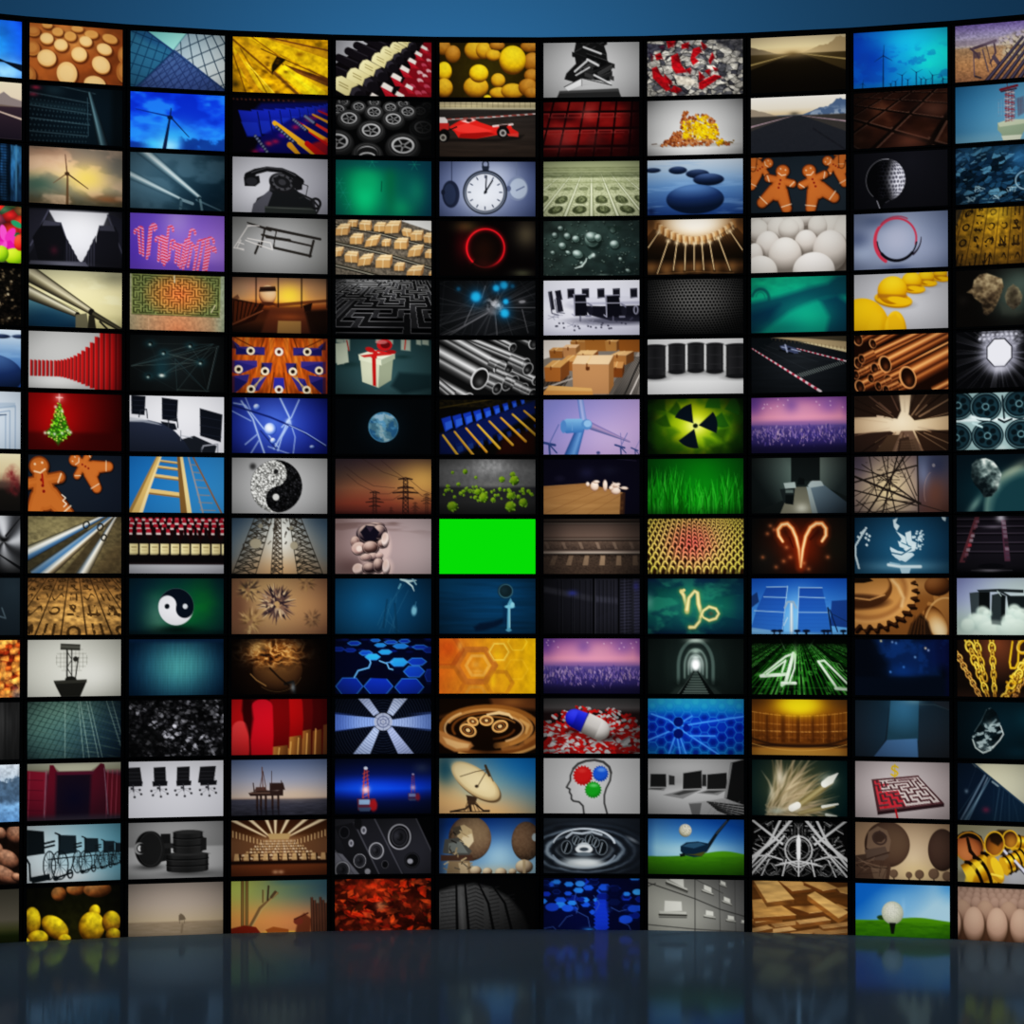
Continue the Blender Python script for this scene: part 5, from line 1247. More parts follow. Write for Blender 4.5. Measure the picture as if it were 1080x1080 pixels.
@S(6, 11, 'amber honeycomb cells melting into yellow, eleventh row')
def _(p):
    p.h(0, 'b85c18', 30, 'c87c20', 60, 'cc9018', 100, 'c89c08').gl(10, 10, 12, 12, 'c04c14', .7).gl(30, 50, 30, 10, 'b07020', .4)
    def hx6(x, y, R, w, c, a=.9, rot=0):
        q = [(x + R * math.cos(t + rot), y + R * .95 * math.sin(t + rot)) for t in np.arange(7) * math.pi / 3]; p.ln(q, w, c, a, 1)
    hx6(38, 28, 20, 6, 'a86428', .8); hx6(4, 12, 20, 5, '9c4c18', .7); hx6(6, 46, 20, 4, 'a4601c', .7); hx6(40, 28, 12, 3, 'd8a050', .7); hx6(62, 14, 10, 1, 'f0d870'); hx6(62, 14, 11.5, 1, 'e0a840', .6)
    hx6(81, 4, 10, .8, 'e8c850', .8); hx6(80, 32, 12, 1.2, 'd8a828', .6); hx6(62, 46, 14, 4, 'a86c1c', .6); hx6(38, 60, 12, 3, 'c08838', .6)
    for x, y, a, b in ((38, 27, 4, 3), (22, 8, 3, 5), (56, 44, 3, 7), (60, 16, 4, 5), (40, 34, 6, 2)):
        p.gl(x, y, a, b, 'd89c48' if x < 50 else 'e0b018', .7)
    p.tex(.07, 5, 7, 5)

@S(6, 12, 'swirling gold and brown liquid ripples, twelfth row')
def _(p):
    p.bg('160902').pl('52 -1 101 -1 101 12 56 10', '7c4820', .8, 5).gl(76, 4, 12, 4, 'a06830', .6)
    for q in ('0 20 20 14 44 12 70 14 101 22', ):
        p.ln(q, 3, '5c3414', .8, 3)
    for a0, a1, rx, ry, w, c in ((150, 400, 50, 22, 5, '9c6428'), (200, 420, 44, 19, 3, 'c89050'), (160, 350, 38, 16, 2.4, '7c4818'), (-60, 80, 40, 18, 6, 'b47c3c'), (-50, 60, 35, 15, 2, 'e0b078'), (190, 330, 30, 12, 1.6, 'b07838'), (20, 150, 56, 26, 6, '8c5420'), (30, 120, 62, 29, 3, 'd8a460'), (150, 230, 46, 20, 2, 'e0b47c'), (10, 80, 26, 11, 2, '6c3c14')):
        p.arc(52, 31, rx, ry, a0, a1, w, c, .9, 1.6)
    for x, y, r, t in ((30, 33, 8, .4), (49, 23, 6.4, 0), (63, 29, 7.6, -.3), (35, 24, 5, .3)):
        p.el(x, y, r * 1.15, r * .85, '160902', t).rg(x, y, r, r * .7, 2.2, 'd8a464', t).rg(x, y, r * .6, r * .42, 1.4, '8c5828', t).el(x, y, r * .3, r * .24, 'e0b880', t)
    p.pl('0 33 8 36 22 42 33 45 36 49 30 54 16 55 6 50 0 44', 'b88048', .95, 2).pl('4 40 20 45 32 47 30 51 18 52 8 47', 'e0b47c', .9, 2)
    p.ln('50 17 62 15 72 17 76 21', [2, 3.4, 3, 1], 'e8c490', .95, 1).ln('84 22 92 28 90 36', [2, 4, 2], 'd8a868', .8, 2).gl(50, 48, 12, 10, '120702', .9).ln('66 52 82 50 98 40', 4, 'a87038', .8, 2).vig(.3)

def dish(p, x, y, rx, ry, rot, c0, c1, c2):
    p.el(x + 1.5, y + 2, rx, ry, c0, rot).el(x, y, rx, ry, c1, rot).el(x - .8, y - 1.2, rx * .94, ry * .9, c2, rot, 1, 3)

@S(6, 13, 'large cream satellite dish on a blue to gold sky, thirteenth row')
def _(p):
    p.bg((90, 0, '0860a0', 60, 57, 'd8ac74')).gl(100, 2, 40, 24, '0c68a4', .7).gl(20, 54, 50, 8, 'd0a878', .7).gl(40, 30, 24, 14, '5c98a8', .5).gl(6, 12, 12, 18, '0c4860', .8)
    k = '2c2018'
    p.ln('30 42 33 54', 2.4, k).ln('36 42 28 52 12 55', 1.8, k).ln('36 46 46 54 52 54', 1.6, k).ln('14 55 52 55', 1, k).pl('28 38 40 40 37 48 31 48', '3c2c20')
    for d in range(6):
        p.ln([(30 + d * 1.4, 44), (26 + d * 4, 55)], .8, '4c3824', .8)
    dish(p, 38, 24, 29, 13, .62, '5c4830', 'a89068', 'd0bc90'); p.el(36, 22, 24, 8, 'e0d0a8', .62, .5, 6)
    p.el(39, 29, 2, 1.6, '382c20').ln('22 19 38 14 50 12', .8, '5c4c34').ln('40 29 50 12', .9, '5c4c34').ln('48 8 52 18', 2.6, '403424').ln('56 24 51 12', .8, '5c4c34').vig(.3)

@S(6, 14, 'two giant dish antennas seen from behind against blue sky, fourteenth row')
def _(p):
    p.bg((50, 0, '0c3878', 60, 57, '90b4c8')).gl(62, 40, 16, 16, 'a8c8d4', .6).mix(sm(12, 0, X), '14284c', .6).mix(sm(90, 100, X) * sm(20, 0, Y), '0a1c40', .7).gl(60, 55, 30, 6, 'c0b494', .6)
    p.ball(32, 21, 22, 23, '2c2018', '5c4838', '7c6850', .3, -.4).ball(90, 24, 15, 20, '20160f', '4c3828', '6c5440', -.3, -.4).mix(np.maximum(m_el(32, 21, 22, 23), m_el(90, 24, 15, 20)) * noise(2, 2, 5), '9c8468', .25)
    r = p.r
    for q, c in (('16 10 26 7 34 12 36 22 30 28 20 22', 'b09c78'), ('14 10 22 8 24 14 16 20', '4c4438'), ('24 20 34 16 36 24 28 34 22 30', 'c8b898'), ('6 22 20 20 34 34 30 40 4 36', '4c4c48'), ('10 26 22 24 30 36 10 36', '6c706c'), ('2 38 34 38 36 44 2 44', '4c3428'), ('10 44 32 44 34 57 8 57', '8c785c'), ('20 46 30 46 30 57 22 57', 'b8a484')):
        p.pl(q, c)
    for k in range(34):
        x, y = r.uniform(8, 34), r.uniform(8, 54); p.ln([(x, y), (x + r.uniform(-5, 5), y + r.uniform(-4, 4))], r.uniform(.6, 1.6), r.choice(['2c241c', 'c8b48c', '5c5448', '988464', '1c1814']), .85)
    for x, y, s in ((38, 54, 6), (50, 55, 5), (64, 56, 6), (76, 55, 4), (88, 50, 9)):
        p.ball(x, y, s, s * .8, '4c3c2c', 'a8947c', 'd8c8a8')
    p.el(99, 20, 3, 4, '98a4a8').ln('88 44 88 57', 3, 'b09c7c').vig(.4)

@S(6, 15, 'close black tyre tread with curved grooves, bottom row')
def _(p):
    p.bg('050505')
    m = m_poly('-2 14 14 9 36 6 54 10 72 20 86 36 96 60 -2 60', 4)
    p.mix(m, (20, 8, '585858', 70, 57, '1c1c1c')).mix(m * noise(1.5, 1.2, 3), '2c2c2c', .3)
    for k in range(13):
        y = 10 + k * 4; p.ln([(2, y + 2), (19, y)], .8, '222', .8).ln([(30, y - 1), (38, y - 3.5), (46, y)], .9, '1a1a1a', .9).ln([(52, y + 1), (62, y - 1)], 1., '1a1a1a', .8).ln([(68, y + 9), (78, y + 7)], .8, '181818', .8)
    for q in ('18 8 19 57', '27 6 31 57', '41 6 51 26 57 57', '56 9 68 26 76 57'):
        p.ln(q, [2, 3] if len(q) < 12 else [1.6, 2.4, 3], '080808')
    p.ln('22 10 25 57', 4, '606060', .5, 3).mix(sm(70, 100, X), '040404', .6).vig(.45)
# ---- seventh column
@S(7, 1, 'tottering stack of black books on a dark plinth, top row')
def _(p):
    p.bg((50, 28, 60, 'c4c4c4', '9c9c9c')).pl('17 51 78 49 81 57 14 57', '2c2c2c').pl('17 50 78 48 79 51 16 52.5', '484848')
    r = p.r
    p.pl('34 0 62 0 66 12 67 24 71 36 64 44 42 44 22 38 24 32 34 22 32 10', '181818')
    for k in range(26):
        y = r.uniform(2, 36); x = 50 + r.uniform(-15, 14) * (.6 + y / 60); L = r.uniform(5, 12); a = r.choice((-.5, -.4, .5, .35, .7))
        c, s = math.cos(a), math.sin(a)
        p.pl([(x - L * c, y - L * s - 2), (x + L * c, y + L * s - 2), (x + L * c, y + L * s + 2.4), (x - L * c, y - L * s + 2.4)], r.choice(['0e0e0e', '262626', '161616', '3a3a3a'])).ln([(x - L * c, y - L * s - 2), (x + L * c, y + L * s - 2)], .6, r.choice(['5c5c5c', '303030']), .8)
    for q, w in (('33 30 46 19', 2.2), ('46 18 57 24', 2.6), ('42 5 60 12', 2), ('53 34 70 43', 2), ('34 34 48 26', 1.4)):
        p.ln(q, w, 'd0d0d0', .9).ln([(x, y + 1.4) for x, y in pts(q)], .6, '3c3c3c')
    p.pl('22 46 40 37 40 44 26 50', 'd8d8d8').pl('40 37 60 40 71 45 66 46 40 44', 'b4b4b4').ln('22 46 40 37 71 44.6', .8, '202020').ln('40 38 40 45', .6, '505050').vig(.25)

@S(7, 2, 'dark red chocolate squares, second row')
def _(p):
    p.bg('180305'); u, v, w = hom('12 -4 96 -4 92 60 -4 60'); u2 = u * 5.2; v2 = v * 3.6 + .1
    fu, fv = u2 - np.floor(u2), v2 - np.floor(v2); e = np.minimum(np.minimum(fu, 1 - fu) * 1.1, np.minimum(fv, 1 - fv) * .9)
    p.mix(sm(.04, .1, e), ramp(noise(26, 16, 4), 0, '3c0608', .5, '6c0c0c', 1, '8c1c18')).mix(((e > .06) & (e < .13)) * (fv < .3), 'b04440', .5).mix((e < .05) * 1., '140203')
    p.gl(46, 12, 8, 8, 'c06058', .45).gl(20, 40, 14, 14, '8c4040', .45).gl(52, 40, 10, 10, '7c3430', .4).mix(sm(76, 100, X), '140204', .9).mix(sm(42, 60, Y + X * .12), '1c0304', .7).ln('6 16 80 16', .7, 'a85048', .6).ln('4 33 84 32', .7, '8c3c38', .6).vig(.45)

@S(7, 3, 'sheets of green banknotes in rows to the horizon, third row')
def _(p):
    p.v(0, '9aa27c', 6, 'aab088', 14, 'b4ba94', 57, 'c4c8a4'); vx, vy = 50, -12
    k = (X - vx) / (Y - vy) * 69 / 27.5; fu = k - np.floor(k); near = sm(10, 16, Y)
    p.mix(near * lines(k, 1, .09), 'dce0c0').mix(near * lines(k + .07, 1, .03), '747c58', .8).mix(near * lines(k - .07, 1, .03), '747c58', .8)
    for y, h, a in ((50, 4.4, .95), (40, 4.4, .9), (28.5, 1.8, .5)):
        d = np.hypot((fu - .5) / .3, (Y - y) / h); p.mix(sm(1.1, .9, d), '3c4428', a).mix(sm(.8, .5, np.hypot((fu - .52) / .24, (Y - y + h * .2) / h)) * noise(1.6, 1.2, 5), 'b4bc90', .75)
    p.mix(near * np.exp(-((Y - 45) / 1.4) ** 2) * (abs(fu - .5) < .36), 'd8dcb8', .8).mix(near * np.exp(-((Y - 34.5) / 1.2) ** 2), 'd4d8b4', .5).mix(near * (noise(1.4, .9, 8) > .6) * (abs(fu - .5) < .4), '7c845c', .45)
    for y, c, w in ((7, '6c7450', .8), (9.4, '747c56', .9), (12.4, '606848', 1.2), (15.4, '525a3c', 1.8), (18.4, 'd4d8b0', 1), (22, '8c9468', .7)):
        p.mix(np.exp(-((Y - y) / w) ** 2) * (.5 + .5 * noise(4, 1, int(y))), c, .8)
    p.vig(.35)

@S(7, 4, 'water drops on grey-green glass, fourth row')
def _(p):
    p.bg((30, 10, '34443f', 80, 57, '283a38')).tex(.25, 14, 10, 4)
    r = p.r
    for k in range(130):
        x, y, s = r.uniform(0, 100), r.uniform(0, 57), r.uniform(.5, 1.6)
        p.el(x + .4, y + .5, s, s * .8, '18241f', 0, .8).el(x - .2, y - .2, s * .6, s * .45, '7c9088', 0, .8)
    for x, y, a, b, t in ((51, 20, 8, 8, .4), (50, 17, 6, 5, .4), (36, 35, 6, 4.4, .4), (20, 26, 4, 3.6, .3), (74, 25, 5, 4.4, .1), (25, 16, 3.6, 3.4, .2), (34, 19, 4, 3.6, 0), (57, 18, 4, 4, 0), (12, 15, 3, 3, 0), (26, 33, 3, 2, .4), (72, 10, 3, 3, 0), (80, 40, 2, 2, 0), (18, 8, 3, 2.6, 0), (10, 33, 2.4, 2, 0), (40, 44, 2, 2, 0), (88, 52, 3, 2, .4)):
        p.el(x + a * .2, y + b * .3, a, b, '101c18', t, .8, 2).ball(x, y, a, b, '1c2c28', '4c605a', 'a8bcb4', -.3, -.6, t).gl(x - a * .3, y - b * .4, a * .5, b * .35, 'dce8e4', .7, 2, t).arc(x, y, a * .8, b * .8, 10, 120, .6, '8ca098', .6)
    p.ln('33 49 40 47 44 42 45 39', [1, 2, 1.4, 1], 'c4d4cc').ln('48 38 52 35', 3, '8ca098').gl(52, 36, 2, 2, 'd8e4e0', .8).pl('66 6 82 6 80 11 68 10', '22342e', .8, 2).gl(62, 56, 6, 1, '98aca4', .6).vig(.45)

@S(7, 5, 'round conference table ringed with black chairs on white, fifth row')
def _(p):
    p.v(0, 'dcdce4', 16, 'd0d0dc', 30, 'd8d8e0', 57, 'b4b4c4').gl(20, 45, 26, 10, 'dcdce6', .7)
    p.el(74, 26, 46, 8, '9c9cac', 0, 1, 3).el(74, 23, 48, 6, 'c8c8d4').pl('40 25 101 25 101 43 70 42 48 36', '14141f').pl('101 22 101 26 60 27 42 26 44 23', 'a8a8b8').ln('40 26 101 26', .8, 'e8e8f0')
    p.el(76, 42, 42, 4, '2c2c3c', 0, .7, 4)
    for x in (25, 40, 56, 72, 90):
        p.pl([(x, 9), (x + 7.4, 8.6), (x + 7.6, 18), (x + .4, 19)], '181822').ln([(x + .6, 10), (x + 7, 9.6)], .7, '5c5c6c').ln([(x + 1, 18), (x + 7, 18)], 1, '7c7c8c', .7)
    p.pl('5 12 9 11 12 30 8 31', '20202c').pl('12 11 18 10 20 20 14 20', '1c1c28').pl('13 18 18 17 21 32 15 33', '242430').ln('6 12 9 34 16 36', 1.2, '50505e').ln('12 20 14 33 22 34', 1, '60606e')
    for x, w, y, h in ((31, 15, 15, 22), (64, 17, 16, 22)):
        p.pl([(x, y), (x + w * .86, y - .4), (x + w, y + h), (x + w * .12, y + h)], '0e0e18').ln([(x, y), (x + w * .86, y - .4)], 1, '8c8c9c').ln([(x + 1, y), (x + w * .1, y + h), (x - 1, y + h - 2)], 1.2, '9c9cac').ln([(x + w, y + h * .4), (x + w + 4, y + h * .5), (x + w + 3, y + h), (x + w * .9, y + h)], 1.8, '7c7c8c').ln([(x + 2, y + h * .35), (x + w * .9, y + h * .35)], .8, 'b0b0c0').el(x + w + 3, y + h * .75, 2.6, 4.6, '1c1c28').ln([(x + w * .5, y + h), (x + w * .5, y + h + 5)], 1.6, '5c5c6c')
    p.rg(96, 31, 2, 4, 1.4, '8c8c9c')
    for k in range(24):
        x = p.r.uniform(5, 96); y = 36 + 14 * (1 - ((x - 50) / 60) ** 2) + p.r.uniform(-5, 3); p.el(x, y, 1, .9, '3c3c4c')
    for x, y in ((14, 36), (10, 38), (30, 46), (50, 44)):
        for a in range(5):
            p.ln([(x, y), (x + 6 * math.cos(a * 1.26), y + 3 * math.sin(a * 1.26))], .7, '8c8c9c', .8)
    p.vig(.15)

@S(7, 6, 'brown cardboard boxes piled on a roller conveyor, sixth row')
def _(p):
    p.bg('7c746c').pl('0 0 30 0 40 8 0 20', 'd0c8c0').pl('72 57 100 10 100 57', (70, 57, '54504c', 100, 30, 'a49c94'))
    for k in range(16):
        p.ln([(66 + k * 2, 57), (90 + k * 1.1, 18)], .7, '2c2824', .7)
    p.ln('84 57 101 20', 1.4, '1c1a18').ln('90 57 101 34', 1.4, 'dcd4cc').pl('0 40 26 38 22 46 0 57', '4c423a')
    for k in range(8):
        p.ln([(k * 4, 38), (k * 3.4 - 8, 57)], .7, '1c1814')
    p.ln('0 50 30 40', 1.6, 'a8a098')
    def crate(x, y, w, h, tx, ty, c=('ac7c50', 'dcb48c', '845c34')):
        p.pl([(x, y), (x + w, y + .5), (x + w, y + h), (x + 1, y + h)], c[0]).pl([(x, y), (x + tx, y - ty), (x + w + tx, y - ty), (x + w, y + .5)], c[1]).pl([(x + w, y + .5), (x + w + tx, y - ty), (x + w + tx, y + h - ty), (x + w, y + h)], c[2]).ln([(x + w * .4, y), (x + w * .4 + tx, y - ty)], 1, 'e4bc84', .8).ln([(x + w * .4, y), (x + w * .4, y + 2.4)], 1.6, '6c3c14', .8)
    crate(28, 2, 16, 10, 4, 4, ('9c6c38', 'b08048', '6c4020')); crate(43, -2, 22, 14, 5, 3, ('98642c', 'a06c38', '744418')); crate(64, 2, 12, 10, 5, 3, ('a87840', 'c89860', '744820')); crate(78, -3, 22, 16, 3, 3, ('905820', '905820', '6c3c10'))
    crate(6, 11, 14, 8, 4, 3, ('905c28', 'c08c50', '6c401c')); crate(20, 8, 14, 10, 4, 3); crate(70, 16, 16, 10, 8, 4, ('a87440', 'd8ac78', '6c4420')); crate(34, 15, 18, 8, 5, 4, ('a87038', 'dcb480', '7c4c24')); crate(18, 22, 14, 10, 8, 6, ('98602c', 'c89458', '6c4420')); crate(1, 28, 17, 15, 9, 7, ('a0642c', 'c8985c', '784820'))
    crate(70, 29, 12, 10, 2, 6, ('7c4418', 'c89058', '5c300c')); crate(30, 25, 38, 31, 5, 9, ('b8885c', 'e4c49c', '94683c')); p.pl('44 28 48 28 48 31 46 32 44 31', '5c3010')
    p.pl('6 47 50 50 52 58 -2 58 0 54', 'c89050').pl('6 47 50 50 51 53 3 52', 'd8a868').vig(.2)

@S(7, 7, 'large white wind turbine hub against lilac sky, seventh row')
def _(p):
    p.bg((20, 0, '8484c0', 70, 50, 'b49cc8')).gl(70, 40, 30, 18, 'bca8cc', .6)
    st = (-1, '34609c', -.3, '6c98cc', .3, '4c78b0', 1, '2c5088')
    p.tube(40, 26, 4, 28, 60, 7, *st); p.tube(38, -2, 3, 42, 24, 3.4, -1, '6c84bc', 0, 'a4acd8', 1, '5c78b4'); p.tube(46, 26, 4, 90, 44, .6, -1, '746ca4', -.2, 'a890b4', 1, '4c5888')
    p.pl('18 24 24 20 40 20 44 26 40 34 24 35 18 31', (0, 20, '80b0d8', 0, 35, '3c70ac')).el(21, 28, 3, 6.6, '5484bc').el(45, 26, 5.6, 5.4, '5888bc').el(46, 25, 4, 3.6, '8cb4dc').ln('30 24 30 32', .8, '6c98c8')
    k = '34487c'
    for x, y, s in ((6, 46, 1.), (80, 49, .7), (95, 52, .5)):
        p.ln([(x, y), (x + 1 * s, 58)], 2 * s, k).ln([(x - 8 * s, y - 2), (x + 6 * s, y + 1)], 2.6 * s, k).ln([(x, y), (x + 10 * s, y - 20 * s)], 1 * s, '5c68a0').ln([(x, y), (x + 8 * s, y + 9 * s)], 1.4 * s, k)
    p.ln('81 48 80 35', .8, '7c78ac').el(57, 55, 2, 1.6, '4c5484').vig(.15)

@S(7, 8, 'knocked over pale skittles at the end of a wooden lane, eighth row')
def _(p):
    p.bg('0c0a1c').gl(45, 14, 8, 6, '20203c', .8).gl(68, 12, 10, 5, '18182c', .8).ln('76 0 96 2', .8, '2c2840').el(17, 20, 5, 3, '1c1a30', 0, .7, 3)
    p.pl('-1 28 44 25 84 35 82 58 -1 58', (20, 28, '9c7448', 20, 57, 'b88c58')).pl('80 36 85 34 84 58 79 58', '3c2418')
    for q in ('-1 30 48 26', '-1 57 62 30', '20 57 76 33', '46 57 82 36', '-1 42 52 28'):
        p.ln(q, .6, '7c5430', .6)
    p.mix(m_poly('-1 28 44 25 84 35 82 58 -1 58') * noise(30, 3, 3, 3, X + Y * 1.6, Y), '8c6438', .4)
    for x, y, a, b, t in ((46, 26, 2, 2.4, 0), (53, 28, 4.4, 5, 0), (55, 23.5, 3.4, 1.6, 0), (64, 27.5, 2.4, 6, 0), (74, 29, 4.6, 4.4, 0), (75, 33, 5, 3.6, 0), (84, 30, 4, 1.6, .1), (70, 30, 2.2, 2.2, 0), (76, 27, 4, 2, -.4)):
        p.ball(x, y, a, b, '8c6858', 'd8bca8', 'f8e4d4', .2, -.5, t)
    p.ln('72 24 80 30 86 31', .8, 'f0d8c4').vig(.3)

@S(7, 9, 'railway sleepers and rails seen side-on in sepia, ninth row')
def _(p):
    p.v(0, '4c4038', 4, '241c18', 7, '5c4c44', 18, '6c5a50', 22, '241a16', 24, '5c4c42', 32, '3c302a', 34, '9c8c80', 36, '1c1512', 40, '40342c', 57, '4c3c32')
    p.ln('0 5 100 5', 1, '6c6058').ln('0 21 100 21', 1, '8c7c70').ln('0 35 100 35', 1.6, 'a89c90')
    f, e, i = vor(1.6, 1.3, 3); p.mix((Y > 37) * i, '6c5848', .5).mix((Y > 37) * sm(.6, 1, f), '1c140f', .6).mix(((Y > 23) & (Y < 32)) * i, '7c6858', .4)
    for k in range(7):
        x = 9 + k * 16.5; d = abs(k - 3) * .14
        p.pl([(x + 1, 38), (x + 5.6, 38), (x + 5 + (3 - k) * -.8, 48), (x - .6 + (3 - k) * -.8, 48)], '988068', 1 - d * 1.4).pl([(x - 8 + k, 24), (x - 4.6 + k, 24), (x - 2 + k, 31), (x - 5 + k, 31)], '8c7868', .8 - d)
    p.mix(sm(60, 100, X) * .5 + sm(30, 0, X) * .5, '1c1512', .7).vig(.45)

@S(7, 10, 'dark server cabinets behind perforated doors, tenth row')
def _(p):
    p.bg((90, 0, '34343f', 0, 50, '0c0c10')).mix(m_poly('0 8 52 18 52 24 0 14', 3), '34343c', .8).mix(m_poly('54 18 78 20 78 26 54 24', 3), '40404c', .8)
    for x in (15, 19, 29, 31, 38, 44, 49, 58, 62, 66, 70, 73):
        p.ln([(x, 2), (x, 57)], .7, '040406', .8).ln([(x + 1, 0), (x + 1, 57)], .5, '383842', .7)
    p.pl('51 0 54 0 54 57 51 57', '040406').pl('77 0 79 0 79 57 77 57', '08080a').ln('53.6 0 53.6 57', .6, '54545f').pl('79 0 92 0 92 57 79 57', '24242e').pl('94 0 100 0 100 57 94 57', '343448')
    for k in range(19):
        p.ln([(80, k * 3.2), (91, k * 3.2 - 1)], .7, '4c4c60', .8).ln([(94, k * 3.2), (100, k * 3.2 - .6)], .7, '5c5c7c', .8)
    for k in range(16):
        p.ln([(54, 42 + k * 1), (77, 30 + k * 1.8)], .4, '2c2c38', .7)
    p.gl(30, 15, 5, 3, '343c8c', .8).gl(96, 8, 3, 4, '4848a0', .7).ln('84 0 84 57', .7, '6c6c88', .6).ln('88 0 88 57', .5, '585870', .6).vig(.5)

def meadow(p, k):
    p.v(0, '7c4c94', 10, 'b070a4', 20, 'd890a8', 26, 'b47ca0', 29, '5c4c88', 36, '443870', 46, '302860', 57, '141030')
    p.gl(30 + k * 30, 12, 34, 11, 'd898ac', .7).gl(42, 8, 8, 8, '845c9c', .8).gl(82, 8, 10, 8, '8c60a4', .7).gl(2, 6, 10, 14, '5c3c90', .7).mix(sm(92, 100, X) * sm(30, 10, Y), '7c4c94', .6)
    r = p.r
    for j in range(420):
        x, y = r.uniform(0, 100), r.gauss(39, 4.4); h = r.uniform(1, 4); c = r.choice(['8c74a8', 'b49cbc', '6c5898', '4c4080', 'a088a0', '302868', '38307c'])
        if y < 30: continue
        p.ln([(x, y), (x + r.uniform(-1.4, 1.4), y - h)], r.uniform(.5, 1.1), c, .85)
    p.mix(sm(46, 54, Y), '181438', .75).gl(50, 26, 60, 2, '6c5490', .6)
    for j in range(14):
        x = r.uniform(0, 100); p.el(x, r.uniform(2, 12), .7, .7, 'e8c8dc', 0, .7)
    p.vig(.3)

@S(7, 11, 'pink and violet glow over purple grass, under the dark server cabinets picture')
def _(p):
    meadow(p, .8)

@S(7, 12, 'blue and white capsule lying on red and white pills, twelfth row')
def _(p):
    p.v(0, '383838', 10, '4c4848', 16, '1c1010', 57, '1c0808')
    m = m_el(50, 46, 62, 39, 0, 3); r = p.r; q = []
    for k in range(520):
        y = 8 + 52 * r.random() ** .8; x = r.uniform(-2, 102)
        if ((x - 50) / 58) ** 2 + ((y - 46) / 38) ** 2 < 1: q.append((y, x))
    for y, x in sorted(q):
        s = 1.1 + y / 17; a = r.uniform(-.8, .8); c, s2 = math.cos(a) * s, math.sin(a) * s; k = r.random(); d = .55 + .45 * sm(60, 15, abs(x - 42) + 0)
        red = '%02x%02x%02x' % (int(r.uniform(140, 205) * d), int(22 * d), int(20 * d)); wh = '%02x%02x%02x' % ((int(r.uniform(150, 205) * d),) * 3)
        p.ln([(x - c, y - s2), (x, y)], s * 1.15, red if k < .85 else wh, 1, .5).ln([(x, y), (x + c, y + s2)], s * 1.15, red if k < .52 else wh, 1, .5)
    p.gl(62, 40, 18, 5, '100404', .8).gl(30, 34, 12, 4, '180404', .6)
    a = .42
    p.ball(33, 21, 10.5, 9.6, '0a0c68', '1c20b8', '4048f0', -.1, -.7, a); p.tube(33, 21, 9.6, 43, 25.4, 10.4, -1, '3c44e8', -.3, '2028c0', 1, '0c0e68')
    p.ball(57, 32, 12, 11, '6c6864', 'b0aca8', 'd4d0cc', -.1, -.7, a); p.tube(43, 25, 11, 57, 31.6, 11, -1, 'd0ccc8', 0, 'b4b0ac', 1, '5c5854'); p.ln('39 34 46 16', 1, '2c2c50', .6).vig(.35)

@S(7, 13, 'outline of a head with red, blue and green gears inside, thirteenth row')
def _(p):
    p.bg((48, 28, 60, 'b8b8b8', '848484'))
    q = '42 57 41 49 37 45 31 44 29 42 29 38 27 35 27.5 32 24 30 28 23 28 18 31 11 36 6 44 3 53 2 62 4 68 9 70 15 69 23 65 31 63 38 63 46 66 57'
    p.ln(q, 1.9, '383838', .95, .8).ln('31 11 36 6 44 3 53 2 62 4 68 9 70 15', 2.6, '404040')
    def gear(x, y, r, c, d, n=18):
        p.pl([(x + (r if k % 4 < 2 else r * .88) * math.cos(k * math.pi / n / 2), y + (r if k % 4 < 2 else r * .88) * math.sin(k * math.pi / n / 2)) for k in range(n * 4)], d, 1, .6).ball(x, y, r * .86, r * .86, d, c, c, -.2, -.5)
    gear(41, 18, 10.4, 'b01c1c', '9c1414'); gear(59, 16, 8.4, '1c54b8', '144498'); gear(51.5, 32.5, 8.8, '189020', '107818')
    p.el(60, 12, 4, 2, '7ca0d8', 0, .6, 2).el(52, 28, 4, 1.6, '8cd090', 0, .6, 2).el(40, 13, 4, 2, 'c84c44', 0, .5, 2)

@S(7, 14, 'water drop crown and dark rippling rings, fourteenth row')
def _(p):
    p.bg('20262e'); r = np.hypot((X - 42) / 2.3, Y - 33); n = noise(18, 8, 4)
    t = .5 + .5 * np.sin(r * 1.15 + 2 * n); p.a = ramp(t * sm(40, 8, r) + .1 * n, 0, '14181e', .4, '242c36', .7, '5c6874', 1, '9ca8b0'); p.mix(sm(14, 0, Y), '2c343e', .6).mix(sm(70, 100, X), '181e28', .5)
    p.el(42, 30, 31, 16, '161a20', 0, .85, 4).arc(42, 28, 32, 17, 190, 350, (1.4, 2.4), 'b8c0c8').arc(42, 32, 34, 19, 20, 160, 2, '8c98a4', .8).el(40, 46, 22, 5.5, 'a8b0b4', 0, .9, 4).el(44, 46, 14, 3, 'd0d4d4', 0, .8, 3)
    for x, y, s in ((24, 30, 7), (34, 23, 5), (48, 22, 6), (60, 30, 8), (40, 26, 5), (54, 25, 5)):
        p.el(x, y, s * .8, s, '0c1014').rg(x, y, s * .75, s * .95, 1, '7c868e', 0, .8).ln([(x - 2, y + s * .7), (x + 1, y - s * .6)], 1.2, '98a2aa', .8)
    p.ln('24 20 30 15 40 16 50 14 60 17', 2.4, 'a0a8b0').el(42, 30, 7, 5, 'a8aeb2').el(42, 32, 9, 4.6, 'c4c8ca').el(42, 32, 4.6, 2, '3c444c').el(42, 37, 10, 2, '5c666e').el(92, 22, 6, 1.6, 'a0a8b0', .5, .6, 2).vig(.35)

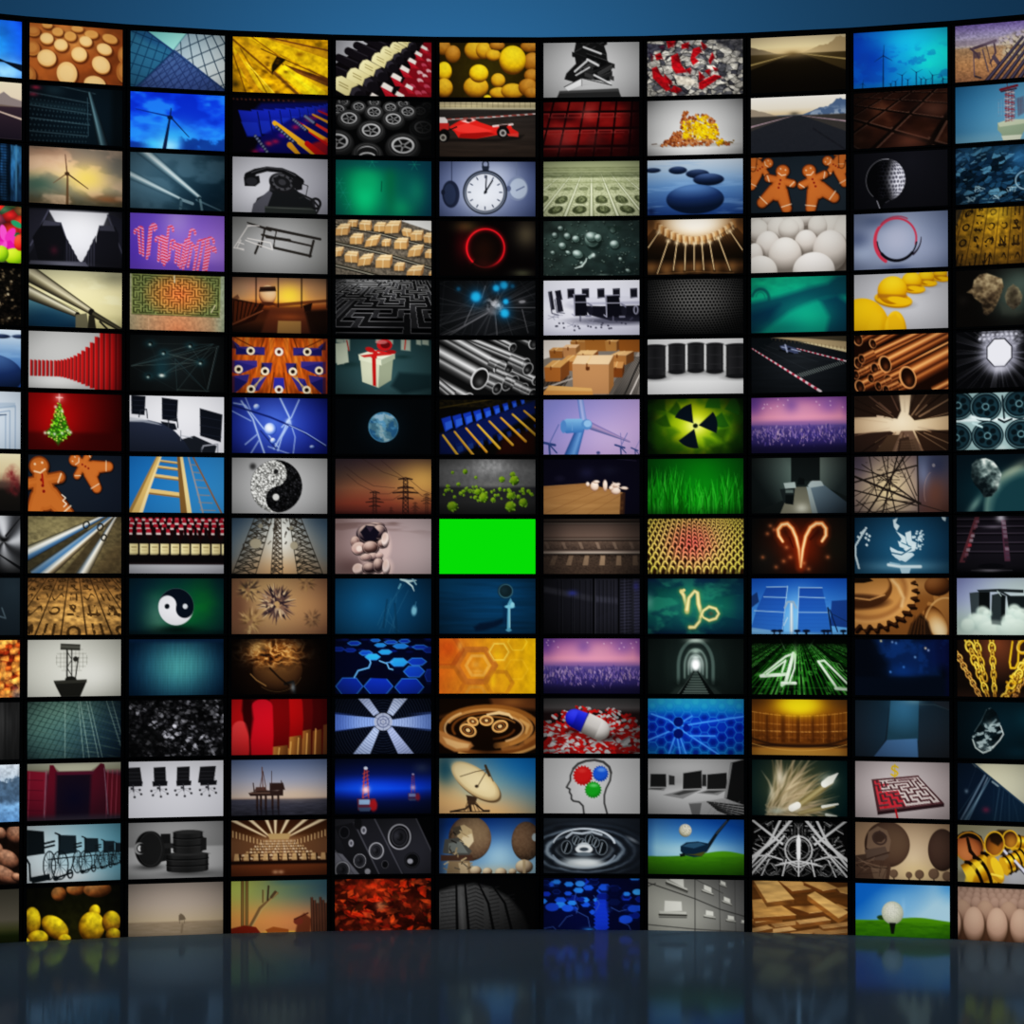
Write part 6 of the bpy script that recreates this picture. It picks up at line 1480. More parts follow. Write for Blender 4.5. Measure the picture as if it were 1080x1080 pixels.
@S(7, 15, 'glowing blue hexagonal tiles in a tilted cluster, bottom row')
def _(p):
    p.bg('040830'); r = p.r
    for (x, y, a, e) in [(r.uniform(-2, 102), r.uniform(-2, 40), r.uniform(4, 7), r.random()) for k in range(46)] + [(60, 26 + k * 4, 8, .5) for k in range(7)]:
        q = [(x + a * math.cos(t), y + a * .55 * math.sin(t)) for t in np.arange(6) * math.pi / 3]
        c = ('06124c', '0a2080', '1438b8', '1c58d0', '2c84e0')[min(4, int(e * 5.2))]
        p.pl([(i, j + 3) for i, j in q], '040c40', .8).pl(q, c, .95).ln(q + q[:1], .5, '1c50c0', .6)
    p.pl('66 8 78 6 82 16 80 40 70 44 66 30', '04082c', .85, 4).pl('0 36 30 30 50 44 50 57 0 57', '050c40', .8, 5)
    for q in ('34 14 32 22 36 30 34 36', '52 18 58 26 54 34', '70 30 78 34 86 32', '16 50 24 40 30 38', '0 52 10 50 16 56', '78 44 88 48 92 57', '34 34 46 40 48 50'):
        p.ln(q, .8, '3c5ca0', .8)
    for x, y, a, e in ((25, 31, 6, '2058d0'), (85, 42, 7, '1c50c8'), (93, 31, 6, '1848b8'), (97, 14, 5, '3c98e0'), (38, 6, 5, '3484d8'), (9, 30, 7, '1844b8')):
        p.el(x, y, a, a * .6, e)
    p.gl(47, 54, 6, 3, '3ca0e8', .9).vig(.35)

# ---- eighth column
@S(8, 1, 'red and white broken fragments among grey rubble, top row')
def _(p):
    f, e, i = vor(11, 7, 6, X + .5 * Y + 5 * noise(12, 12, 3), Y + 4 * noise(10, 10, 5)); f2, e2, i2 = vor(8, 5, 16, X - .5 * Y, Y)
    p.a = ramp((i + i2) % 1, 0, '34343c', .3, '707074', .5, 'b0aca4', 1, 'd8d4c8'); p.mul(sm(0, .16, e) * .5 + .5).mul(sm(0, .1, e2) * .3 + .7).mix(m_poly('70 0 100 0 100 14 80 8', 4), '3c3c44', .8)
    for q in ('5 28 10 26 14 34 20 40 25 50 20 52 12 44 6 38', '25 16 32 13 35 24 42 33 30 34 26 28', '20 0 30 0 26 6 22 8', '48 9 55 7 57 12 50 18 54 22 48 26 45 20', '54 44 70 36 78 38 66 46 58 51 54 50', '64 22 68 13 70 18 66 26', '8 14 14 12 16 18 10 20', '54 32 60 38 54 42', '28 46 36 50 30 54 24 52', '40 30 46 28 44 34', '68 28 74 30 70 32', '3 12 6 14 4 20', '36 4 44 2 42 8 36 9', '56 2 62 6 58 10', '18 34 26 42 24 46 18 40', '60 32 66 30 64 36', '12 6 18 4 16 9'):
        p.pl(q, 'b0101c').pl([(x + 1.2, y + 1.6) for x, y in pts(q)][:3], '6c0810', .7)
    p.pl('0 2 20 4 18 10 8 10 4 20 0 16', '2c2c44', .7).pl('28 36 44 38 52 44 44 47 32 44', 'c8c0b0').tex(.2, 3, 2, 4).vig(.35)

@S(8, 2, 'heap of broken orange and yellow crumbs on white, second row')
def _(p):
    p.bg((46, 40, 66, 'e0e0de', '949494')).gl(48, 46, 46, 8, 'e8e8e6', .7)
    r = p.r; p.el(50, 46.5, 34, 1.8, '8c8478', 0, .6, 2); q = []
    top = lambda x: 46 - 31 * max(0, 1 - abs((x - 54) / (21 if x > 54 else 20)) ** 2.6) ** .6 - 15 * max(0, 1 - abs((x - 34) / 18) ** 2) * (x < 42) * .9 - 5 * max(0, 1 - abs((x - 74) / 10) ** 2)
    while len(q) < 560:
        x = r.uniform(15, 86); y = r.uniform(12, 47)
        if y > top(x): q.append((y, x))
    for y, x in sorted(q):
        e = abs(x - 56) / 17; yel = 37 < x < 80 and y > 17 and not (y < 22 and x < 52) and not (x > 64 and y < 26) and not (y > 41 and x < 70) and r.random() < .84
        c = r.choice(['e0b808', 'f0d010', 'd8a808', 'c0900c']) if yel else r.choice(['a4602c', '8c4420', 'b87444', '743c20', 'c08454'])
        s = r.uniform(.9, 2.1); p.pl([(x - s, y + s * .3), (x - s * .2, y - s), (x + s, y - s * .2), (x + s * .4, y + s)], c).ln([(x - s, y + s * .4), (x + s * .4, y + s)], .5, '5c2810', .5)
    p.gl(58, 34, 8, 6, 'f4d810', .6).gl(44, 26, 3, 3, '8c4c10', .6).ln('5 45 10 44.6', 1, '6c5c50')
    for k in range(10):
        p.el(r.uniform(76, 90), r.uniform(43, 46), .9, .7, '6c4c18')
    p.vig(.35, 3)

@S(8, 3, 'five dark round stones standing in still blue water, third row')
def _(p):
    stones(p, 0, 1, 0)

@S(8, 4, 'fan of thin golden rods under a white glow, fourth row')
def _(p):
    p.v(0, '7c5028', 16, '6c4018', 28, '1c1006', 40, '100a04', 48, '4c3018', 57, '1c1006').gl(50, -2, 34, 22, 'fff8e8', 1, 3).gl(50, 6, 44, 18, 'e8b878', .6)
    for k in range(40):
        a = (k - 19.5) / 19.5; x0 = 50 + 40 * a; y0 = 24 - 16 * a * a
        p.ln([(x0, y0), (50 + 56 * a, y0 + 18)], 3, '1c1006', .5).pl([(x0 - 2, y0 - 6), (x0 + 2, y0 - 6), (x0 + 1 + a * 2, y0 + 2), (x0 - 1 + a * 2, y0 + 2)], ('c89458', '8c5c2c', 'f0d0a0')[k % 3], .8)
    for x, y in ((4, 50), (20, 52), (36, 51), (52, 50), (70, 51), (88, 50)):
        p.gl(x, y, 6, 6, '8c6438', .8)
    for x0, y0, x1, y1 in ((12, 13, 0, 30), (22, 22, 10, 57), (31, 24, 27, 54), (40, 25, 39, 54), (49, 25, 49, 54), (57, 25, 59, 54), (65, 24, 70, 54), (74, 20, 87, 55), (86, 13, 100, 34)):
        p.ln([(x0, y0), (x1, y1)], 2.4, '201206', .7).ln([(x0, y0), (x1, y1)], 1, 'e8c898').el(x1, y1, 1.6, 1.4, '3c2812').gl(x0, y0, 2.4, 2.4, 'f8e0b8', .8)
    p.gl(50, 4, 26, 12, 'fffaf0', .9, 3).gl(4, 2, 8, 12, '3c2410', .7).gl(98, 2, 8, 12, '3c2410', .7).ln('10 56 50 54 90 56', 1, '8c6840', .6).vig(.3)

@S(8, 5, 'black perforated mesh of tiny hexagonal holes, fifth row')
def _(p):
    xx = X - 50; yy = Y - 24; r2 = (xx / 60) ** 2 + (yy / 40) ** 2; k = 1 + .35 * r2
    e, i, cx, cy = hexd(yy * k / 2.3, xx * k / 2.3)
    p.a = ramp(e, 0, '050505', .6, '0c0c0c', .72, '50504e', .95, '6c6a68'); p.mul(1 - sm(.1, 1.1, np.hypot((X - 50) / 62, (Y - 18) / 44)) * .85)

@S(8, 6, 'five black steel drums in a curved row on white, sixth row')
def _(p):
    p.v(0, 'd0d0d0', 38, 'b8b8b8', 44, 'd4d4d4', 57, 'cccccc')
    for x, w, y0, y1 in ((-3, 22, 7, 41), (22, 17.5, 6, 36), (42, 17, 5.4, 35), (61.5, 17.5, 6, 36), (82, 24, 7, 41)):
        p.el(x + w / 2, y1 - 1, w * .6, 3, '6c6c6c', 0, .6, 3)
        g = (x, 0, '2c2c2c', x + w, 0, '161616'); p.pl([(x, y0), (x + w, y0), (x + w, y1 - 2), (x, y1 - 2)], ramp((X - x) / w, 0, '161616', .1, '2c2c2e', .5, '1c1c1e', .92, '2c2c2e', 1, '0c0c0c')).el(x + w / 2, y1 - 2, w / 2, 2.4, '1a1a1c').el(x + w / 2, y0, w / 2, 1.8, '3c3c3e').el(x + w / 2, y0 + .4, w / 2 - 1, 1.3, '1c1c1e').ln([(x, y0 + (y1 - y0) * .36), (x + w, y0 + (y1 - y0) * .36)], .7, '323234').ln([(x, y0 + (y1 - y0) * .68), (x + w, y0 + (y1 - y0) * .68)], .7, '303032')
    p.vig(.2)

@S(8, 7, 'black radiation trefoils on bright yellow-green, seventh row')
def _(p):
    p.bg((50, 26, 52, 'e8f008', '082408')).gl(30, 22, 22, 16, 'a8d008', .6).gl(78, 30, 12, 18, '78c010', .7).gl(62, 44, 20, 10, '90c80c', .6).mix(sm(14, 0, X), '041808', .8).mix(noise(12, 10, 3) * sm(22, 40, np.hypot(X - 50, (Y - 28) * 1.4)), '1c5c08', .8)
    def tre(x, y, R, c, rot, b=.8, a=1, w=.62):
        for k in range(3):
            t0 = rot + k * 2.094; q = [(x + R * .14 * math.cos(t0), y + R * .14 * math.sin(t0))] + [(x + R * math.cos(t0 + d), y + R * math.sin(t0 + d)) for d in np.linspace(-w, w, 9)]
            p.pl(q, c, a, b)
    tre(20, 14, 15, '1c4c08', 1.9, 2, .8); tre(78, 12, 18, '206010', -.3, 1.6, .9); tre(22, 44, 15, '2c6408', .8, 5, .6); tre(80, 46, 16, '103c08', 2.3, 5, .6); tre(60, 52, 12, '245c08', 1, 4, .5)
    p.gl(50, 28, 12, 10, 'f0f0a0', .8); tre(50, 28, 23, '081420', -.16, .9, 1, .5)
    p.el(50, 28, 3.4, 3.2, 'd8e080').el(50, 28, 2.6, 2.4, '142008').vig(.75)

@S(8, 8, 'tall bright green grass, eighth row')
def _(p):
    p.bg((60, 6, 70, '087c10', '043808')).gl(60, 30, 40, 14, '0c8c14', .6); r = p.r
    for k in range(420):
        x = r.uniform(-2, 102); y = 62; h = r.uniform(16, 58) * (.85 + .15 * math.sin(x * .08)); l = r.uniform(-9, 9); c = r.choice(['0c8c10', '18a818', '086408', '2cb028', '045004', '40c038', '0a7a0c'])
        p.ln([(x, y), (x + l * .3, y - h * .6), (x + l, y - h)], [1.6, 1.1, .4], c, .75)
    p.mix(sm(46, 60, Y), '034006', .5).mix(sm(20, 0, Y), '087810', .5).vig(.45)

@S(8, 9, 'rows of golden and pinkish loops like chain links, ninth row')
def _(p):
    p.bg('3c2c0c').mix(m_poly('20 0 50 0 40 8 30 9', 3), 'b89c48', .6)
    for j in range(15):
        t = j / 14; y = -1 + 56 * t ** 1.2; s = .75 + .95 * t; n = int(20 / s)
        for k in range(-1, n + 2):
            x = (k + (j % 2) * .5 + t * .8) * 100 / n; yy = y + (x - 50) * .1 * (1 - t) - 8 * (1 - t) * glow(30, 0, 14, 60)[0, min(W - 1, max(0, int(x / 100 * W)))]
            c = ramp(np.array([np.hypot((x - 46) / 42, (yy - 28) / 36)]), 0, 'b84c44', .4, 'b0684c', .75, 'b08c50', 1.2, 'a09444')[0]
            h = lambda m: ''.join('%02x' % int(min(1, v * m) * 255) for v in c)
            p.el(x + .3 * s, yy + s, 2 * s, 3.4 * s, '2c1408', .15, .9).rg(x, yy, 1.7 * s, 3.2 * s, 1.1 * s, h(.8), .15).arc(x - .2 * s, yy - .4 * s, 1.7 * s, 3.2 * s, 180, 330, .8 * s, h(1.55))
    p.vig(.25)

@S(8, 10, 'glowing yellow goat zodiac sign on green clouds, tenth row')
def _(p):
    p.v(0, '0c2c50', 12, '0c5450', 30, '14685c', 48, '0c4c54', 57, '08203c').mix(sm(.5, .8, noise(22, 14, 4)), '2c8c74', .6).mix(sm(.5, .2, noise(20, 12, 8)), '083448', .6).gl(46, 30, 22, 18, '2c8c70', .5).gl(2, 24, 4, 8, '70a89c', .6).mix(sm(80, 100, X), '0a3858', .6)
    q1 = '35 13 38 18 41 30 41 34'; q2 = '41 32 43 20 49 13 52 15 53 26 56 36 54 44 49 50 44 50'; q3 = '55 40 58 33 64 29 71 31 74 36 71 41 64 43 58 40 56 36'
    for q, w in ((q1, [4, 4, 4, 5]), (q2, [5, 3.6, 3, 4, 4.6, 4, 3, 3.4, 4]), (q3, [2, 2.6, 3, 3, 2.6, 3, 3, 2, 2])):
        p.ln(q, [v + 4 for v in w], '4c8858', .5, 4).ln(q, w, 'c8b470', 1, 1.4).ln(q, [v * .5 for v in w], 'f0e8a8', .9, 1)
    p.ln('38 12 35 14', 3, 'e8d890').gl(66, 36, 3, 2.4, '8c5c2c', .5).vig(.4)

@S(8, 11, 'railway tunnel with light at the far end, eleventh row')
def _(p):
    p.bg((50, 26, 62, '2c3c38', '0a1210')).mix(noise(5, 30, 3), '141e1c', .5)
    for w, h, c, a, lw in ((18, 26, '5c706a', .8, 3.4), (14.5, 22, '1c2826', .8, 2.6), (11.5, 17, '7c9088', .7, 2), (9, 13.5, '26332f', .8, 1.8), (7.5, 11.5, '9cb0a8', .8, 1.2), (5.6, 9, '4c5c58', .8, 1.2), (4.2, 7.4, 'c0d0c8', .8, 1)):
        q = [(50 - w, 30 + h * .6)] + [(50 + w * math.cos(t), 28 - h * math.sin(t)) for t in np.linspace(math.pi, 0, 19)] + [(50 + w, 30 + h * .6)]
        p.ln(q, lw, c, a, 1.4)
    p.gl(50, 2, 9, 2.6, 'c8d8cc', .9).gl(50, 13, 5, 2.4, 'b8ccc0', .8).gl(50, 19, 4, 1.6, 'c8d8d0', .8).gl(50, 26, 7, 8, 'e8f0ec', .9).el(50, 27, 3.4, 4.8, 'ffffff', 0, 1, 2)
    p.pl('47 34 53 34 78 58 22 58', '2c3834', .9, 3).ln('48 34 33 58', [1, 5], '0a0f0e').ln('52 34 67 58', [1, 5], '0a0f0e').ln('47.4 35 30.6 58', [.4, .9], '7c8c86', .8)
    for k in range(9):
        y = 36 + k * 2.6; w = 1 + (y - 34) * .54; p.ln([(50 - w, y), (50 + w, y)], .6 + k * .13, '6c7a74', .8)
    p.gl(12, 30, 9, 26, '101a18', .7).gl(90, 30, 9, 26, '101a18', .7).gl(34, 46, 8, 4, '0c1412', .6).gl(68, 46, 8, 4, '0c1412', .6).vig(.4)

@S(8, 12, 'blue mesh of hexagonal nerve cells, bright at the top, twelfth row')
def _(p):
    u, v, w = hom('0 0 100 0 112 57 -12 57'); e, i, cx, cy = hexd((X - 32) / 6, (Y - 24) / 6)
    p.v(0, '28a0c8', 12, '0c78c0', 20, '083cb0', 40, '062c9c', 57, '0868a8'); p.mix(sm(.86, 1, e), '2c8cd0', .8).mix(sm(.8, .3, e) * sm(12, 22, Y) * (i > .25), '04187c', .75).mix(sm(.8, .3, e) * sm(16, 6, Y), '48c0d8', .35)
    for q in ('-2 44 22 34 32 30 36 24 46 18', '32 30 44 38 74 57', '32 30 22 22 4 16', '34 40 40 57', '28 40 22 57', '36 28 60 24 100 18', '30 36 34 57', '44 38 70 38'):
        p.ln(q, 4, '1c64d8', .5, 4).ln(q, 1.4, '58a8f8', .8, 1)
    p.el(32, 24, 5, 5, '041464').el(32, 36, 5, 5, '041464').el(24, 30, 3, 4, '062088').el(40, 30, 3, 4, '062088').gl(40, 2, 50, 8, '38b8d8', .4).vig(.4)

@S(8, 13, 'open laptops in a diminishing row on grey, thirteenth row')
def _(p):
    p.v(0, '9c9c9c', 24, '8c8c8c', 34, 'a8a8a8', 57, '949494').gl(30, 6, 40, 10, 'b4b4b4', .6)
    def lap(x, y, w, h, sl, kx, ky):
        p.pl([(x, y), (x + w, y - sl), (x + w * .97, y + h - sl * .3), (x, y + h)], '989898').pl([(x + 1, y + 1), (x + w - 1, y + 1 - sl), (x + w * .96, y + h - 1 - sl * .3), (x + .6, y + h - 1)], '1a1a1a').pl([(x, y + h), (x + w * .97, y + h - sl * .3), (x + w * .97 - kx, y + h + ky), (x - kx, y + h + ky * .6)], '787878').pl([(x + 2, y + h + .4), (x + w * .9, y + h), (x + w * .8 - kx, y + h + ky * .6), (x - kx * .5, y + h + ky * .5)], '303030', .8)
    p.pl('22 17 28 18 28 27 22 27', '2c2c2c').pl('56 16 61 16 61 28 56 28', '242424')
    lap(2, 15, 18, 15, 0, 3, 3); lap(61, 15, 22, 17, 2, 10, 5); lap(36, 14, 21, 18, 3, 20, 9)
    p.pl('86 4 101 0 101 48 80 40', '141414').pl('86 4 88 4 82 40 79 40', '7c7c7c').pl('79 40 101 47 101 58 46 57 42 45 60 43', '8c8c8c')
    for k in range(6):
        p.ln([(62 + k * 2, 44 + k * 1.6), (101, 48 + k * 3)], 1.4, '202020').ln([(70 + k * 5, 43), (62 + k * 6, 57)], .6, '7c7c7c')
    p.pl('43 46 56 45 54 57 46 57', '5c5c5c').vig(.35)

@S(8, 14, 'golf ball just above a dark club head on grass, fourteenth row')
def _(p):
    p.bg((60, 0, '0c4c98', 50, 40, '84b4cc')).gl(50, 32, 40, 8, 'a8c4c8', .7).mix(sm(10, 0, X), '144c90', .4)
    p.mix(sm(-.6, .6, Y - 37 - 1.6 * np.sin(X * .05 + 1) + 3 * glow(80, 36, 20, 30)), (0, 36, '4c8c10', 0, 57, '1c4c06')).mix((Y > 38) * noise(6, 2, 3), '2c640a', .5)
    p.ball(39, 12, 6.6, 6.6, '6c6a58', 'b8b4a0', 'dcd8c8', .2, -.5); p.mix(m_el(39, 12, 6, 6) * (vor(1.6, 1.6, 3)[0] > .5), '8c8874', .5)
    p.ln('84 0 72 14 60 32', [2.4, 3.2, 4], '141c22').ln('82 2 71 15', .7, '4c5c68').pl('34 28 40 24 52 23 64 25 62 32 56 38 48 39 38 37 34 33', '10283c').pl('36 28 42 25 54 24 60 26 48 30', '2c5068').pl('38 36 56 38 60 33 48 36', '4c4c1c').pl('33 36 38 35 39 38 34 39', '0c1410').vig(.35)

@S(8, 15, 'grey bank of filing drawers with label handles, bottom row')
def _(p):
    p.bg((20, 40, '94948c', 100, 0, '505050')).gl(30, 40, 40, 20, 'a0a098', .5)
    for q, w in (('49 0 49 57', .9), ('74 0 75 57', .6), ('90 0 91 57', .5), ('-1 4 49 20 74 30 100 37', 1.1), ('-1 47 50 51 100 53', .9), ('0 8 8 5', 1), ('49 0 78 14', .6)):
        p.ln(q, w, '2c2c2a', .8)
    for x, y, w, s in ((12, 33, 28, -.02), (19, 1, 22, .35), (56, 10, 12, .3), (58, 36, 12, .1), (77, 21, 10, .3), (81, 40, 10, .1), (74, 4, 8, .3), (96, 43, 6, .1)):
        p.pl([(x, y), (x + w, y + w * s + 1), (x + w, y + w * s + w * .18), (x + 1, y + w * .16)], 'b0b0a8').ln([(x, y + w * .1 + 1), (x + w, y + w * s + w * .13 + 1)], w * .07, '34342f').ln([(x, y + w * .22), (x + w, y + w * s + w * .22 + .6)], w * .05, '545450', .8).pl([(x + w * .2, y - w * .38), (x + w * .82, y + w * s * .7 - w * .34), (x + w * .84, y + w * s), (x + w * .18, y + w * .02)], 'c4c4bc')
    p.vig(.35)

# ---- ninth column
@S(9, 1, 'hazy sepia highway vanishing between hills, top row')
def _(p):
    road(p, ('b8a888', 'd8c89c', 'c0a478'), ('a08c68', '6c604c'), ('3c3018', '1c1408', '0c0804'), '9c8858', 18); p.gl(44, 16, 30, 6, 'd8c090', .6).gl(44, 18, 8, 3, '5c4828', .6).mix(sm(26, 57, Y), '0c0804', .6).vig(.2)

@S(9, 2, 'dark grey highway toward a blue snowy mountain, second row')
def _(p):
    road(p, ('d8d4cc', 'd0c8b8', 'c0a880'), ('4c607c', '8c8070'), ('3c3834', '24262c', '20232a'), 'a89098', 20, 'b0b8c0'); p.ln('66 34 100 57', 2, '18191f', .8).gl(46, 18, 5, 2, '4c4840', .8).mix((Y > 22) * noise(2, 1, 3), '2c2e34', .3)

@S(9, 3, 'gingerbread men holding hands in a row on dark slate, third row')
def _(p):
    p.bg((30, 10, '1c262e', 80, 57, '222c34'))
    ginger(p, 9, 12, 1., 1.); ginger(p, 90, 12, 1., -1., flip=-1); ginger(p, 3, -2, .7, .6); ginger(p, 96, -2, .7, -.5, flip=-1)
    ginger(p, 30, 29, 1.32, .25, 'b4642a'); ginger(p, 67, 29, 1.32, -.4, 'b4642a', flip=-1); p.vig(.2)

@S(9, 4, 'crowd of smooth white eggs, fourth row')
def _(p):
    p.bg('6c645c')
    for x, y, a, b in ((2, 4, 10, 10), (20, 3, 9, 9), (38, 2, 9, 8), (56, 2, 9, 8), (74, 1, 9, 8), (88, 2, 10, 8), (8, 14, 11, 12), (28, 12, 11, 12), (46, 11, 10, 12), (40, 13, 11, 11), (84, 12, 14, 14), (70, 11, 10, 12), (98, 20, 12, 20)):
        p.ball(x, y, a, b, '8c847c', 'c8c2ba', 'dcd8d0', 0, -.8)
    for x, y, a, b in ((18, 29, 13, 15), (58, 27, 12, 13), (83, 36, 18, 21), (36, 40, 17.5, 19), (4, 40, 9, 14)):
        p.el(x + 2, y + 3, a, b, '544c44', 0, .7, 4).ball(x, y, a, b, '7c746c', 'c4bcb4', 'dcd8d2', -.05, -.8)
    p.ball(10, 56, 18, 17, 'a09890', 'd0cac2', 'e0dcd6', 0, -.8).ball(66, 56, 22, 19, '9c948c', 'd4cec8', 'e4e0dc', 0, -.8).vig(.25)

@S(9, 5, 'murky teal green underwater light with a dark bank, fifth row')
def _(p):
    p.bg((30, 0, '0ea884', 60, 40, '0c8c7c')).gl(34, 2, 34, 12, '14c490', .8).pl('-2 26 30 20 60 12 80 8 90 0 104 -2 104 20 80 22 64 26 40 36 10 57 -2 58', '0a4858', .9, 6).pl('72 24 90 20 104 30 104 60 78 60 82 42', '083c54', .9, 6).pl('-2 36 30 28 20 46 -2 60', '062c48', .7, 8).gl(60, 40, 22, 14, '12a888', .85).gl(30, 52, 26, 8, '0c7068', .6)
    p.arc(10, 22, 9, 10, 200, 370, 3, '0c5458', .8, 2).arc(10, 22, 5, 7, 200, 360, 1.4, '0c7868', .6, 1).mix(noise(12, 6, 4) * sm(20, 10, Y), '0c4c58', .3).vig(.35)

@S(9, 6, 'racing circuit from above with red and white kerbs, sixth row')
def _(p):
    p.bg((50, 20, 60, '22262a', '0c1014')).tex(.1, 40, 2, 3).pl('-1 -1 30 -1 10 14 -1 14', '0e1418').pl('20 0 101 0 101 16 60 6', 'b09c78').pl('30 0 100 0 101 6 60 2', '4c4434').pl('60 6 101 14 101 17 50 5', 'd0c098')
    for k in range(20):
        p.ln([(22 + k * 4, 1 + k * .55), (22 + k * 4, 2.6 + k * .6)], .7, '6c5c40', .7)
    def kerb(P0, P1, n, w0, w1):
        for k in range(n):
            t0, t1 = (k / n) ** 1.3, ((k + 1) / n) ** 1.3; w = w0 + (w1 - w0) * t0
            p.ln([(P0[0] + (P1[0] - P0[0]) * t0, P0[1] + (P1[1] - P0[1]) * t0), (P0[0] + (P1[0] - P0[0]) * t1, P0[1] + (P1[1] - P0[1]) * t1)], w, 'd8c8cc' if k % 2 else 'a83048')
    kerb((1, 11), (73, 56), 30, 1, 2.6); kerb((48, 12), (100, 26), 22, .8, 1.4)
    for k in range(22):
        t = k / 22; p.ln([(49 + 48 * t, 38 - 13 * t), (53 + 46 * t, 41 - 13.4 * t)], .9, '7c8480', .8)
    for q in ('14 8 70 26', '10 10 60 34', '30 10 96 28'):
        p.ln(q, .5, '343a40', .7)
    p.pl('30 9 36 8 48 12 50 17 44 17 32 12', '444c68').ln('30 13 44 17', 1.6, '0c0f14').ln('36 8 38 15', 1.6, '9ca4bc').ln('32 10 52 15', .8, 'a8b0c8').el(40, 12, 2, 1.2, '0c1020').vig(.35)

@S(9, 7, 'pink and violet glow over purple grass, right of the radiation sign')
def _(p):
    meadow(p, .5)

@S(9, 8, 'dim room with a white bed and bedside table, eighth row')
def _(p):
    p.bg('18201f').pl('0 0 42 0 42 40 0 57', (10, 30, '141c1c', 40, 10, '5c6c66')).pl('42 0 72 0 72 30 42 30', '141a1a').pl('42 24 72 24 72 30 42 30', '1c2422').pl('72 0 100 0 100 40 72 28', (72, 0, '748078', 100, 20, '242e2e')).pl('42 30 60 30 64 58 30 58', (50, 30, '5c5c50', 50, 57, '8c8a78')).gl(53, 52, 7, 5, 'd8d8c8', .8)
    p.pl('34 26 46 25 47 31 36 33', '98a4a0').pl('30 32 46 31 44 48 34 46', '1c2424').pl('36 38 45 38 44 48 36 47', '0c1212').pl('36 33 44 33 44 36 36 36', '5c6864')
    p.pl('58 30 76 28 100 46 100 58 66 58', (60, 30, '64747c', 90, 57, '3c4c58')).pl('58 30 62 30 70 58 64 58', '8c9898').pl('59 29 62 25 74 25 76 29 62 31', '98a4a4').pl('62 25 74 25 72 24 64 24', 'b4bebc').pl('50 20 56 22 56 28 48 28', '0c1010').vig(.6)

@S(9, 9, 'glowing orange ram horn zodiac sign on dark brown, ninth row')
def _(p):
    p.bg((52, 28, 56, '3c1408', '0c0c0a')).gl(52, 30, 24, 22, '7c2408', .7).gl(16, 44, 16, 16, '1c1c18', .6).gl(88, 30, 14, 20, '14160f', .7)
    a = [(33 - 0, 24), (29, 18), (28, 12), (32, 7), (38, 6), (43, 11), (47, 20), (50, 32), (51.5, 50)]; b = [(74, 24), (78, 18), (78, 11), (74, 6), (68, 6), (62, 10), (57, 19), (54, 32), (52, 50)]
    for q in (a, b):
        p.ln(q, 8, 'a83c10', .5, 6).ln(q, [3, 4, 4.4, 4.6, 4.6, 4.4, 4, 3.4, 2], 'e08848', 1, 1.4).ln(q, [1.6] * 8 + [1], 'fce0b0', .9, 1)
    p.ln('40 20 44 30', 1.4, '3c0c04', .8).ln('70 14 62 22', 2.4, '3c0c04', .7)
    for x, y in ((17, 16), (24, 12), (37, 30), (41, 40), (55, 46), (20, 8), (26, 50), (80, 40), (60, 52), (34, 44), (12, 40)):
        p.gl(x, y, 2, 1.8, 'c87848', .8, 1.4)
    p.vig(.4)

@S(9, 10, 'blue solar panels on a mast, tenth row')
def _(p):
    p.bg((50, 0, '1450a8', 50, 57, '6cb0e8')).gl(50, 40, 18, 26, '90c8f0', .7)
    p.pl('0 18 6 14 8 24 0 30', '1c3c70').pl('16 9 38 8 33 57 -1 52 6 30', (16, 8, '1c4c9c', 20, 57, '3474c4')).pl('50 9 74 9 84 57 48 55', (50, 8, '1c4c9c', 60, 57, '3070c0')).pl('84 23 100 22 100 50 82 48', '1c4488')
    for q in ('13 19 37 19.6', '3 33 35 34.6', '50 19 77 20', '49 34.4 80 34.6', '38 8 32 57', '50 9 48 56', '16 9 38 8.6', '50 9.4 74 9.6'):
        p.ln(q, .9, 'a0c4e0', .9)
    for k in range(8):
        p.ln([(3, 22 + k * 4), (34, 22 + k * 4.4)], .3, '14408c', .6).ln([(50, 22 + k * 4), (80, 22 + k * 4)], .3, '14408c', .6)
    p.ln('42 26 42 57', [3, 4], 'a8bccc').ln('42 26 42 57', 1, 'e0e8e8').ln('35 30 38 24 44 24 47 30', 2, '8ca4b8').ln('38 40 34 48', .8, 'c0d0dc').ln('82 32 90 54', 1.2, '10244c').ln('84 36 100 44', .8, '14305c').ln('80 30 84 56', 1.6, '0c1c3c').pl('0 50 30 54 34 57 0 57', '8cb8d8', .7).mix(sm(53.5, 55, Y + 0), '5c8cb8', .5)
    for x in (24, 30, 48, 57, 58, 76, 80, 96):
        p.ln([(x, 53), (x, 57)], 1.4, '0c1424').el(x, 53.4, 3.4, 1.4, '0c1830')
    p.vig(.2)

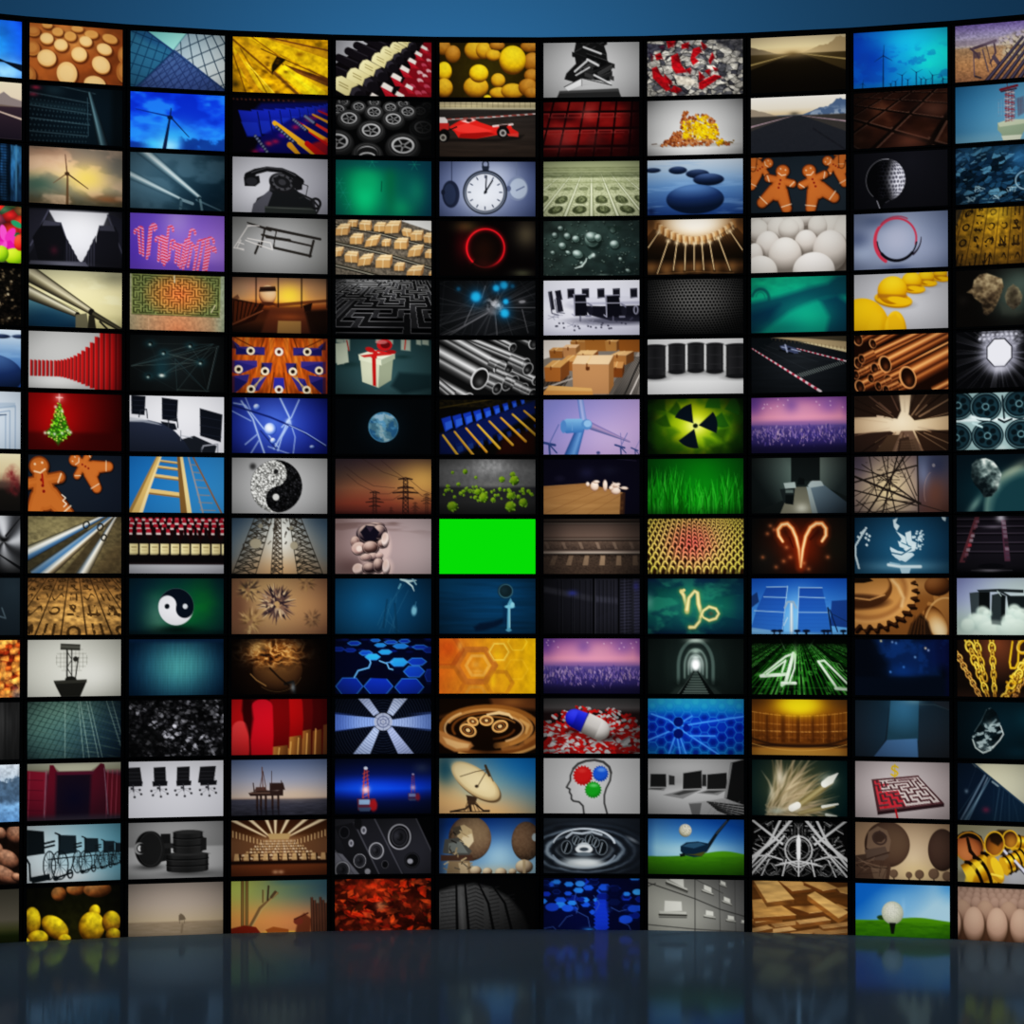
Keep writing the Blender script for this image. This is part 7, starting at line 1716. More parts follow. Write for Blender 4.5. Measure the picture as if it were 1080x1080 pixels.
@S(9, 11, 'bright white digits and green code lines receding on black, eleventh row')
def _(p):
    p.bg('020a02'); u, v, w = hom('24 4 74 4 190 57 -90 57'); ok = (Y > 5) * 1.; n = np.sin(np.floor(u * 46) * 91.7) * 437.5; n -= np.floor(n)
    p.mix(ok * (n > .35) * lines(u, 46, .3) * sm(-.2, .5, v), '2c8c20', .8).mix(ok * (n > .8) * lines(u, 46, .36), '78c868', .7).mix(ok * lines(v + n, 7, .12) * (n > .5), '4cac3c', .6).mix(ok * (lines(u, 46, .5) * lines(v * 3 + n * 7, 4, .3)), '0c4c0c', .5)
    for k in range(26):
        x = p.r.uniform(0, 100); y = p.r.uniform(18, 56); d = (x - 49) / 50 * .9; h = p.r.uniform(3, 9)
        p.ln([(x, y), (x + d * h, y + h), (x + d * h + 3, y + h), (x + 3, y), (x, y)], .6, p.r.choice(['5cc04c', '8cd878', '389830']), .8)
    for q, w_ in (('44 15 36 18 10 38', 2), ('10 38 38 36', 3.4), ('44 15 36 44 32 47', 3.6), ('32 45 46 45', 3), ('46 16 45 30 40 44', 1.6), ('16 36 36 22 32 34', 1.6), ('70 23 76 22 101 46', 2), ('70 23 88 48', 2.4), ('88 50 101 51', 3)):
        p.ln(q, w_ + 2, '60b850', .4, 3).ln(q, w_, 'e4f0e0', .95)
    p.ln('30 0 35 11', .8, '4c6c4c').ln('66 0 60 10', .8, '4c7c4c').mix(sm(9, 2, Y), '020602', .8).ln('0 49 100 50', .5, '64c050', .6).gl(46, 14, 2, 7, 'a8e098', .6).vig(.4)

@S(9, 12, 'golden circular hall with a bright yellow ceiling, twelfth row')
def _(p):
    p.v(0, '7c4c10', 20, '7c4810', 44, '704010', 47, '28140a', 50, 'a8742c', 57, 'a47830').mix(sm(12, 0, X) + sm(88, 100, X), '6c4010', .4)
    for y, c, cy in ((17, 'b88038', 3), (26, 'a87030', 2), (33, 'c8924c', 1), (39, '8c5420', -.5)):
        p.ln([(x, y + cy * ((x - 50) / 50) ** 2 * -1.4) for x in range(-2, 103, 4)], 1, c, .9)
    for x in list(range(3, 100, 4)):
        p.ln([(x, 16 + 3 * abs(x - 50) / 50 * -1), (x, 43)], .7, '5c3008' if x % 3 else 'b07830', .7)
    for x in (16, 33, 49, 64, 81):
        p.pl([(x - 1.6, 16), (x + 1.6, 16), (x + 1.8, 44), (x - 1.8, 44)], '4c2608', .8, 2)
    p.mix(sm(18, 40, Y) * sm(46, 42, Y) * noise(3, 2, 4), '3c1c06', .5).gl(50, 6, 30, 12, 'd8a810', .9, 3).gl(50, 5, 20, 10, 'f0d818', .95, 3).mix(sm(30, 0, X) * sm(14, 0, Y), '4c2c10', .7).mix(sm(70, 100, X) * sm(14, 0, Y), '5c3c18', .7).arc(50, 20, 70, 28, 30, 150, 2, '28140a', .8, 1.4).arc(50, 24, 76, 28, 30, 150, .8, 'd8a858', .7).gl(50, 55, 40, 4, 'b08840', .6).vig(.3)

@S(9, 13, 'tan fibre strands bursting toward white glowing tips, thirteenth row')
def _(p):
    p.bg((46, 26, 56, '5c5434', '06282a')); r = p.r
    for k in range(190):
        a = r.uniform(-.9, 1.15); x0, y0 = 18 + r.uniform(-4, 10), 50 + r.uniform(-4, 8); L = r.uniform(30, 74); b = r.uniform(-.5, .5)
        q = [(x0 + L * t * math.cos(-a - .25 + b * t), y0 + L * t * math.sin(-a - .25 + b * t)) for t in (0, .25, .5, .75, 1)]
        p.ln(q, [1, 2, 2.8, 2, .6], r.choice(['d0c0a0', '98886c', '6c6444', 'b8a484', '504c2c', '8c7c58', 'c8b898']), .5, 1.4)
    for q, w in (('44 50 60 38 82 22', [6, 8, 6]), ('50 54 66 50 86 46', [4, 5, 3])):
        p.ln(q, w, '8c7c50', .8, 2).ln(q, [v * .4 for v in w], 'b0a478', .7, 1)
    p.ln('76 24 82 20 90 13', [7, 8, 1], 'f0f0e8').gl(80, 20, 8, 6, 'e8e8d8', .6).ln('42 49 48 46', 7, 'f0ece0').gl(45, 48, 5, 4, 'f8f8f0', .7).ln('74 47 90 44', [3, 1.6], 'f0f0e4').ln('78 55 88 57', 3, 'd8dcd0').gl(30, 18, 5, 8, 'e8e0cc', .6).gl(26, 52, 8, 3, 'b8c0b0', .8).gl(21, 34, 3, 8, 'd8d0b8', .6).vig(.5)

@S(9, 14, 'white steel trusses crossing symmetrically on black, fourteenth row')
def _(p):
    p.bg('060606'); r = p.r
    for k in range(110):
        x, y = r.uniform(0, 49), r.uniform(0, 57); a = r.choice((.9, -.9, 0, 1.57, .4, -.5)); L = r.uniform(3, 11); c = r.choice(['5c5c5c', '3c3c3c', '8c8c8c', '2c2c2c', 'a8a8a8'])
        d = (L * math.cos(a), L * math.sin(a)); w = r.uniform(.5, 1)
        p.ln([(x, y), (x + d[0], y + d[1])], w, c).ln([(98 - x, y), (98 - x - d[0], y + d[1])], w, c)
    for q, w in (('-2 40 24 20 41 0', 3), ('30 0 20 20 -2 46', 2.6), ('0 0 32 24', 2.4), ('-2 57 34 16', 2.2), ('0 37 18 36 32 40', 1.6), ('10 57 18 40', 1.4), ('36 40 32 57', 1.6), ('-2 50 16 34', 1.4), ('24 46 48 41', 1.4), ('38 43 48 47', 1.4)):
        p.ln(q, w, 'b8b8b8').ln([(98 - x, y) for x, y in pts(q)], w, 'b8b8b8')
    for k in range(12):
        p.ln([(2 + k * 3, 50 - k * 3.6), (8 + k * 2.8, 54 - k * 4)], .8, '9c9c9c').ln([(96 - k * 3, 50 - k * 3.6), (90 - k * 2.8, 54 - k * 4)], .8, '9c9c9c')
    p.rg(49, 30, 14, 14, 1.8, 'a8a8a8').rg(49, 29, 11, 10, 1, '808080').pl('49 12 51.4 20 51 38 49 42 47 38 46.6 20', 'd0d0d0').ln('49 41 49 57', 1.6, 'c0c0c0').ln('49 5 49 14', .8, '8c8c8c').ln('30 44 49 41 68 44', 1.6, 'b8b8b8').rg(20, 50, 6, 6, .8, '707070').rg(78, 50, 6, 6, .8, '707070').vig(.3)

@S(9, 15, 'pile of sawn timber planks, bottom row')
def _(p):
    p.bg('5c3814')
    def plank(q, t, s, th):
        q = pts(q); p.pl([(x, y + th) for x, y in q] , s).pl([q[0], q[3], (q[3][0], q[3][1] + th), (q[0][0], q[0][1] + th)], s).pl([q[3], q[2], (q[2][0], q[2][1] + th), (q[3][0], q[3][1] + th)], s).pl(q, t).ln([q[3], q[2]], .6, 'e0bc84', .7)
    for x, y, w in ((0, 40, 26), (20, 44, 30), (46, 40, 30), (70, 44, 34), (10, 51, 30), (40, 52, 30), (64, 51, 40), (-4, 50, 20)):
        plank([(x, y), (x + w, y - 5), (x + w + 6, y - 2), (x + 4, y + 3)], p.r.choice(['b8905c', 'a47c4c', 'c49c68']), p.r.choice(['6c441c', '7c5024', '5c3814']), 4)
    plank('40 26 90 22 101 26 60 32', 'a87c44', '5c3614', 5); plank('0 20 20 18 46 34 2 38', 'b88c50', '7c4c1c', 4); plank('28 0 48 -2 64 7 42 10', 'b89058', '6c4018', 3); plank('54 1 74 -1 90 6 74 9', 'b48c54', '6c4018', 3); plank('2 1 26 -1 44 18 16 22', 'c09a60', '7c5224', 5); plank('88 6 101 4 101 12 92 10', 'a88048', '5c3818', 3); plank('58 14 66 10 101 30 90 36', 'c49c60', '8c5c28', 5)
    p.tex(.12, 14, 3, 4).gl(40, 22, 6, 3, '4c2c10', .7).gl(56, 24, 5, 5, '4c2c10', .6).vig(.35)
# ---- tenth column
@S(10, 1, 'wind farm silhouettes under a turquoise and cobalt sky, top row')
def _(p):
    p.bg((92, 30, 88, '1cd8d4', '0c50c4')).mix(sm(.4, .7, noise(26, 18, 7)), '1080d8', .5).gl(22, 28, 20, 16, '0838a0', .8).gl(50, 34, 18, 10, '0c58b0', .6).gl(92, 32, 30, 24, '1cdcd0', .8).gl(62, 10, 28, 14, '1cc0e8', .8).gl(50, 30, 12, 8, '18b0d8', .5).mix(sm(.6, .75, noise(14, 8, 3)) * sm(10, 30, Y), '1048a8', .4)
    k = '0a2c58'
    turbine(p, 32, 25, 11, (-85, 30, 150), k, .9)
    for x, y, L in ((67, 44, 7), (52, 46, 6), (84, 48, 6), (45, 52, 4), (58, 51, 4), (77, 52, 5), (95, 52, 5), (40, 54, 3), (72, 51, 4), (10, 52, 4)):
        turbine(p, x, y, L, (-90 + x, 30 + x, 150 + x), k, .7, 57, .6)
    p.mix(sm(50, 57, Y) * .7, '0c88a8', .4).vig(.3)

@S(10, 2, 'dark brown chocolate blocks seen close up, second row')
def _(p):
    p.bg('0c0604'); u, v, w = hom('52 -4 118 -2 74 66 -14 30'); u2, v2 = u * 3, v * 4.4
    fu, fv = u2 - np.floor(u2), v2 - np.floor(v2); e = np.minimum(np.minimum(fu, 1 - fu), np.minimum(fv, 1 - fv))
    p.mix(sm(.03, .1, e), ramp(noise(30, 16, 6), 0, '1c0c08', .6, '34190f', 1, '54301f')).mix((e > .05) * (e < .1) * ((fv > .85) | (fu < .12)), '8c6858', .45)
    p.gl(60, 52, 18, 10, '6c4030', .7).gl(86, 20, 16, 8, '5c3c30', .7).gl(70, 36, 10, 6, '281208', .6).mix(sm(30, 0, X), '0c0604', .5).vig(.35)

@S(10, 3, 'backlit golf ball on black, third row')
def _(p):
    p.bg((60, 10, 70, '18181f', '0a0a0e'))
    u, v = (X - 34) / 21, (Y - 28) / 21.5; r = np.hypot(u, v); m = m_el(34, 28, 21, 21.5); z = np.sqrt(np.clip(1 - r * r, 0, 1))
    la, lo = np.arcsin(np.clip(v, -1, 1)), np.arctan2(u, z + 1e-3); f, e, i = vor(.2, .2, 4, lo + .1 * (np.floor(la / .2) % 2), la, .25)
    p.mix(m, '060608').mix(m * sm(-.12, .75, u + .12 * np.cos(v * 3)), ramp(f, 0, '34343e', .3, '8c8c98', .55, 'e0e0ea', .8, 'f4f4fa')).mix(m * sm(.05, .5, u) * sm(.5, .2, f), '4c4c58', .5).mix(m * sm(-.5, -.1, u) * sm(.3, -.2, u) * sm(.35, .6, f), '2c2c38', .8)
    p.arc(34, 28, 20.6, 21, 130, 280, .8, 'a8a8b0', .9).mix(m * sm(.3, -.5, u), '050507', .5).pl('24 48 36 46 40 49 32 52 30 57 26 57 25 51', '08080a').ln('25 49 28 57', .9, '8c8c94').ln('38 49 34 51', 1, '50505a', .6)

@S(10, 4, 'red and black brushed ring on misty grey-blue, fourth row')
def _(p):
    p.bg((45, 30, 70, 'a0a8bc', '606c88')).gl(24, 8, 20, 8, '505c78', .8).gl(8, 40, 16, 10, 'a4b0c8', .8).gl(75, 40, 24, 14, '98a0b8', .6).gl(46, 25, 18, 16, 'a4a8bc', .8).gl(46, 56, 16, 4, '505c7c', .7).gl(4, 26, 12, 8, '4c5878', .6)
    p.arc(45, 27, 21.5, 21, 130, 375, (2.4, 2), 'b83c54', 1, 1).arc(46, 28, 24, 24, 120, 215, (3.4, 1.6), 'c83850', .95, 1).arc(46, 24, 22, 20, 220, 300, 1.4, '9c2c44', .7).arc(46, 27, 21, 22, 10, 175, (1.6, 1.2), '14141f', 1, .8).arc(46, 28, 21, 20.6, 40, 140, 3, '10101a', 1, .8).arc(48, 26, 23.6, 22, 0, 50, (.8, 2.2), '241c28', .9).vig(.25)

@S(10, 5, 'row of yellow hard hats on pale grey, fifth row')
def _(p):
    p.bg((40, 20, 80, 'b4b4b8', 'a4a4a8')).gl(60, 34, 26, 14, 'c0c0c4', .6)
    def hat(x, y, s):
        p.el(x + 2 * s, y + 13 * s, 19 * s, 5 * s, '7c7c80', .1, .5, 3).el(x, y + 10 * s, 19 * s, 7 * s, 'a87808', .15).el(x, y + 8.6 * s, 19 * s, 6.6 * s, 'dca808', .15)
        p.ball(x - 1 * s, y, 15 * s, 13.5 * s, 'a87004', 'd8a408', 'f0cc28', 0, -.7).pl([(x - 16 * s, y + 3 * s), (x + 14 * s, y + 5 * s), (x + 14 * s, y + 8 * s), (x - 16 * s, y + 7 * s)], 'a06818', .8, 2).el(x + 6 * s, y + 10 * s, 12 * s, 3.4 * s, 'e0b010', .2)
    hat(92, 2, .5); hat(77, 5, .58); hat(62, 9, .72); hat(42, 17, 1.05)
    p.ball(8, 56, 30, 32, 'a87c04', 'd4a008', 'e8bc14', 0, -.7).pl('20 36 30 40 28 58 14 58', 'e4b818', .6, 4).ball(44, 60, 12, 22, 'a06c04', 'd8a40c', 'f0c424', -.2, -.6).pl('36 44 44 40 52 50 54 58 36 58', 'dca810', .8, 3).vig(.2)

@S(10, 6, 'stack of gleaming copper tubes, sixth row')
def _(p):
    p.bg('1c0a04'); st = (-1, '200c04', -.7, '8c4c20', -.4, 'f0b070', -.15, 'a86030', .1, '4c200c', .35, 'c07840', .6, '6c3414', 1, '180804')
    def pipe(x, y, r, dx=96, dy=-40):
        p.tube(x, y, r, x + dx, y + dy, r * .9, *st); p.el(x, y, r * .72, r, 'd89860', -.4).el(x + .4, y, r * .58, r * .85, '1c0a04', -.4).gl(x + r * .1, y + r * .3, r * .3, r * .4, '7c4420', .7)
    pipe(4, 4, 7, 96, -46); pipe(20, 9, 5, 96, -46); pipe(4, 28, 6); pipe(6, 52, 7)
    for x, y, r in ((10, 36, 5), (2, 40, 5), (22, 34, 6), (18, 44, 5), (36, 46, 6), (26, 52, 5), (8, 24, 5), (44, 56, 6), (34, 56, 5)):
        p.tube(x, y, r, x + 14, y - 6, r, *st, a=.8).el(x, y, r * .7, r, 'b87848', -.3).el(x, y, r * .56, r * .82, '180a04', -.3).gl(x + 1, y + 1, r * .3, r * .3, '8c4c24', .8)
    pipe(33, 30, 9, 96, -44); pipe(57, 44, 12, 96, -46); p.tube(84, 60, 7, 140, 34, 7, *st).vig(.2)

@S(10, 7, 'view up sepia skyscrapers meeting a pale sky, seventh row')
def _(p):
    p.v(0, 'a8947c', 30, 'd8c0a0', 57, '8c6c50').gl(90, 30, 30, 8, 'e0c888', .7).gl(48, 28, 20, 10, 'e4d4bc', .6)
    for q, c in (('0 0 48 0 50 16 46 24 34 22 0 22', '2c1c14'), ('60 0 101 0 101 22 64 26 58 20', '302016'), ('0 58 0 38 38 36 42 38 26 58', '34221a'), ('36 58 50 36 62 36 72 58', '6c5444'), ('64 36 101 36 101 58 74 58', '382418')):
        p.pl(q, c)
    r = p.r
    for k in range(46):
        a = r.uniform(0, 6.28); R0 = r.uniform(14, 26); R1 = R0 + r.uniform(12, 60)
        x0, y0, x1, y1 = 54 + R0 * math.cos(a), 30 + R0 * .6 * math.sin(a), 54 + R1 * math.cos(a), 30 + R1 * .6 * math.sin(a)
        if abs(math.sin(a)) < .2: continue
        p.ln([(x0, y0), (x1, y1)], r.uniform(.5, 1.6), r.choice(['8c7058', '1c100a', 'a88868', '4c3424', '6c5040']), .7)
    p.pl('36 40 48 40 40 58 22 58', '4c3828').pl('48 44 58 42 62 58 46 58', '3c2a20').pl('50 46 66 44 70 58 48 58', '5c4634', .7).pl('24 20 32 21 30 24 24 24', 'c0a890').gl(54, 3, 6, 4, 'b09c88', .8)
    for k in range(5):
        p.ln([(46, 46 + k * 2.6), (62 + k, 46 + k * 2.6)], .5, '241610', .7)
    p.mix(m_poly('0 22 34 22 46 25 50 16 48 0 60 0 58 20 64 27 101 22 101 36 64 36 42 36 0 38', 2), (50, 26, 56, 'e4d4b8', 'c8a884'), .85).vig(.4)

@S(10, 8, 'steel lattice pylon seen from below against sepia and blue sky, eighth row')
def _(p):
    p.bg((36, 34, 56, 'd8c498', '5c4c58')).mix(m_poly('67 0 101 0 101 57 68 57', 3), (70, 0, '54607c', 90, 57, '5c3c34')).gl(86, 40, 12, 20, '6c483c', .9).gl(74, 16, 6, 14, '7c86a0', .7).gl(4, 8, 12, 14, '4c4458', .7).gl(88, 10, 12, 12, '2c3454', .6)
    k = '241c18'; r = p.r
    p.ln('67 0 68 57', 1.6, k).ln('0 26 66 10', 1.6, k).ln('0 20 70 48', 2.2, k).ln('66 50 0 34', 1.4, k).ln('14 57 54 0', 2, k).ln('30 57 46 0', 1.6, k).ln('44 57 30 0', 1.2, k)
    for q in ('8 8 66 46', '66 46 30 20', '66 46 44 2', '66 46 40 57', '66 46 20 57', '0 50 30 44 66 47', '2 44 20 57', '0 12 40 22', '16 0 24 40', '36 0 34 57', '22 57 60 20', '4 57 30 20', '0 40 40 20 60 0', '50 0 66 40', '2 50 22 30', '0 56 66 56', '66 48 101 58', '24 24 48 24', '22 34 50 36', '30 44 56 46'):
        p.ln(q, r.uniform(.7, 1.1), k, .9)
    for j in range(40):
        x, y = r.gauss(36, 9), r.uniform(0, 57); p.ln([(x, y), (x + r.uniform(-7, 7), y + r.uniform(-6, 6))], .7, k, .7)
    p.el(84, 10, 1.6, 1.8, 'a8a0a0', 0, .7).arc(84, 36, 10, 20, 150, 250, .7, 'b09488', .5).vig(.4)

@S(10, 9, 'swirl of white paper scraps rising from a pale tray on teal, ninth row')
def _(p):
    p.bg((50, 34, 60, '245c78', '0c3048')).gl(52, 50, 44, 6, '6c98ac', .7).mix(sm(50, 57, Y), '2c6078', .5)
    w = 'c8d8dc'; r = p.r
    for k in range(46):
        a = k / 46; x = 4 + 14 * math.sin(a * 2.1) * 1 + (a > .5) * 0; y = 52 - 42 * a + 0; x = 3 + 13 * math.sin(a * math.pi * .62) ** 3 * 1.0 + (1 - a) * 2
        if k % 2: p.el(1 + 12 * max(0, (a - .55) / .45) + (4 if a < .3 else 0) * (1 - a * 3), y, 1.3, 1.1, w, r.uniform(0, 3))
    for x, y in ((4, 20), (7, 16), (10, 14), (13, 17), (15, 23), (13, 28), (16, 19), (9, 15), (12, 21)):
        p.pl([(x - 1.6, y), (x, y - 1.8), (x + 1.8, y), (x + .4, y + 1.6)], w)
    for q in ('41 3 46 1 44 6 48 9 45 14 42 10', '44 14 54 20 56 30 48 26 50 22', '54 16 60 14 61 24 66 26 64 32 58 30 55 24', '46 24 56 28 60 34 48 30', '38 30 46 34 56 36 62 36 58 42 48 44 40 38', '52 32 66 28 64 34 56 36', '92 0 97 1 96 5 93 3'):
        p.pl(q, w, .95)
    p.ln('39 32 44 40 54 44 62 38', 2.4, 'b8ccd4').ln('40 36 50 38 60 32', 1.4, '2c5c74').ln('50 26 60 30', 1, '3c6c80')
    for k in range(30):
        x, y = r.gauss(69, 3.4), r.uniform(14, 34); p.el(x, y, r.uniform(.6, 1.4), r.uniform(.6, 1.6), w, 0, .9)
    p.ln('36 48 50 50 70 50', 3, 'd0e0e4', .95, 1.4).pl('48 51 60 51 58 57 50 57', 'a8c4d0').ln('38 46 48 48', 1.6, '8cb0c0').vig(.35)

@S(10, 10, 'meshing copper gear wheels in close-up, tenth row')
def _(p):
    p.bg('7c5024')
    def gear(x, y, rx, ry, n, ph, c0, c1):
        q = []
        for k in range(n * 4):
            a = ph + k * 2 * math.pi / (n * 4); s = 1.09 if k % 4 in (1, 2) else .97; q.append((x + rx * s * math.cos(a), y + ry * s * math.sin(a)))
        p.pl([(i + 3, j + 6) for i, j in q], '180a04').pl([(i + 1, j + 3) for i, j in q], '3c200c').pl(q, (x - rx, y - ry, c0, x + rx * .6, y + ry, c1))
    p.gl(70, 6, 30, 10, 'b08450', .7); gear(108, 52, 36, 40, 26, .1, 'a87840', '6c401c'); p.ball(86, 44, 10, 18, '5c3410', 'b88850', 'f4dcb0', .2, .6, -.5).rg(96, 50, 22, 30, 2, 'e0b880', 0, .5).ball(88, 8, 14, 10, '2c1408', '5c3414', '8c5c30')
    gear(12, 12, 50, 36, 30, .05, '9c6c38', 'c08c50')
    p.rg(12, 12, 46, 31, 3, 'e0b078', 0, .45, 4).rg(14, 12, 40, 28, 5, '8c5c30', 0, .6, 3).el(8, 10, 32, 20, '5c3818').el(6, 6, 31, 17, 'a4743c', 0, 1, 2).mix(m_el(6, 6, 31, 17) * sm(-2, 18, Y), 'c8945c', .6).el(2, 24, 34, 8, '3c200e', 0, .8, 3).ln('0 20 16 22 32 17', 1.6, 'd8a468', .7).pl('0 0 16 0 20 3 10 5 0 5', '140a04').ln('40 2 46 8 52 20 50 28', 3, 'e8c898', .7, 3)
    p.pl('70 36 60 46 56 58 82 58 78 44', '180c06', .85, 3)
    for k in range(5):
        p.ln([(58 + k * 4, 58), (64 + k * 2.4, 38 + k)], 1.2, '5c3818', .7)
    p.vig(.25)

@S(10, 11, 'dim blue starry cloud on near black, eleventh row')
def _(p):
    p.bg('040812').mix(m_poly('20 0 86 0 90 36 38 38 36 24', 8), '08224c', .8).mix(sm(60, 100, X) * sm(36, 20, Y), '0a1648', .8).gl(52, 32, 16, 8, '0c3c7c', .7).gl(44, 10, 16, 12, '0c2c5c', .7).gl(62, 22, 10, 12, '0c2858', .6).mix(sm(.5, .8, noise(14, 12, 4)) * sm(38, 30, Y) * sm(20, 36, X), '103c78', .5).mix(sm(36, 40, Y), '050d1c', .8)
    for x, y, c in ((28, 2, 'c0b890'), (75, 9, 'c8b8a0'), (40, 3, '6c88b0'), (44, 4, '5c80b0'), (64, 18, '6c90b8'), (38, 33, '4c80c0'), (52, 28, '3c70b0'), (78, 11, '8898b8')):
        p.gl(x, y, 1.2, 1.2, c)
    p.mix(sm(92, 100, X), '060a2c', .7)

@S(10, 12, 'empty dark blue room with a lit patch of floor, twelfth row')
def _(p):
    p.bg('16242f').pl('0 0 38 0 32 40 20 57 0 57', (0, 20, '1c2834', 38, 10, '1a3444')).pl('38 0 68 0 67 40 34 40', (52, 2, 34, '3c7494', '20404f')).pl('68 0 101 0 101 57 67 57', (68, 0, '1c303e', 100, 57, '20242a')).pl('34 40 66 38 67 57 20 57', (60, 40, '44688c', 30, 57, '3c5878')).gl(60, 1, 10, 3, '8cb0b8', .7).gl(54, 3, 16, 6, '3c6c88', .6).ln('68 4 84 4 100 9', 1, '44585f', .6).pl('80 0 101 0 101 10 96 8', '2c3038', .7, 2).vig(.35)

@S(10, 13, 'red and brown maze board with a yellow dollar sign above, thirteenth row')
def _(p):
    p.bg((40, 20, 80, 'b8b0b0', '988c8c')); q = '18 19 67 14 94 41 24 51'
    p.pl('18 20 67 15 94 42 24 53', '3c2024').pl('24 51 94 41 94 44 24 54', '2c181c'); u, v, w = hom(q); ok = (u > 0) & (u < 1) & (v > 0) & (v < 1); g = samp(maze(13, 9, 7), u, v)
    p.mix(ok * 1., 'c0b4b0').mix(ok * g, '4c2c30').mix(ok * g * (samp(maze(13, 9, 7), u, v - .03) < .5), '7c585c', .6)
    p.mix(ok * (1 - g) * (v > .5) * (u > .1) * (u < .42), 'b81828', .85).mix(ok * (1 - g) * (u < .14), 'b81828', .8).mix(ok * (1 - g) * (v > .2) * (v < .3) * (u < .3), 'b82030', .7)
    p.mix(ok * sm(.3, .0, v) * sm(.3, .6, u) * sm(1., .7, u), '6c5054', .6).ln('43 48 45 57', 2, 'a81420').ln('18 19 67 14', 1, '50282c')
    p.ln('45.5 6 43 4.6 40 5 39 7.4 41 9 44 10 45.4 12 44 14 41 14.4 38.6 13', 1.8, 'c8a818').ln('42.3 3 42.3 16', 1, 'c8a818').vig(.3)

@S(10, 14, 'large radio telescopes in brown haze with small ones behind, fourteenth row')
def _(p):
    p.bg((62, 36, 56, 'c0ac90', '8c745c')).gl(66, 50, 26, 12, 'd0b888', .8)
    p.ball(34, 22, 24, 23, '2c1c14', '4c382c', '5c4838', .4, -.2).ball(92, 26, 15, 21, '20140e', '3c2a22', '4c382e', -.3, -.2)
    k = '382820'
    for q, c in (('14 10 24 4 34 8 38 18 36 30 24 32 12 26', '6c5848'), ('18 14 26 8 34 14 28 20 20 20', '3c2c24'), ('10 28 32 24 36 34 28 40 12 38', '54443a'), ('0 38 34 38 38 44 36 57 0 57', '4c382c'), ('0 34 12 32 12 40 0 40', '44342a'), ('16 44 34 44 32 57 20 57', '685444')):
        p.pl(q, c)
    p.rg(26, 16, 7, 6, 2, '40302a', .3).ln('10 38 36 30', 1.4, k).ln('2 44 34 46', 1, '2c1e16')
    for j in range(14):
        p.ln([(p.r.uniform(0, 32), p.r.uniform(34, 56)), (p.r.uniform(0, 36), p.r.uniform(34, 56))], .7, p.r.choice([k, '7c6654']), .6)
    for x, y, s in ((41, 51, 4.4), (57, 52, 3.4), (68, 51, 4.8), (83, 50, 5.6), (97, 52, 5)):
        p.el(x, y, s, s * .95, '5c4838').el(x - .6, y - .4, s * .8, s * .8, '6c5644').ln([(x, y + s), (x + .4, 57)], 1.4, '4c3c2e')
    p.vig(.3)

@S(10, 15, 'golf ball on a black tee in bright grass, bottom row')
def _(p):
    p.bg((30, 0, '0c5ca8', 60, 38, '98b8c8')).gl(46, 20, 22, 14, '78a8cc', .6).mix(sm(80, 100, X) * sm(24, 0, Y), '0c64b0', .5)
    p.mix(sm(-.5, .5, Y - 37 + 5.6 * glow(66, 0, 30, 60) + 0 * X), (0, 34, '4c8408', 0, 57, '285c04')).el(28, 34, 5, 2.4, '20400c').mix((Y > 38) * noise(8, 2, 5), '1c4c06', .5).mix(sm(80, 100, X) * sm(36, 57, Y), '183c08', .5)
    p.ball(39.5, 29, 11.5, 11.5, '7c8074', 'a4a894', 'c8c8bc', -.1, -.3); p.mix(m_el(39.5, 29, 11, 11) * (vor(2, 2, 3, None, None, .4)[0] > .5), '84887c', .35).pl('36 39 43 39 42 44 41 50 38 50 37 44', '0c120c').mix(sm(50, 57, Y) * sm(20, 40, X), '1c4406', .5).gl(51, 24, 2, 8, 'b8d0e0', .2)

# ---- eleventh column (runs out of the frame on the right)
@S(11, 1, 'desert oil pump beside a bank of dark pipes, mauve sky, top row')
def _(p):
    p.v(0, '6c5c94', 12, '948ca8', 22, 'a89c98', 24, '94785c', 40, 'ac8058', 57, '8c6448').tex(.15, 2, 1.4, 3)
    k = '4c3c48'
    p.ln('20 24 44 18', 3, k).ln('20 24 21 52', 1.2, '60505c').ln('42 18 44 30 38 40', 2, k).ln('17 24 24 30 26 34', 2, k).ln('30 26 36 48', 1.6, '5c4c50').ln('34 22 40 44', 1, '4c3c40').ln('22 52 28 54', 2, '3c3034').ln('42 34 48 42', 4, '504450').pl('20 28 28 28 28 34 20 34', '4c3c44', .8)
    f, e, i = vor(4, 3, 5); p.mix(m_poly('48 16 101 4 101 40 52 40', 5) * i, 'b8ac94', .9).mix(m_poly('48 16 101 4 101 40 52 40', 5) * (f > .6), '544840', .7)
    for k2 in range(7):
        p.tube(30 + k2 * 9, 62, 2.4, 74 + k2 * 7, 16, 1.4, -1, '181420', -.2, '5c5468', .3, '342e40', 1, '121018')
    p.mix(sm(14, 16, Y) * sm(22, 20, Y) * (X < 48), '7c7080', .5).vig(.2)

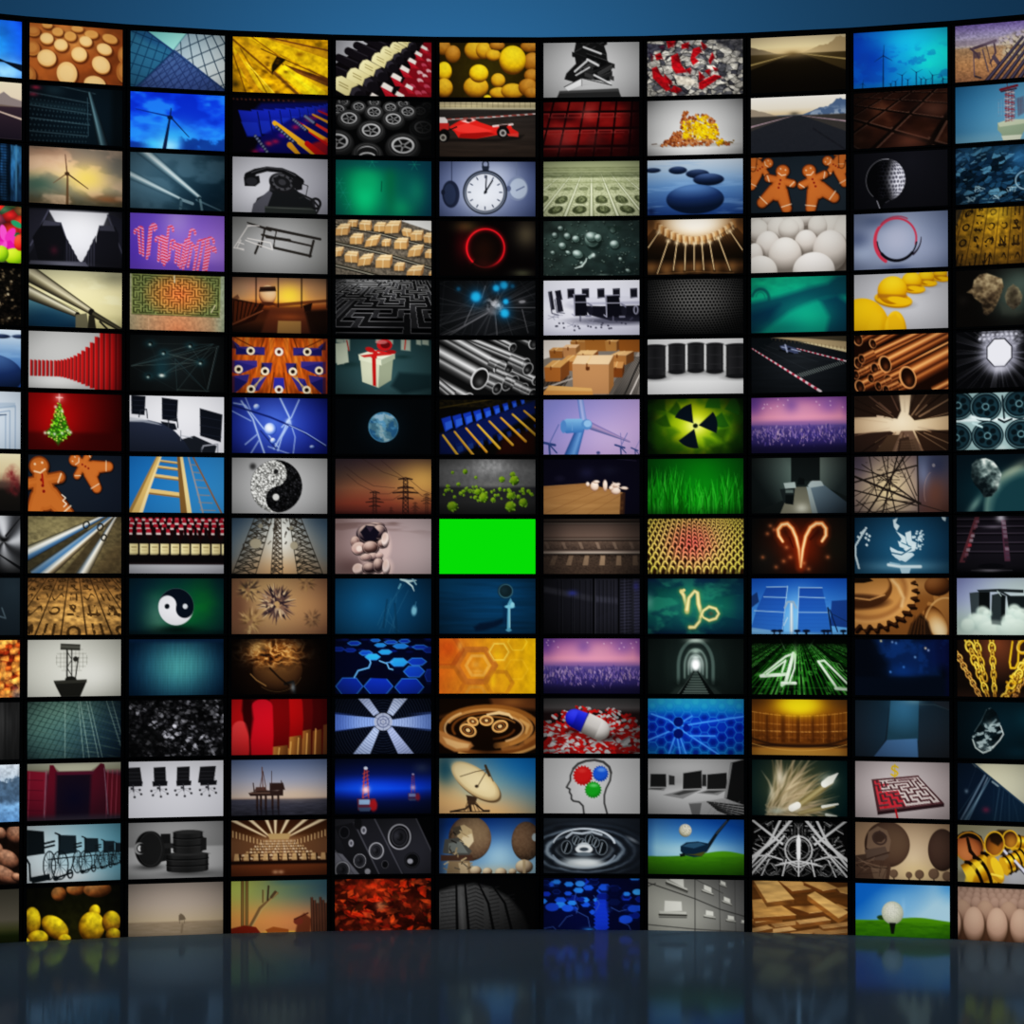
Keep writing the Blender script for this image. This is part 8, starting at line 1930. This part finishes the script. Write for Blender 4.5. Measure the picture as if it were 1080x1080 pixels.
@S(11, 2, 'red and white airport radar tower on a pale base, blue sky, second row')
def _(p):
    p.bg((0, 0, '24648c', 60, 57, '6c9cb4')).mix(sm(44, 57, Y), '8cb0bc', .4)
    p.pl('46 39 58 38 76 38 78 44 72 52 70 57 52 57 50 50 46 46', '8c9c84').pl('46 39 58 36 76 37 78 41 48 43', 'b0b8a0').pl('50 52 72 52 70 57 52 57', 'c8ccb8')
    for j in range(6):
        p.ln([(55 + j * 1.5, 8), (55 + j * 1.5, 38)], .7, '7c2c34' if j % 2 == 0 else 'a0989c', .9)
    for j in range(9):
        p.ln([(54, 8 + j * 3.4), (64, 10 + j * 3.4)], 1.2, '8c3038' if j % 2 else 'b0a4a4', .9).ln([(64, 8 + j * 3.4), (54, 11 + j * 3.4)], .7, '6c2830', .8)
    p.ln('49 6 67 3', 2.6, '6c1c28').ln('50 8 66 6', 1.4, '3c1c28').ln('56 0 57 6', .7, '5c3038')
    for j in range(9):
        x = 47 + j * 3; h = 10 * math.sqrt(max(.1, 1 - ((x - 60) / 16) ** 2)); p.ln([(x, 24 - h), (x, 24 + h)], .5, 'a8a8b0' if j < 5 else '5c3c4c', .6)
    for j in range(5):
        p.ln([(46, 16 + j * 4), (74, 15 + j * 4)], .4, '7c6c78', .6)
    p.pl('66 16 74 14 76 30 68 34', '50303c', .4, 2).vig(.25)

@S(11, 3, 'blue tangled pile of metal chips, third row')
def _(p):
    f, e, i = vor(7, 4, 9, X + Y * .8 + 5 * noise(9, 9, 2), Y + 4 * noise(10, 10, 6)); p.a = ramp(i, 0, '06141f', .4, '0c2840', .7, '1c4460', .9, '3c6c88', 1, '5c8ca4'); p.mul(sm(0, .14, e) * .6 + .4); r = p.r
    for k in range(70):
        x, y, a = r.uniform(0, 90), r.uniform(0, 57), r.uniform(-.7, .3); L = r.uniform(2, 6)
        p.ln([(x, y), (x + L * math.cos(a), y + L * math.sin(a))], r.uniform(.5, 1.2), r.choice(['6c9cb0', '2c5870', '08141c', '8cb4c4', '1c4058']), .8)
    for x, y in ((16, 52), (26, 42), (46, 52), (60, 44)):
        for k in range(8):
            p.ln([(x + r.uniform(-6, 6), y + r.uniform(-3, 3)), (x + r.uniform(-6, 6), y + r.uniform(-3, 3))], .8, 'a8c4cc', .8)
    p.rg(76, 36, 11, 9, 1.6, 'a0bcc8', 0, .8).el(78, 36, 8, 7, '14384c', 0, .8).gl(6, 10, 14, 8, '2c6088', .6).gl(70, 12, 12, 14, '34709c', .8).gl(44, 4, 24, 5, '2c5c78', .5).mix(sm(30, 57, Y) * sm(30, 0, X), '06101a', .4).vig(.35)

@S(11, 4, 'golden slab carved with columns of old signs, fourth row')
def _(p):
    p.bg((40, 6, 60, 'b89020', '5c4014')).tex(.3, 5, 4, 3); p.mix(noise(9, 12, 7), '7c5c1c', .3)
    hiero(p, '10 -2 66 -2 62 60 -6 60', 4.4, 4, 9, '20140a', '3c280e', .9)
    p.pl('-1 0 8 0 -1 20', '3c3428', .8).gl(46, 6, 14, 8, 'd8b838', .5).mix(sm(56, 90, X), '5c4018', .5).vig(.4)

@S(11, 5, 'brown cratered asteroid beside a grey-green one, fifth row')
def _(p):
    p.bg('0a0806').gl(62, 26, 22, 26, '4c5c54', .9).gl(74, 14, 14, 12, '54645c', .6).gl(8, 30, 6, 5, '1c1814', .6)
    def rock(q, c0, c1, c2, sd, cx, cy, R):
        m = m_poly(q, 1.4); n = noise(7, 6, sd, 4); f, e, i = vor(4.5, 4, sd + 2)
        t = .55 * n + .35 * f - .012 * (X - cx) * 0 + .4 * sm(R, -R, (X - cx) * -.3 + (Y - cy)) - .1; p.mix(m, ramp(t, .1, c0, .5, c1, .9, c2))
    rock('20 10 26 5 34 4 42 7 50 10 52 18 48 28 44 36 40 42 34 46 30 44 28 34 20 28 18 24 12 22 18 18', '241c14', '6c5c44', 'a89878', 3, 34, 22, 22)
    p.gl(24, 18, 4, 4, '2c2218', .6).gl(38, 28, 5, 5, '2c2016', .6); rock('56 20 62 16 68 20 72 28 70 36 62 42 55 36 53 28', '2c241c', '5c5444', '8c8468', 8, 62, 29, 14); p.gl(61, 28, 5, 7, '2c261c', .8); p.mix(m_poly('48 34 60 40 74 44 64 48 50 46', 4), '3c4038', .6).mix(sm(40, 57, Y) * .7, '0a0806', .8)

@S(11, 6, 'white light bursting through a round tunnel mouth on black, sixth row')
def _(p):
    p.bg('08080a'); a = np.arctan2(Y - 22, X - 47); r = np.hypot(X - 47, Y - 22); n = noise(.09, 9, 3, 3, a, a * 0 + 3); k = np.sin(a * 12)
    p.mix(np.exp(-((r - 12) / 9) ** 2), '6c6c76', .8).mix(np.exp(-(r - 12) / 14) * (r > 12) * (n > .5), '9c9ca8', .7).mix(np.exp(-(np.abs(k)) * 12) * np.exp(-(r - 14) / 40) * (r > 14), '50505c', .8)
    p.mix(m_poly('28 0 66 0 74 6 64 20 56 8 40 8 32 20 22 6', 3) * noise(3, 2, 5), 'b0b0bc', .8)
    for y, w in ((4, 34), (8, 26)):
        for k2 in range(8):
            p.el(30 + k2 * 5 - (y - 4), y, 1.6, 1.2, 'd0d0dc', 0, .8)
    q = [(47 + 15 * math.cos(t), 22 + 15.5 * math.sin(t)) for t in np.arange(8) * math.pi / 4 + .39]
    p.gl(47, 24, 20, 20, 'b8b8c8', .6, 4).pl(q, '1c1c24').pl([(47 + (x - 47) * .92, 22 + (y - 22) * .92) for x, y in q], 'e0e0e8').gl(47, 38, 10, 4, 'c8c8d4', .7)
    p.mix(sm(70, 100, X), '08080a', .5)

@S(11, 7, 'rows of dark film reels on pale teal, seventh row')
def _(p):
    p.bg((40, 28, 60, 'b0c8c8', '8cacac')).mix(np.exp(-((Y - 27) / 1.6) ** 2), 'e8f4f4', .9); k = '0e2028'
    for x, y in ((2, 12), (32, 14), (68, 12), (34, 43), (0, 44), (70, 42)):
        if y > 30: x0 = x
        p.el(x, y, 17.5, 15, '10242c').rg(x, y, 15.6, 13.2, 1, '6c8c90', 0, .9).el(x, y, 13, 11, '1c3842').el(x, y + .2, 12, 10.2, '1e3e48')
        for j in range(6):
            a = j * 1.047 + .3; p.el(x + 8 * math.cos(a), y + 6.8 * math.sin(a), 3.2, 2.8, '0a181e')
        p.el(x, y, 2.2, 2, '0a181e').rg(x, y, 3.4, 3, .8, '7ca0a4')
    p.ln('18 24 26 26 36 27', 2.4, 'd8ecec').ln('50 4 52 26', 2, k).ln('18 30 28 34', 2, 'c0dcdc').ln('46 27 52 30 60 27', 2, '0c1c22').gl(18, 24, 4, 2, 'f0fcfc', .8).gl(50, 55, 6, 3, 'd8e8e4', .6).vig(.25)

@S(11, 8, 'cratered asteroid floating before a teal planet, eighth row')
def _(p):
    p.bg('06121a').gl(40, 40, 40, 30, '0c343c', .8); p.mix(m_el(78, 62, 45, 51, -.7, 5), '7c9488', .9).mix(m_el(84, 68, 45, 53, -.7, 12), '143c44', .95).mix(glow(62, 16, 20, 5, 2, -.5), 'a0a890', .6).mix(glow(20, 50, 12, 4, 2, -.9), '8ca89c', .6)
    m = m_poly('17 10 22 5 32 4 40 7 46 14 49 20 47 28 44 36 38 42 30 43 26 36 20 30 16 22', 1.2); n = noise(6, 5, 3, 4); f, e, i = vor(5, 4, 7)
    p.mix(m, ramp(.5 * n + .35 * f + .02 * (28 - Y) + .014 * (X - 34), .1, '0a1418', .45, '3c4c4c', .75, '90a09c', 1, 'd8e0d8')).mix(m * sm(30, 18, X), '0c181c', .5).gl(44, 30, 3, 5, 'c8d0c8', .5).gl(36, 14, 4, 3, '2c3c3c', .6).mix(sm(66, 90, X) * sm(20, 0, Y), '0a2028', .4)

@S(11, 9, 'dark conveyor track with two pinkish strips, ninth row')
def _(p):
    p.v(0, '141018', 30, '1c1820', 50, '141218', 57, '040406')
    for y in (3, 10, 17, 26, 35):
        p.ln([(-1, y), (101, y + .6)], .9, '4c4450', .8).ln([(-1, y + 1.6), (101, y + 2)], 1.4, '08060a', .8)
    for q, c in (('20 1 25 1 9 46 3 46', '5c3038'), ('48 4 53 4 58 45 52 45', '503040')):
        p.pl(q, c)
    for k in range(9):
        t = k / 9; x = 22 - 15 * t; p.pl([(x - 1, 4 + 42 * t), (x + 3, 4 + 42 * t), (x + 2.4, 7 + 42 * t), (x - 1.6, 7 + 42 * t)], p.r.choice(['8c7c84', '241820', '9c3440', '6c4c58', '140c12']), .9)
        x = 49 + 5 * t; p.pl([(x, 6 + 38 * t), (x + 4, 6 + 38 * t), (x + 4.4, 9 + 38 * t), (x + .4, 9 + 38 * t)], p.r.choice(['7c6c78', '2c2028', '8c3c44', '4c3848', '6c5c68']), .9)
    p.gl(48, 2, 5, 4, 'c8c4cc', .9).gl(40, 11, 12, 1.6, '7c7480', .7).gl(36, 54, 12, 1.4, 'a09ca4', .7).el(38, 50, 14, 3, '08080c', 0, .8).ln('16 54 60 54', .7, '5c5860', .6).vig(.4)

@S(11, 10, 'dark monolith blocks standing in pale foam, tenth row')
def _(p):
    p.bg((10, 0, '8c94c0', 50, 57, 'c8d8c8')).mix(sm(20, 50, Y), 'b4c4b8', .6).gl(4, 50, 20, 16, 'a4b8b0', .7).gl(60, 8, 30, 10, 'b0c0b8', .5)
    p.pl('14 15 24 14 24 38 16 39', '3c464a').pl('24 14 36 14 36 37 24 38', '0c1010').pl('22 12 46 11 72 12 72 15 46 14 24 14', '20282a').pl('38 17 48 15 50 20 48 46 37 45', '2c3638').pl('48 16 53 18 52 44 48 46', '101618').pl('46 14 50 14 58 18 74 18 74 36 60 30 56 32 54 18', '182022').ln('44 13 48 18', 1, 'a8b8b4')
    for x, y, a, b in ((28, 34, 7, 6), (33, 36, 5, 5), (20, 40, 8, 5), (62, 34, 8, 8), (70, 38, 10, 8), (56, 42, 8, 6), (26, 44, 12, 8), (40, 50, 18, 8), (62, 50, 18, 10), (12, 48, 8, 8)):
        p.ball(x, y, a, b, '9cb4ac', 'c8dcd0', 'dcecdf', 0, -.7, 0, .85, 3)
    p.mix(sm(44, 56, Y), 'd0e0d4', .6).pl('37 38 48 40 48 47 38 46', '323c3e', .6, 2).vig(.3)

@S(11, 11, 'gold chains hanging like rays on dark brown, eleventh row')
def _(p):
    p.bg((44, 4, 44, '7c4428', '140c08')).mix(sm(34, 57, Y), '0e0a06', .5)
    def chain(x0, y0, x1, y1, s0, s1, n, pal=('e0b020', 'f4d040', 'b88414')):
        a = math.atan2(y1 - y0, x1 - x0); L = math.hypot(x1 - x0, y1 - y0)
        tt = [(1 - (1 - k / n) ** 1.0) for k in range(n + 1)]
        for k in range(n):
            t = (tt[k] + tt[k + 1]) / 2; x, y = x0 + (x1 - x0) * t, y0 + (y1 - y0) * t; s = s0 + (s1 - s0) * t; l = L / n * .74; f = 1 if k % 2 else .5
            p.rg(x + .4, y + .4, l, s * f, s * .62, '5c3806', a).rg(x, y, l, s * f, s * .5, pal[k % 3], a).rg(x - .3, y - .2, l, s * f, s * .16, 'fcec90', a, .7)
    chain(-1, 12, 26, 58, 3, 2.2, 11, ('c88c40', 'e0a850', 'a86c30')); chain(10, -3, 34, 58, 4.4, 2.6, 9); chain(20, -2, 31, 40, 3.4, 2.4, 6); chain(37.5, -2, 41, 58, 3.6, 2, 9)
    chain(84, 12, 60, 60, 3.4, 2.4, 9, ('c88c40', 'e0a850', 'a86c30')); chain(76, 20, 50, 60, 6, 3.6, 8); chain(72, 26, 54, 52, 4, 3, 5)
    p.ln('60 2 57 22 58 28 63 28 66 22 67 2', 2.6, '8c5c0c').ln('60 2 57 22 58 28 63 28 66 22 67 2', 1.6, 'e8bc28').rg(74, 6, 9, 6, 3, 'd8a41c', -.6).rg(73, 5, 9, 6, .8, 'fce070', -.6)
    for k in range(16):
        x, y = p.r.gauss(56, 3), p.r.uniform(36, 54); p.el(x, y, 1.8, 1.4, p.r.choice(['f4d040', '7c5008', 'd8a41c', '2c1a06']), .6, .8)
    p.mix(sm(44, 60, Y), '5c3020', .35).vig(.2)

@S(11, 12, 'glassy rough stone floating on dark teal, twelfth row')
def _(p):
    p.bg((50, 20, 60, '08242e', '040e14')).gl(78, 16, 16, 14, '0c3c48', .7).gl(66, 50, 14, 6, '0a2c38', .7)
    q = '32 8 36 6 42 10 46 18 47 24 50 32 46 38 40 46 32 51 24 50 18 44 16 36 20 28 26 20'
    m = m_poly(q, 1); n = noise(7, 4, 3, 4, X - Y * .4, Y + X * .3); p.mix(m, '0c1c22').mix(m * sm(.62, .8, n), 'b0c0c0', .8).mix(m * sm(.4, .3, n), '050d10', .8).mix(m * sm(36, 50, Y - X * .1 + 3) * n, 'c0ccca', .8)
    p.ln('47 24 50 32 46 38 38 46', 1.2, 'd0d8d4', .9).ln('17 38 20 46 28 51 36 48', 1.4, 'c0ccc8', .9).ln('32 8 26 20 19 30', .7, '6c8488', .7).ln('34 26 42 18', 2, 'a8b8b8', .6, 1.4).gl(36, 22, 5, 3, 'b8c8c8', .5).gl(32, 14, 5, 6, '0a181c', .6).vig(.3)

@S(11, 13, 'dark blue slatted roof edge against a pale wedge of sky, thirteenth row')
def _(p):
    p.bg((20, 30, '0c1c30', 70, 57, '10283c')).pl('16 0 101 0 101 54 70 38', (30, 0, 'd0ccb0', 90, 40, '9c9c8c')).pl('16 0 30 0 20 4', 'a4a89c', .6, 2)
    p.ln('16 -1 72 40 104 62', 1.6, '243c50')
    for q, w, c, a in (('30 12 4 57', 2, '6c8090', .8), ('33 14 12 57', 1.4, '8c9ca8', .7), ('24 20 2 50', .8, '34505f', .8), ('46 22 40 57', 1, '3c5868', .7), ('50 26 46 57', .7, '4c6878', .7), ('56 30 56 57', .8, '34505f', .7), ('20 6 10 30', .7, '24384c', .8), ('60 34 66 57', .7, '2c4858', .7)):
        p.ln(q, w, c, a, 1)
    p.tube(36, 14, 1, 8, 58, 4, -1, '0c1c30', -.4, '3c5c70', 0, '8ca4b0', .4, '44606f', 1, '0c1c30', a=.6).gl(31, 46, 4, 3, '6c2440', .8).gl(10, 28, 2, 2, '8ca0ac', .6).ln('38 18 44 22', 2, '8c9ca0', .8)
    for k in range(10):
        p.ln([(40 + k * 4, 20 + k * 3), (38 + k * 4.4, 57)], .5, '1c3448', .7)
    p.vig(.4)

@S(11, 14, 'gold drums with black bands lying on grey, fourteenth row')
def _(p):
    p.bg((60, 50, 60, '9c9ca0', '7c7860')).gl(66, 50, 16, 10, 'a8a8ac', .6).gl(2, 40, 10, 8, '909088', .6)
    def drum(x, y, r, L, a, n, cap=True):
        c, s = math.cos(a), math.sin(a)
        p.tube(x, y, r, x + L * c, y + L * s, r * .96, -1, '6c4404', -.7, 'd8a81c', -.35, 'f4d848', 0, 'c08c10', .4, '8c5c08', .7, 'd8ac24', 1, '241404').el(x + L * c, y + L * s, r * .4, r * .95, 'd0a020', a)
        for k in range(n):
            t = (k + .6) / n * L; b = r * .4
            q = [(x + (t + b * math.cos(u)) * c - r * math.sin(u) * s, y + (t + b * math.cos(u)) * s + r * math.sin(u) * c) for u in np.linspace(-1.5, 1.5, 9)]
            p.ln(q, max(1.2, r * .2), '140a04')
        if cap:
            p.el(x, y, r * .42, r, 'c8981c', a)
    p.el(20, 50, 22, 6, '5c5848', 0, .5, 4)
    p.pl('34 10 44 4 58 4 60 20 50 30 40 26', '2c1806', .9, 2)
    drum(60, 16, 8, 26, .1, 3); p.ball(57, 13, 8, 9, '140a04', '5c3410', 'a87428', .2, .4).rg(57, 13, 8, 8.6, 1.4, 'd0a428')
    p.ln('46 20 60 34', 2.6, 'c0c0d0').ln('45 22 58 35', 1, '3c3c48')
    p.ball(40, 18, 10.5, 12, '140a04', '6c3c14', '9c6420', .3, .5).pl('34 8 46 6 50 14 44 20 36 16', '140a04', .8, 2).rg(40, 18, 10.4, 12, 1.6, 'c89c24', .2)
    p.ball(13, 22, 15.5, 14.5, '1c0c06', '94542c', 'b87444', -.3, .5).pl('-2 12 6 7 16 6 26 11 29 18 22 15 12 12 4 14', '140a04', .95).ln('11 14 14 26 20 32', [3, 4, 3], '1c0e06').rg(13, 22, 15.4, 14.4, 1.4, 'a87820', .1)
    drum(50, 40, 9.5, 24, -.42, 4); p.ln('62 34 80 52', 2.6, 'c8c8d8').ln('61 36 78 53', 1, '3c3c48')
    drum(12, 56, 18, 30, -.5, 3, False); p.pl('8 57 10 46 18 37 28 34 20 44 16 57', 'e8c430', .8, 2).el(41, 43, 7, 15, 'b8881c', -.5).el(43, 42, 5, 12, 'e0b828', -.5).ln('37 48 48 50', 2, 'f0d050').vig(.2)

@S(11, 15, 'rows of beige eggs standing close together, bottom row')
def _(p):
    p.v(0, '8c7464', 20, '94786a', 30, '6c5040', 52, '4c3020', 57, '6c4c34')
    for j, (y, n, s) in enumerate(((4, 14, 4.5), (9, 12, 5.4), (15, 10, 6.6))):
        for k in range(n):
            x = (k + .5 * (j % 2)) * 100 / n; p.ball(x, y + 2, s * .9, s * 1.15, '6c5648', '94796a', 'a88c7c', 0, -.8)
    for k in range(-1, 6):
        x = 17.5 + k * 25; p.ball(x - 12.5, 28, 11, 15, '5c4434', '8c7060', 'a88c78', 0, -.8)
    p.mix(sm(24, 40, Y) * .5, '4c3424', .6)
    for k in range(-1, 5):
        x = 17.5 + k * 25; p.el(x + 1, 40, 12.4, 18, '3c2818', 0, .6, 3).ball(x, 37.5, 11.4, 18, '5c4434', 'a48674', 'b89c88', 0, -.6)
    p.mix(sm(54, 57, Y), '7c5438', .6).vig(.25)
# ---------------------------------------------------------------- the place
C = bpy.context.scene.collection
FLOOR = -3.167                     # the floor, measured from the camera's height; all heights below are above the floor
COLS, ROWS = 11, 15
STEP, ARC = 1.0, 0.1131            # width of one column of the wall, turn from column to column
RAD = .5 / math.tan(ARC / 2)
SW, SH, PITCH, TOP = .9202, .525, .5729, 5.342 - FLOOR
TVW, TVH = .990, .5685

def link(name, me, parent=None):
    o = bpy.data.objects.new(name, me); C.objects.link(o)
    if parent: o.parent = parent
    return o

def mesh(name, vs, fs, mat, smooth=False):
    me = bpy.data.meshes.new(name); me.from_pydata(vs, [], fs); me.materials.append(mat)
    me.update()
    return me

def struct(name, me):
    o = link(name, me); o['kind'] = 'structure'; return o

def mat(name, build):
    m = bpy.data.materials.new(name); m.use_nodes = True
    nt = m.node_tree; nt.nodes.clear()
    out = nt.nodes.new('ShaderNodeOutputMaterial')
    nt.links.new(build(nt, nt.nodes, nt.links), out.inputs[0])
    return m

def principled(nt, nd, lk, colr, rough, spec=.5):
    p = nd.new('ShaderNodeBsdfPrincipled')
    p.inputs['Base Color'].default_value = (*colr, 1); p.inputs['Roughness'].default_value = rough
    p.inputs['Specular IOR Level'].default_value = spec
    return p

def b_screen(nt, nd, lk):
    p = principled(nt, nd, lk, (.002, .002, .002), .35, .05)
    a = nd.new('ShaderNodeVertexColor'); a.layer_name = 'picture'
    lk.new(a.outputs['Color'], p.inputs['Emission Color']); p.inputs['Emission Strength'].default_value = 1.0
    return p.outputs[0]

def b_plastic(c, r):
    def f(nt, nd, lk):
        p = principled(nt, nd, lk, c, r, .2)
        n = nd.new('ShaderNodeTexNoise'); n.inputs['Scale'].default_value = 90
        g = nd.new('ShaderNodeMapRange'); g.inputs['To Min'].default_value = r - .08; g.inputs['To Max'].default_value = r + .08
        lk.new(n.outputs['Fac'], g.inputs['Value']); lk.new(g.outputs[0], p.inputs['Roughness'])
        return p.outputs[0]
    return f

def b_floor(nt, nd, lk):
    d = nd.new('ShaderNodeBsdfDiffuse'); g = nd.new('ShaderNodeBsdfGlossy'); mx = nd.new('ShaderNodeMixShader')
    tc = nd.new('ShaderNodeTexCoord'); n = nd.new('ShaderNodeTexNoise'); n.inputs['Scale'].default_value = .8; n.inputs['Detail'].default_value = 5
    lk.new(tc.outputs['Object'], n.inputs['Vector'])
    r = nd.new('ShaderNodeValToRGB'); r.color_ramp.elements[0].color = (.20, .27, .335, 1); r.color_ramp.elements[1].color = (.215, .285, .355, 1)
    lk.new(n.outputs['Fac'], r.inputs['Fac']); lk.new(r.outputs[0], d.inputs['Color'])
    g.inputs['Roughness'].default_value = .085; g.inputs['Color'].default_value = (.29, .58, .95, 1)
    mx.inputs[0].default_value = .17
    lk.new(d.outputs[0], mx.inputs[1]); lk.new(g.outputs[0], mx.inputs[2])
    return mx.outputs[0]

def b_backdrop(nt, nd, lk):
    p = principled(nt, nd, lk, (.10, .33, .62), .9, .1)
    n = nd.new('ShaderNodeTexNoise'); n.inputs['Scale'].default_value = .5
    r = nd.new('ShaderNodeValToRGB'); r.color_ramp.elements[0].color = (.095, .32, .60, 1); r.color_ramp.elements[1].color = (.105, .34, .64, 1)
    lk.new(n.outputs['Fac'], r.inputs['Fac']); lk.new(r.outputs[0], p.inputs['Base Color'])
    return p.outputs[0]

M_SCREEN = mat('lit screen', b_screen)
M_SCREEN.cycles.emission_sampling = 'NONE'
M_BEZEL = mat('black bezel plastic', b_plastic((.0012, .0012, .0014), .55))
M_CASE = mat('black case plastic', b_plastic((.004, .004, .0045), .6))
M_RACK = mat('matt black rack', b_plastic((.002, .002, .002), .8))
M_FLOOR = mat('polished blue grey floor', b_floor)
M_BACK = mat('matt blue backdrop', b_backdrop)

# ---- one television: bezel ring, case behind it, screen set in the ring (x across, y into the wall, z up)
def ring(rects):
    """closed strip of rectangles (w, h, y); returns verts and faces of the bands between neighbours"""
    vs, fs = [], []
    for w, h, y in rects:
        vs += [(-w / 2, y, -h / 2), (w / 2, y, -h / 2), (w / 2, y, h / 2), (-w / 2, y, h / 2)]
    for k in range(len(rects) - 1):
        for i in range(4):
            a, b = k * 4 + i, k * 4 + (i + 1) % 4
            fs.append((a, b, b + 4, a + 4))
    return vs, fs

bv = .004
v_, f_ = ring([(TVW, TVH, .05), (TVW, TVH, bv), (TVW - 2 * bv, TVH - 2 * bv, 0), (SW + .006, SH + .006, 0), (SW, SH, .004), (SW, SH, .03)])
BEZEL = mesh('bezel', v_, f_, M_BEZEL)
v_, f_ = ring([(TVW - .01, TVH - .01, .05), (TVW - .012, TVH - .012, .075), (TVW - .16, TVH - .14, .11), (TVW - .2, TVH - .18, .11)])
f_ += [(0, 3, 2, 1), (12, 13, 14, 15)]
CASE = mesh('case', v_, f_, M_CASE)

gx = (np.arange(GW) / (GW - 1) - .5) * SW
gz = (.5 - np.arange(GH) / (GH - 1)) * SH
GXX, GZZ = np.meshgrid(gx, gz)
VERTS = np.stack([GXX, np.full_like(GXX, .005), GZZ], -1).reshape(-1, 3).astype(np.float32)
ii, jj = np.meshgrid(np.arange(GW - 1), np.arange(GH - 1))
a_ = (jj * GW + ii).ravel()
QUADS = np.stack([a_, a_ + GW, a_ + GW + 1, a_ + 1], 1).astype(np.int32)

def screen_mesh(pic):
    me = bpy.data.meshes.new('screen')
    me.vertices.add(len(VERTS)); me.vertices.foreach_set('co', VERTS.ravel())
    me.loops.add(QUADS.size); me.loops.foreach_set('vertex_index', QUADS.ravel())
    me.polygons.add(len(QUADS)); me.polygons.foreach_set('loop_start', np.arange(0, QUADS.size, 4, dtype=np.int32))
    lin = np.where(pic <= .04045, pic / 12.92, ((pic + .055) / 1.055) ** 2.4)
    at = me.color_attributes.new('picture', 'FLOAT_COLOR', 'POINT')
    at.data.foreach_set('color', np.concatenate([lin, np.ones((GH, GW, 1))], 2).astype(np.float32).ravel())
    me.materials.append(M_SCREEN); me.update(); me.validate()
    return me

def facet(c):
    """foot point, angle of column c (1..11)"""
    th = (c - 6) * ARC
    return RAD * math.sin(th), RAD * math.cos(th) - RAD, th

for c in range(1, COLS + 1):
    fx, fy, th = facet(c)
    for r in range(1, ROWS + 1):
        t = link('television', None); t.empty_display_size = .1
        t.location = (fx, fy, TOP - (r - 1) * PITCH - SH / 2); t.rotation_euler = (0, 0, -th)
        t['label'] = PICS[(c, r)][0]
        t['label'] = 'television showing ' + t['label']
        t['category'] = 'television'; t['group'] = 'televisions of the curved video wall'
        link('bezel', BEZEL, t); link('case', CASE, t); link('screen', screen_mesh(paint(c, r)), t)

# ---- the setting
def corners(off, ext=0.):
    """plan of the wall's front, shifted into the wall by off, as the facet joints from left to right"""
    q = []
    for k in range(COLS + 1):
        th = (k - 5.5) * ARC; R = (RAD / math.cos(ARC / 2)) + off
        q.append((R * math.sin(th), R * math.cos(th) - RAD))
    return q

def curved_slab(name, off0, off1, z0, z1, m):
    A, B = corners(off0), corners(off1); n = len(A); vs = []
    for q, z in ((A, z0), (A, z1), (B, z1), (B, z0)):
        vs += [(x, y, z) for x, y in q]
    fs = [(k * n + i, k * n + i + 1, (k + 1) % 4 * n + i + 1, (k + 1) % 4 * n + i) for k in range(4) for i in range(n - 1)]
    fs += [(0, n, 2 * n, 3 * n), (n - 1, 4 * n - 1, 3 * n - 1, 2 * n - 1)]
    return struct(name, mesh(name, vs, fs, m))

ztop = TOP + (TVH - SH) / 2
curved_slab('trim_1', 0., .16, ztop + .003, ztop + .036, M_RACK)          # black cap rail along the top of the wall
curved_slab('wall_center', .125, .20, -.08, ztop + .02, M_RACK)           # rack the televisions hang on; unseen slab added to block light through the gaps

# floor up to the foot of the wall (the lowest sets run a little below floor level, in front of them the floor ends)
F = corners(-.006); n = len(F)
vs = [(-40, F[0][1] - .0, 0)] + [(x, y, 0) for x, y in F] + [(40, F[-1][1], 0), (40, -46, 0), (-40, -46, 0)]
dn = [(x, y, -.05) for x, y, z in vs]; N = len(vs)
struct('floor', mesh('floor', vs + dn, [tuple(range(N - 1, -1, -1)), tuple(range(N, 2 * N))] + [(i, (i + 1) % N, (i + 1) % N + N, i + N) for i in range(N)], M_FLOOR))
G = corners(.22)
vb = [(-40, G[0][1], 0), *[(x, y, 0) for x, y in G], (40, G[-1][1], 0), (40, 5.2, 0), (-40, 5.2, 0)]
fl = bpy.data.objects['floor'].data; bm = bmesh.new(); bm.from_mesh(fl)
bm.faces.new([bm.verts.new(q) for q in vb]); bm.to_mesh(fl); bm.free()
yb = 5.2
struct('wall_back', mesh('wall_back', [(-30, yb, -.1), (30, yb, -.1), (30, yb, 14), (-30, yb, 14), (-30, yb + .2, -.1), (30, yb + .2, -.1), (30, yb + .2, 14), (-30, yb + .2, 14)],
       [(0, 1, 2, 3), (5, 4, 7, 6), (3, 2, 6, 7), (1, 0, 4, 5), (0, 3, 7, 4), (2, 1, 5, 6)], M_BACK))

# ---- light: the screens themselves, a blue wash lamp hidden behind the wall, the room's dim blue air
L = bpy.data.lights.new('backdrop wash lamp', 'POINT'); L.energy = 320; L.color = (.42, .8, 1); L.shadow_soft_size = .4
o = link('backdrop_wash_lamp', L); o.location = (-.4, 1.6, 7.5)
W_ = bpy.data.worlds.new('room'); bpy.context.scene.world = W_; W_.use_nodes = True
W_.node_tree.nodes['Background'].inputs[0].default_value = (.53, .75, .95, 1); W_.node_tree.nodes['Background'].inputs[1].default_value = .085

# ---- camera
cam = bpy.data.cameras.new('camera'); cam.sensor_width = 36; cam.lens = 3788.4 * 36 / 1080; cam.clip_end = 500
co = link('camera', cam); co.location = (-.8183, -34.437, -FLOOR); co.rotation_euler = (math.pi / 2 + .024, 0, -.0306)
sc = bpy.context.scene; sc.camera = co
sc.view_settings.view_transform = 'Standard'; sc.view_settings.look = 'None'; sc.view_settings.exposure = 0; sc.view_settings.gamma = 1; sc.view_settings.use_curve_mapping = False
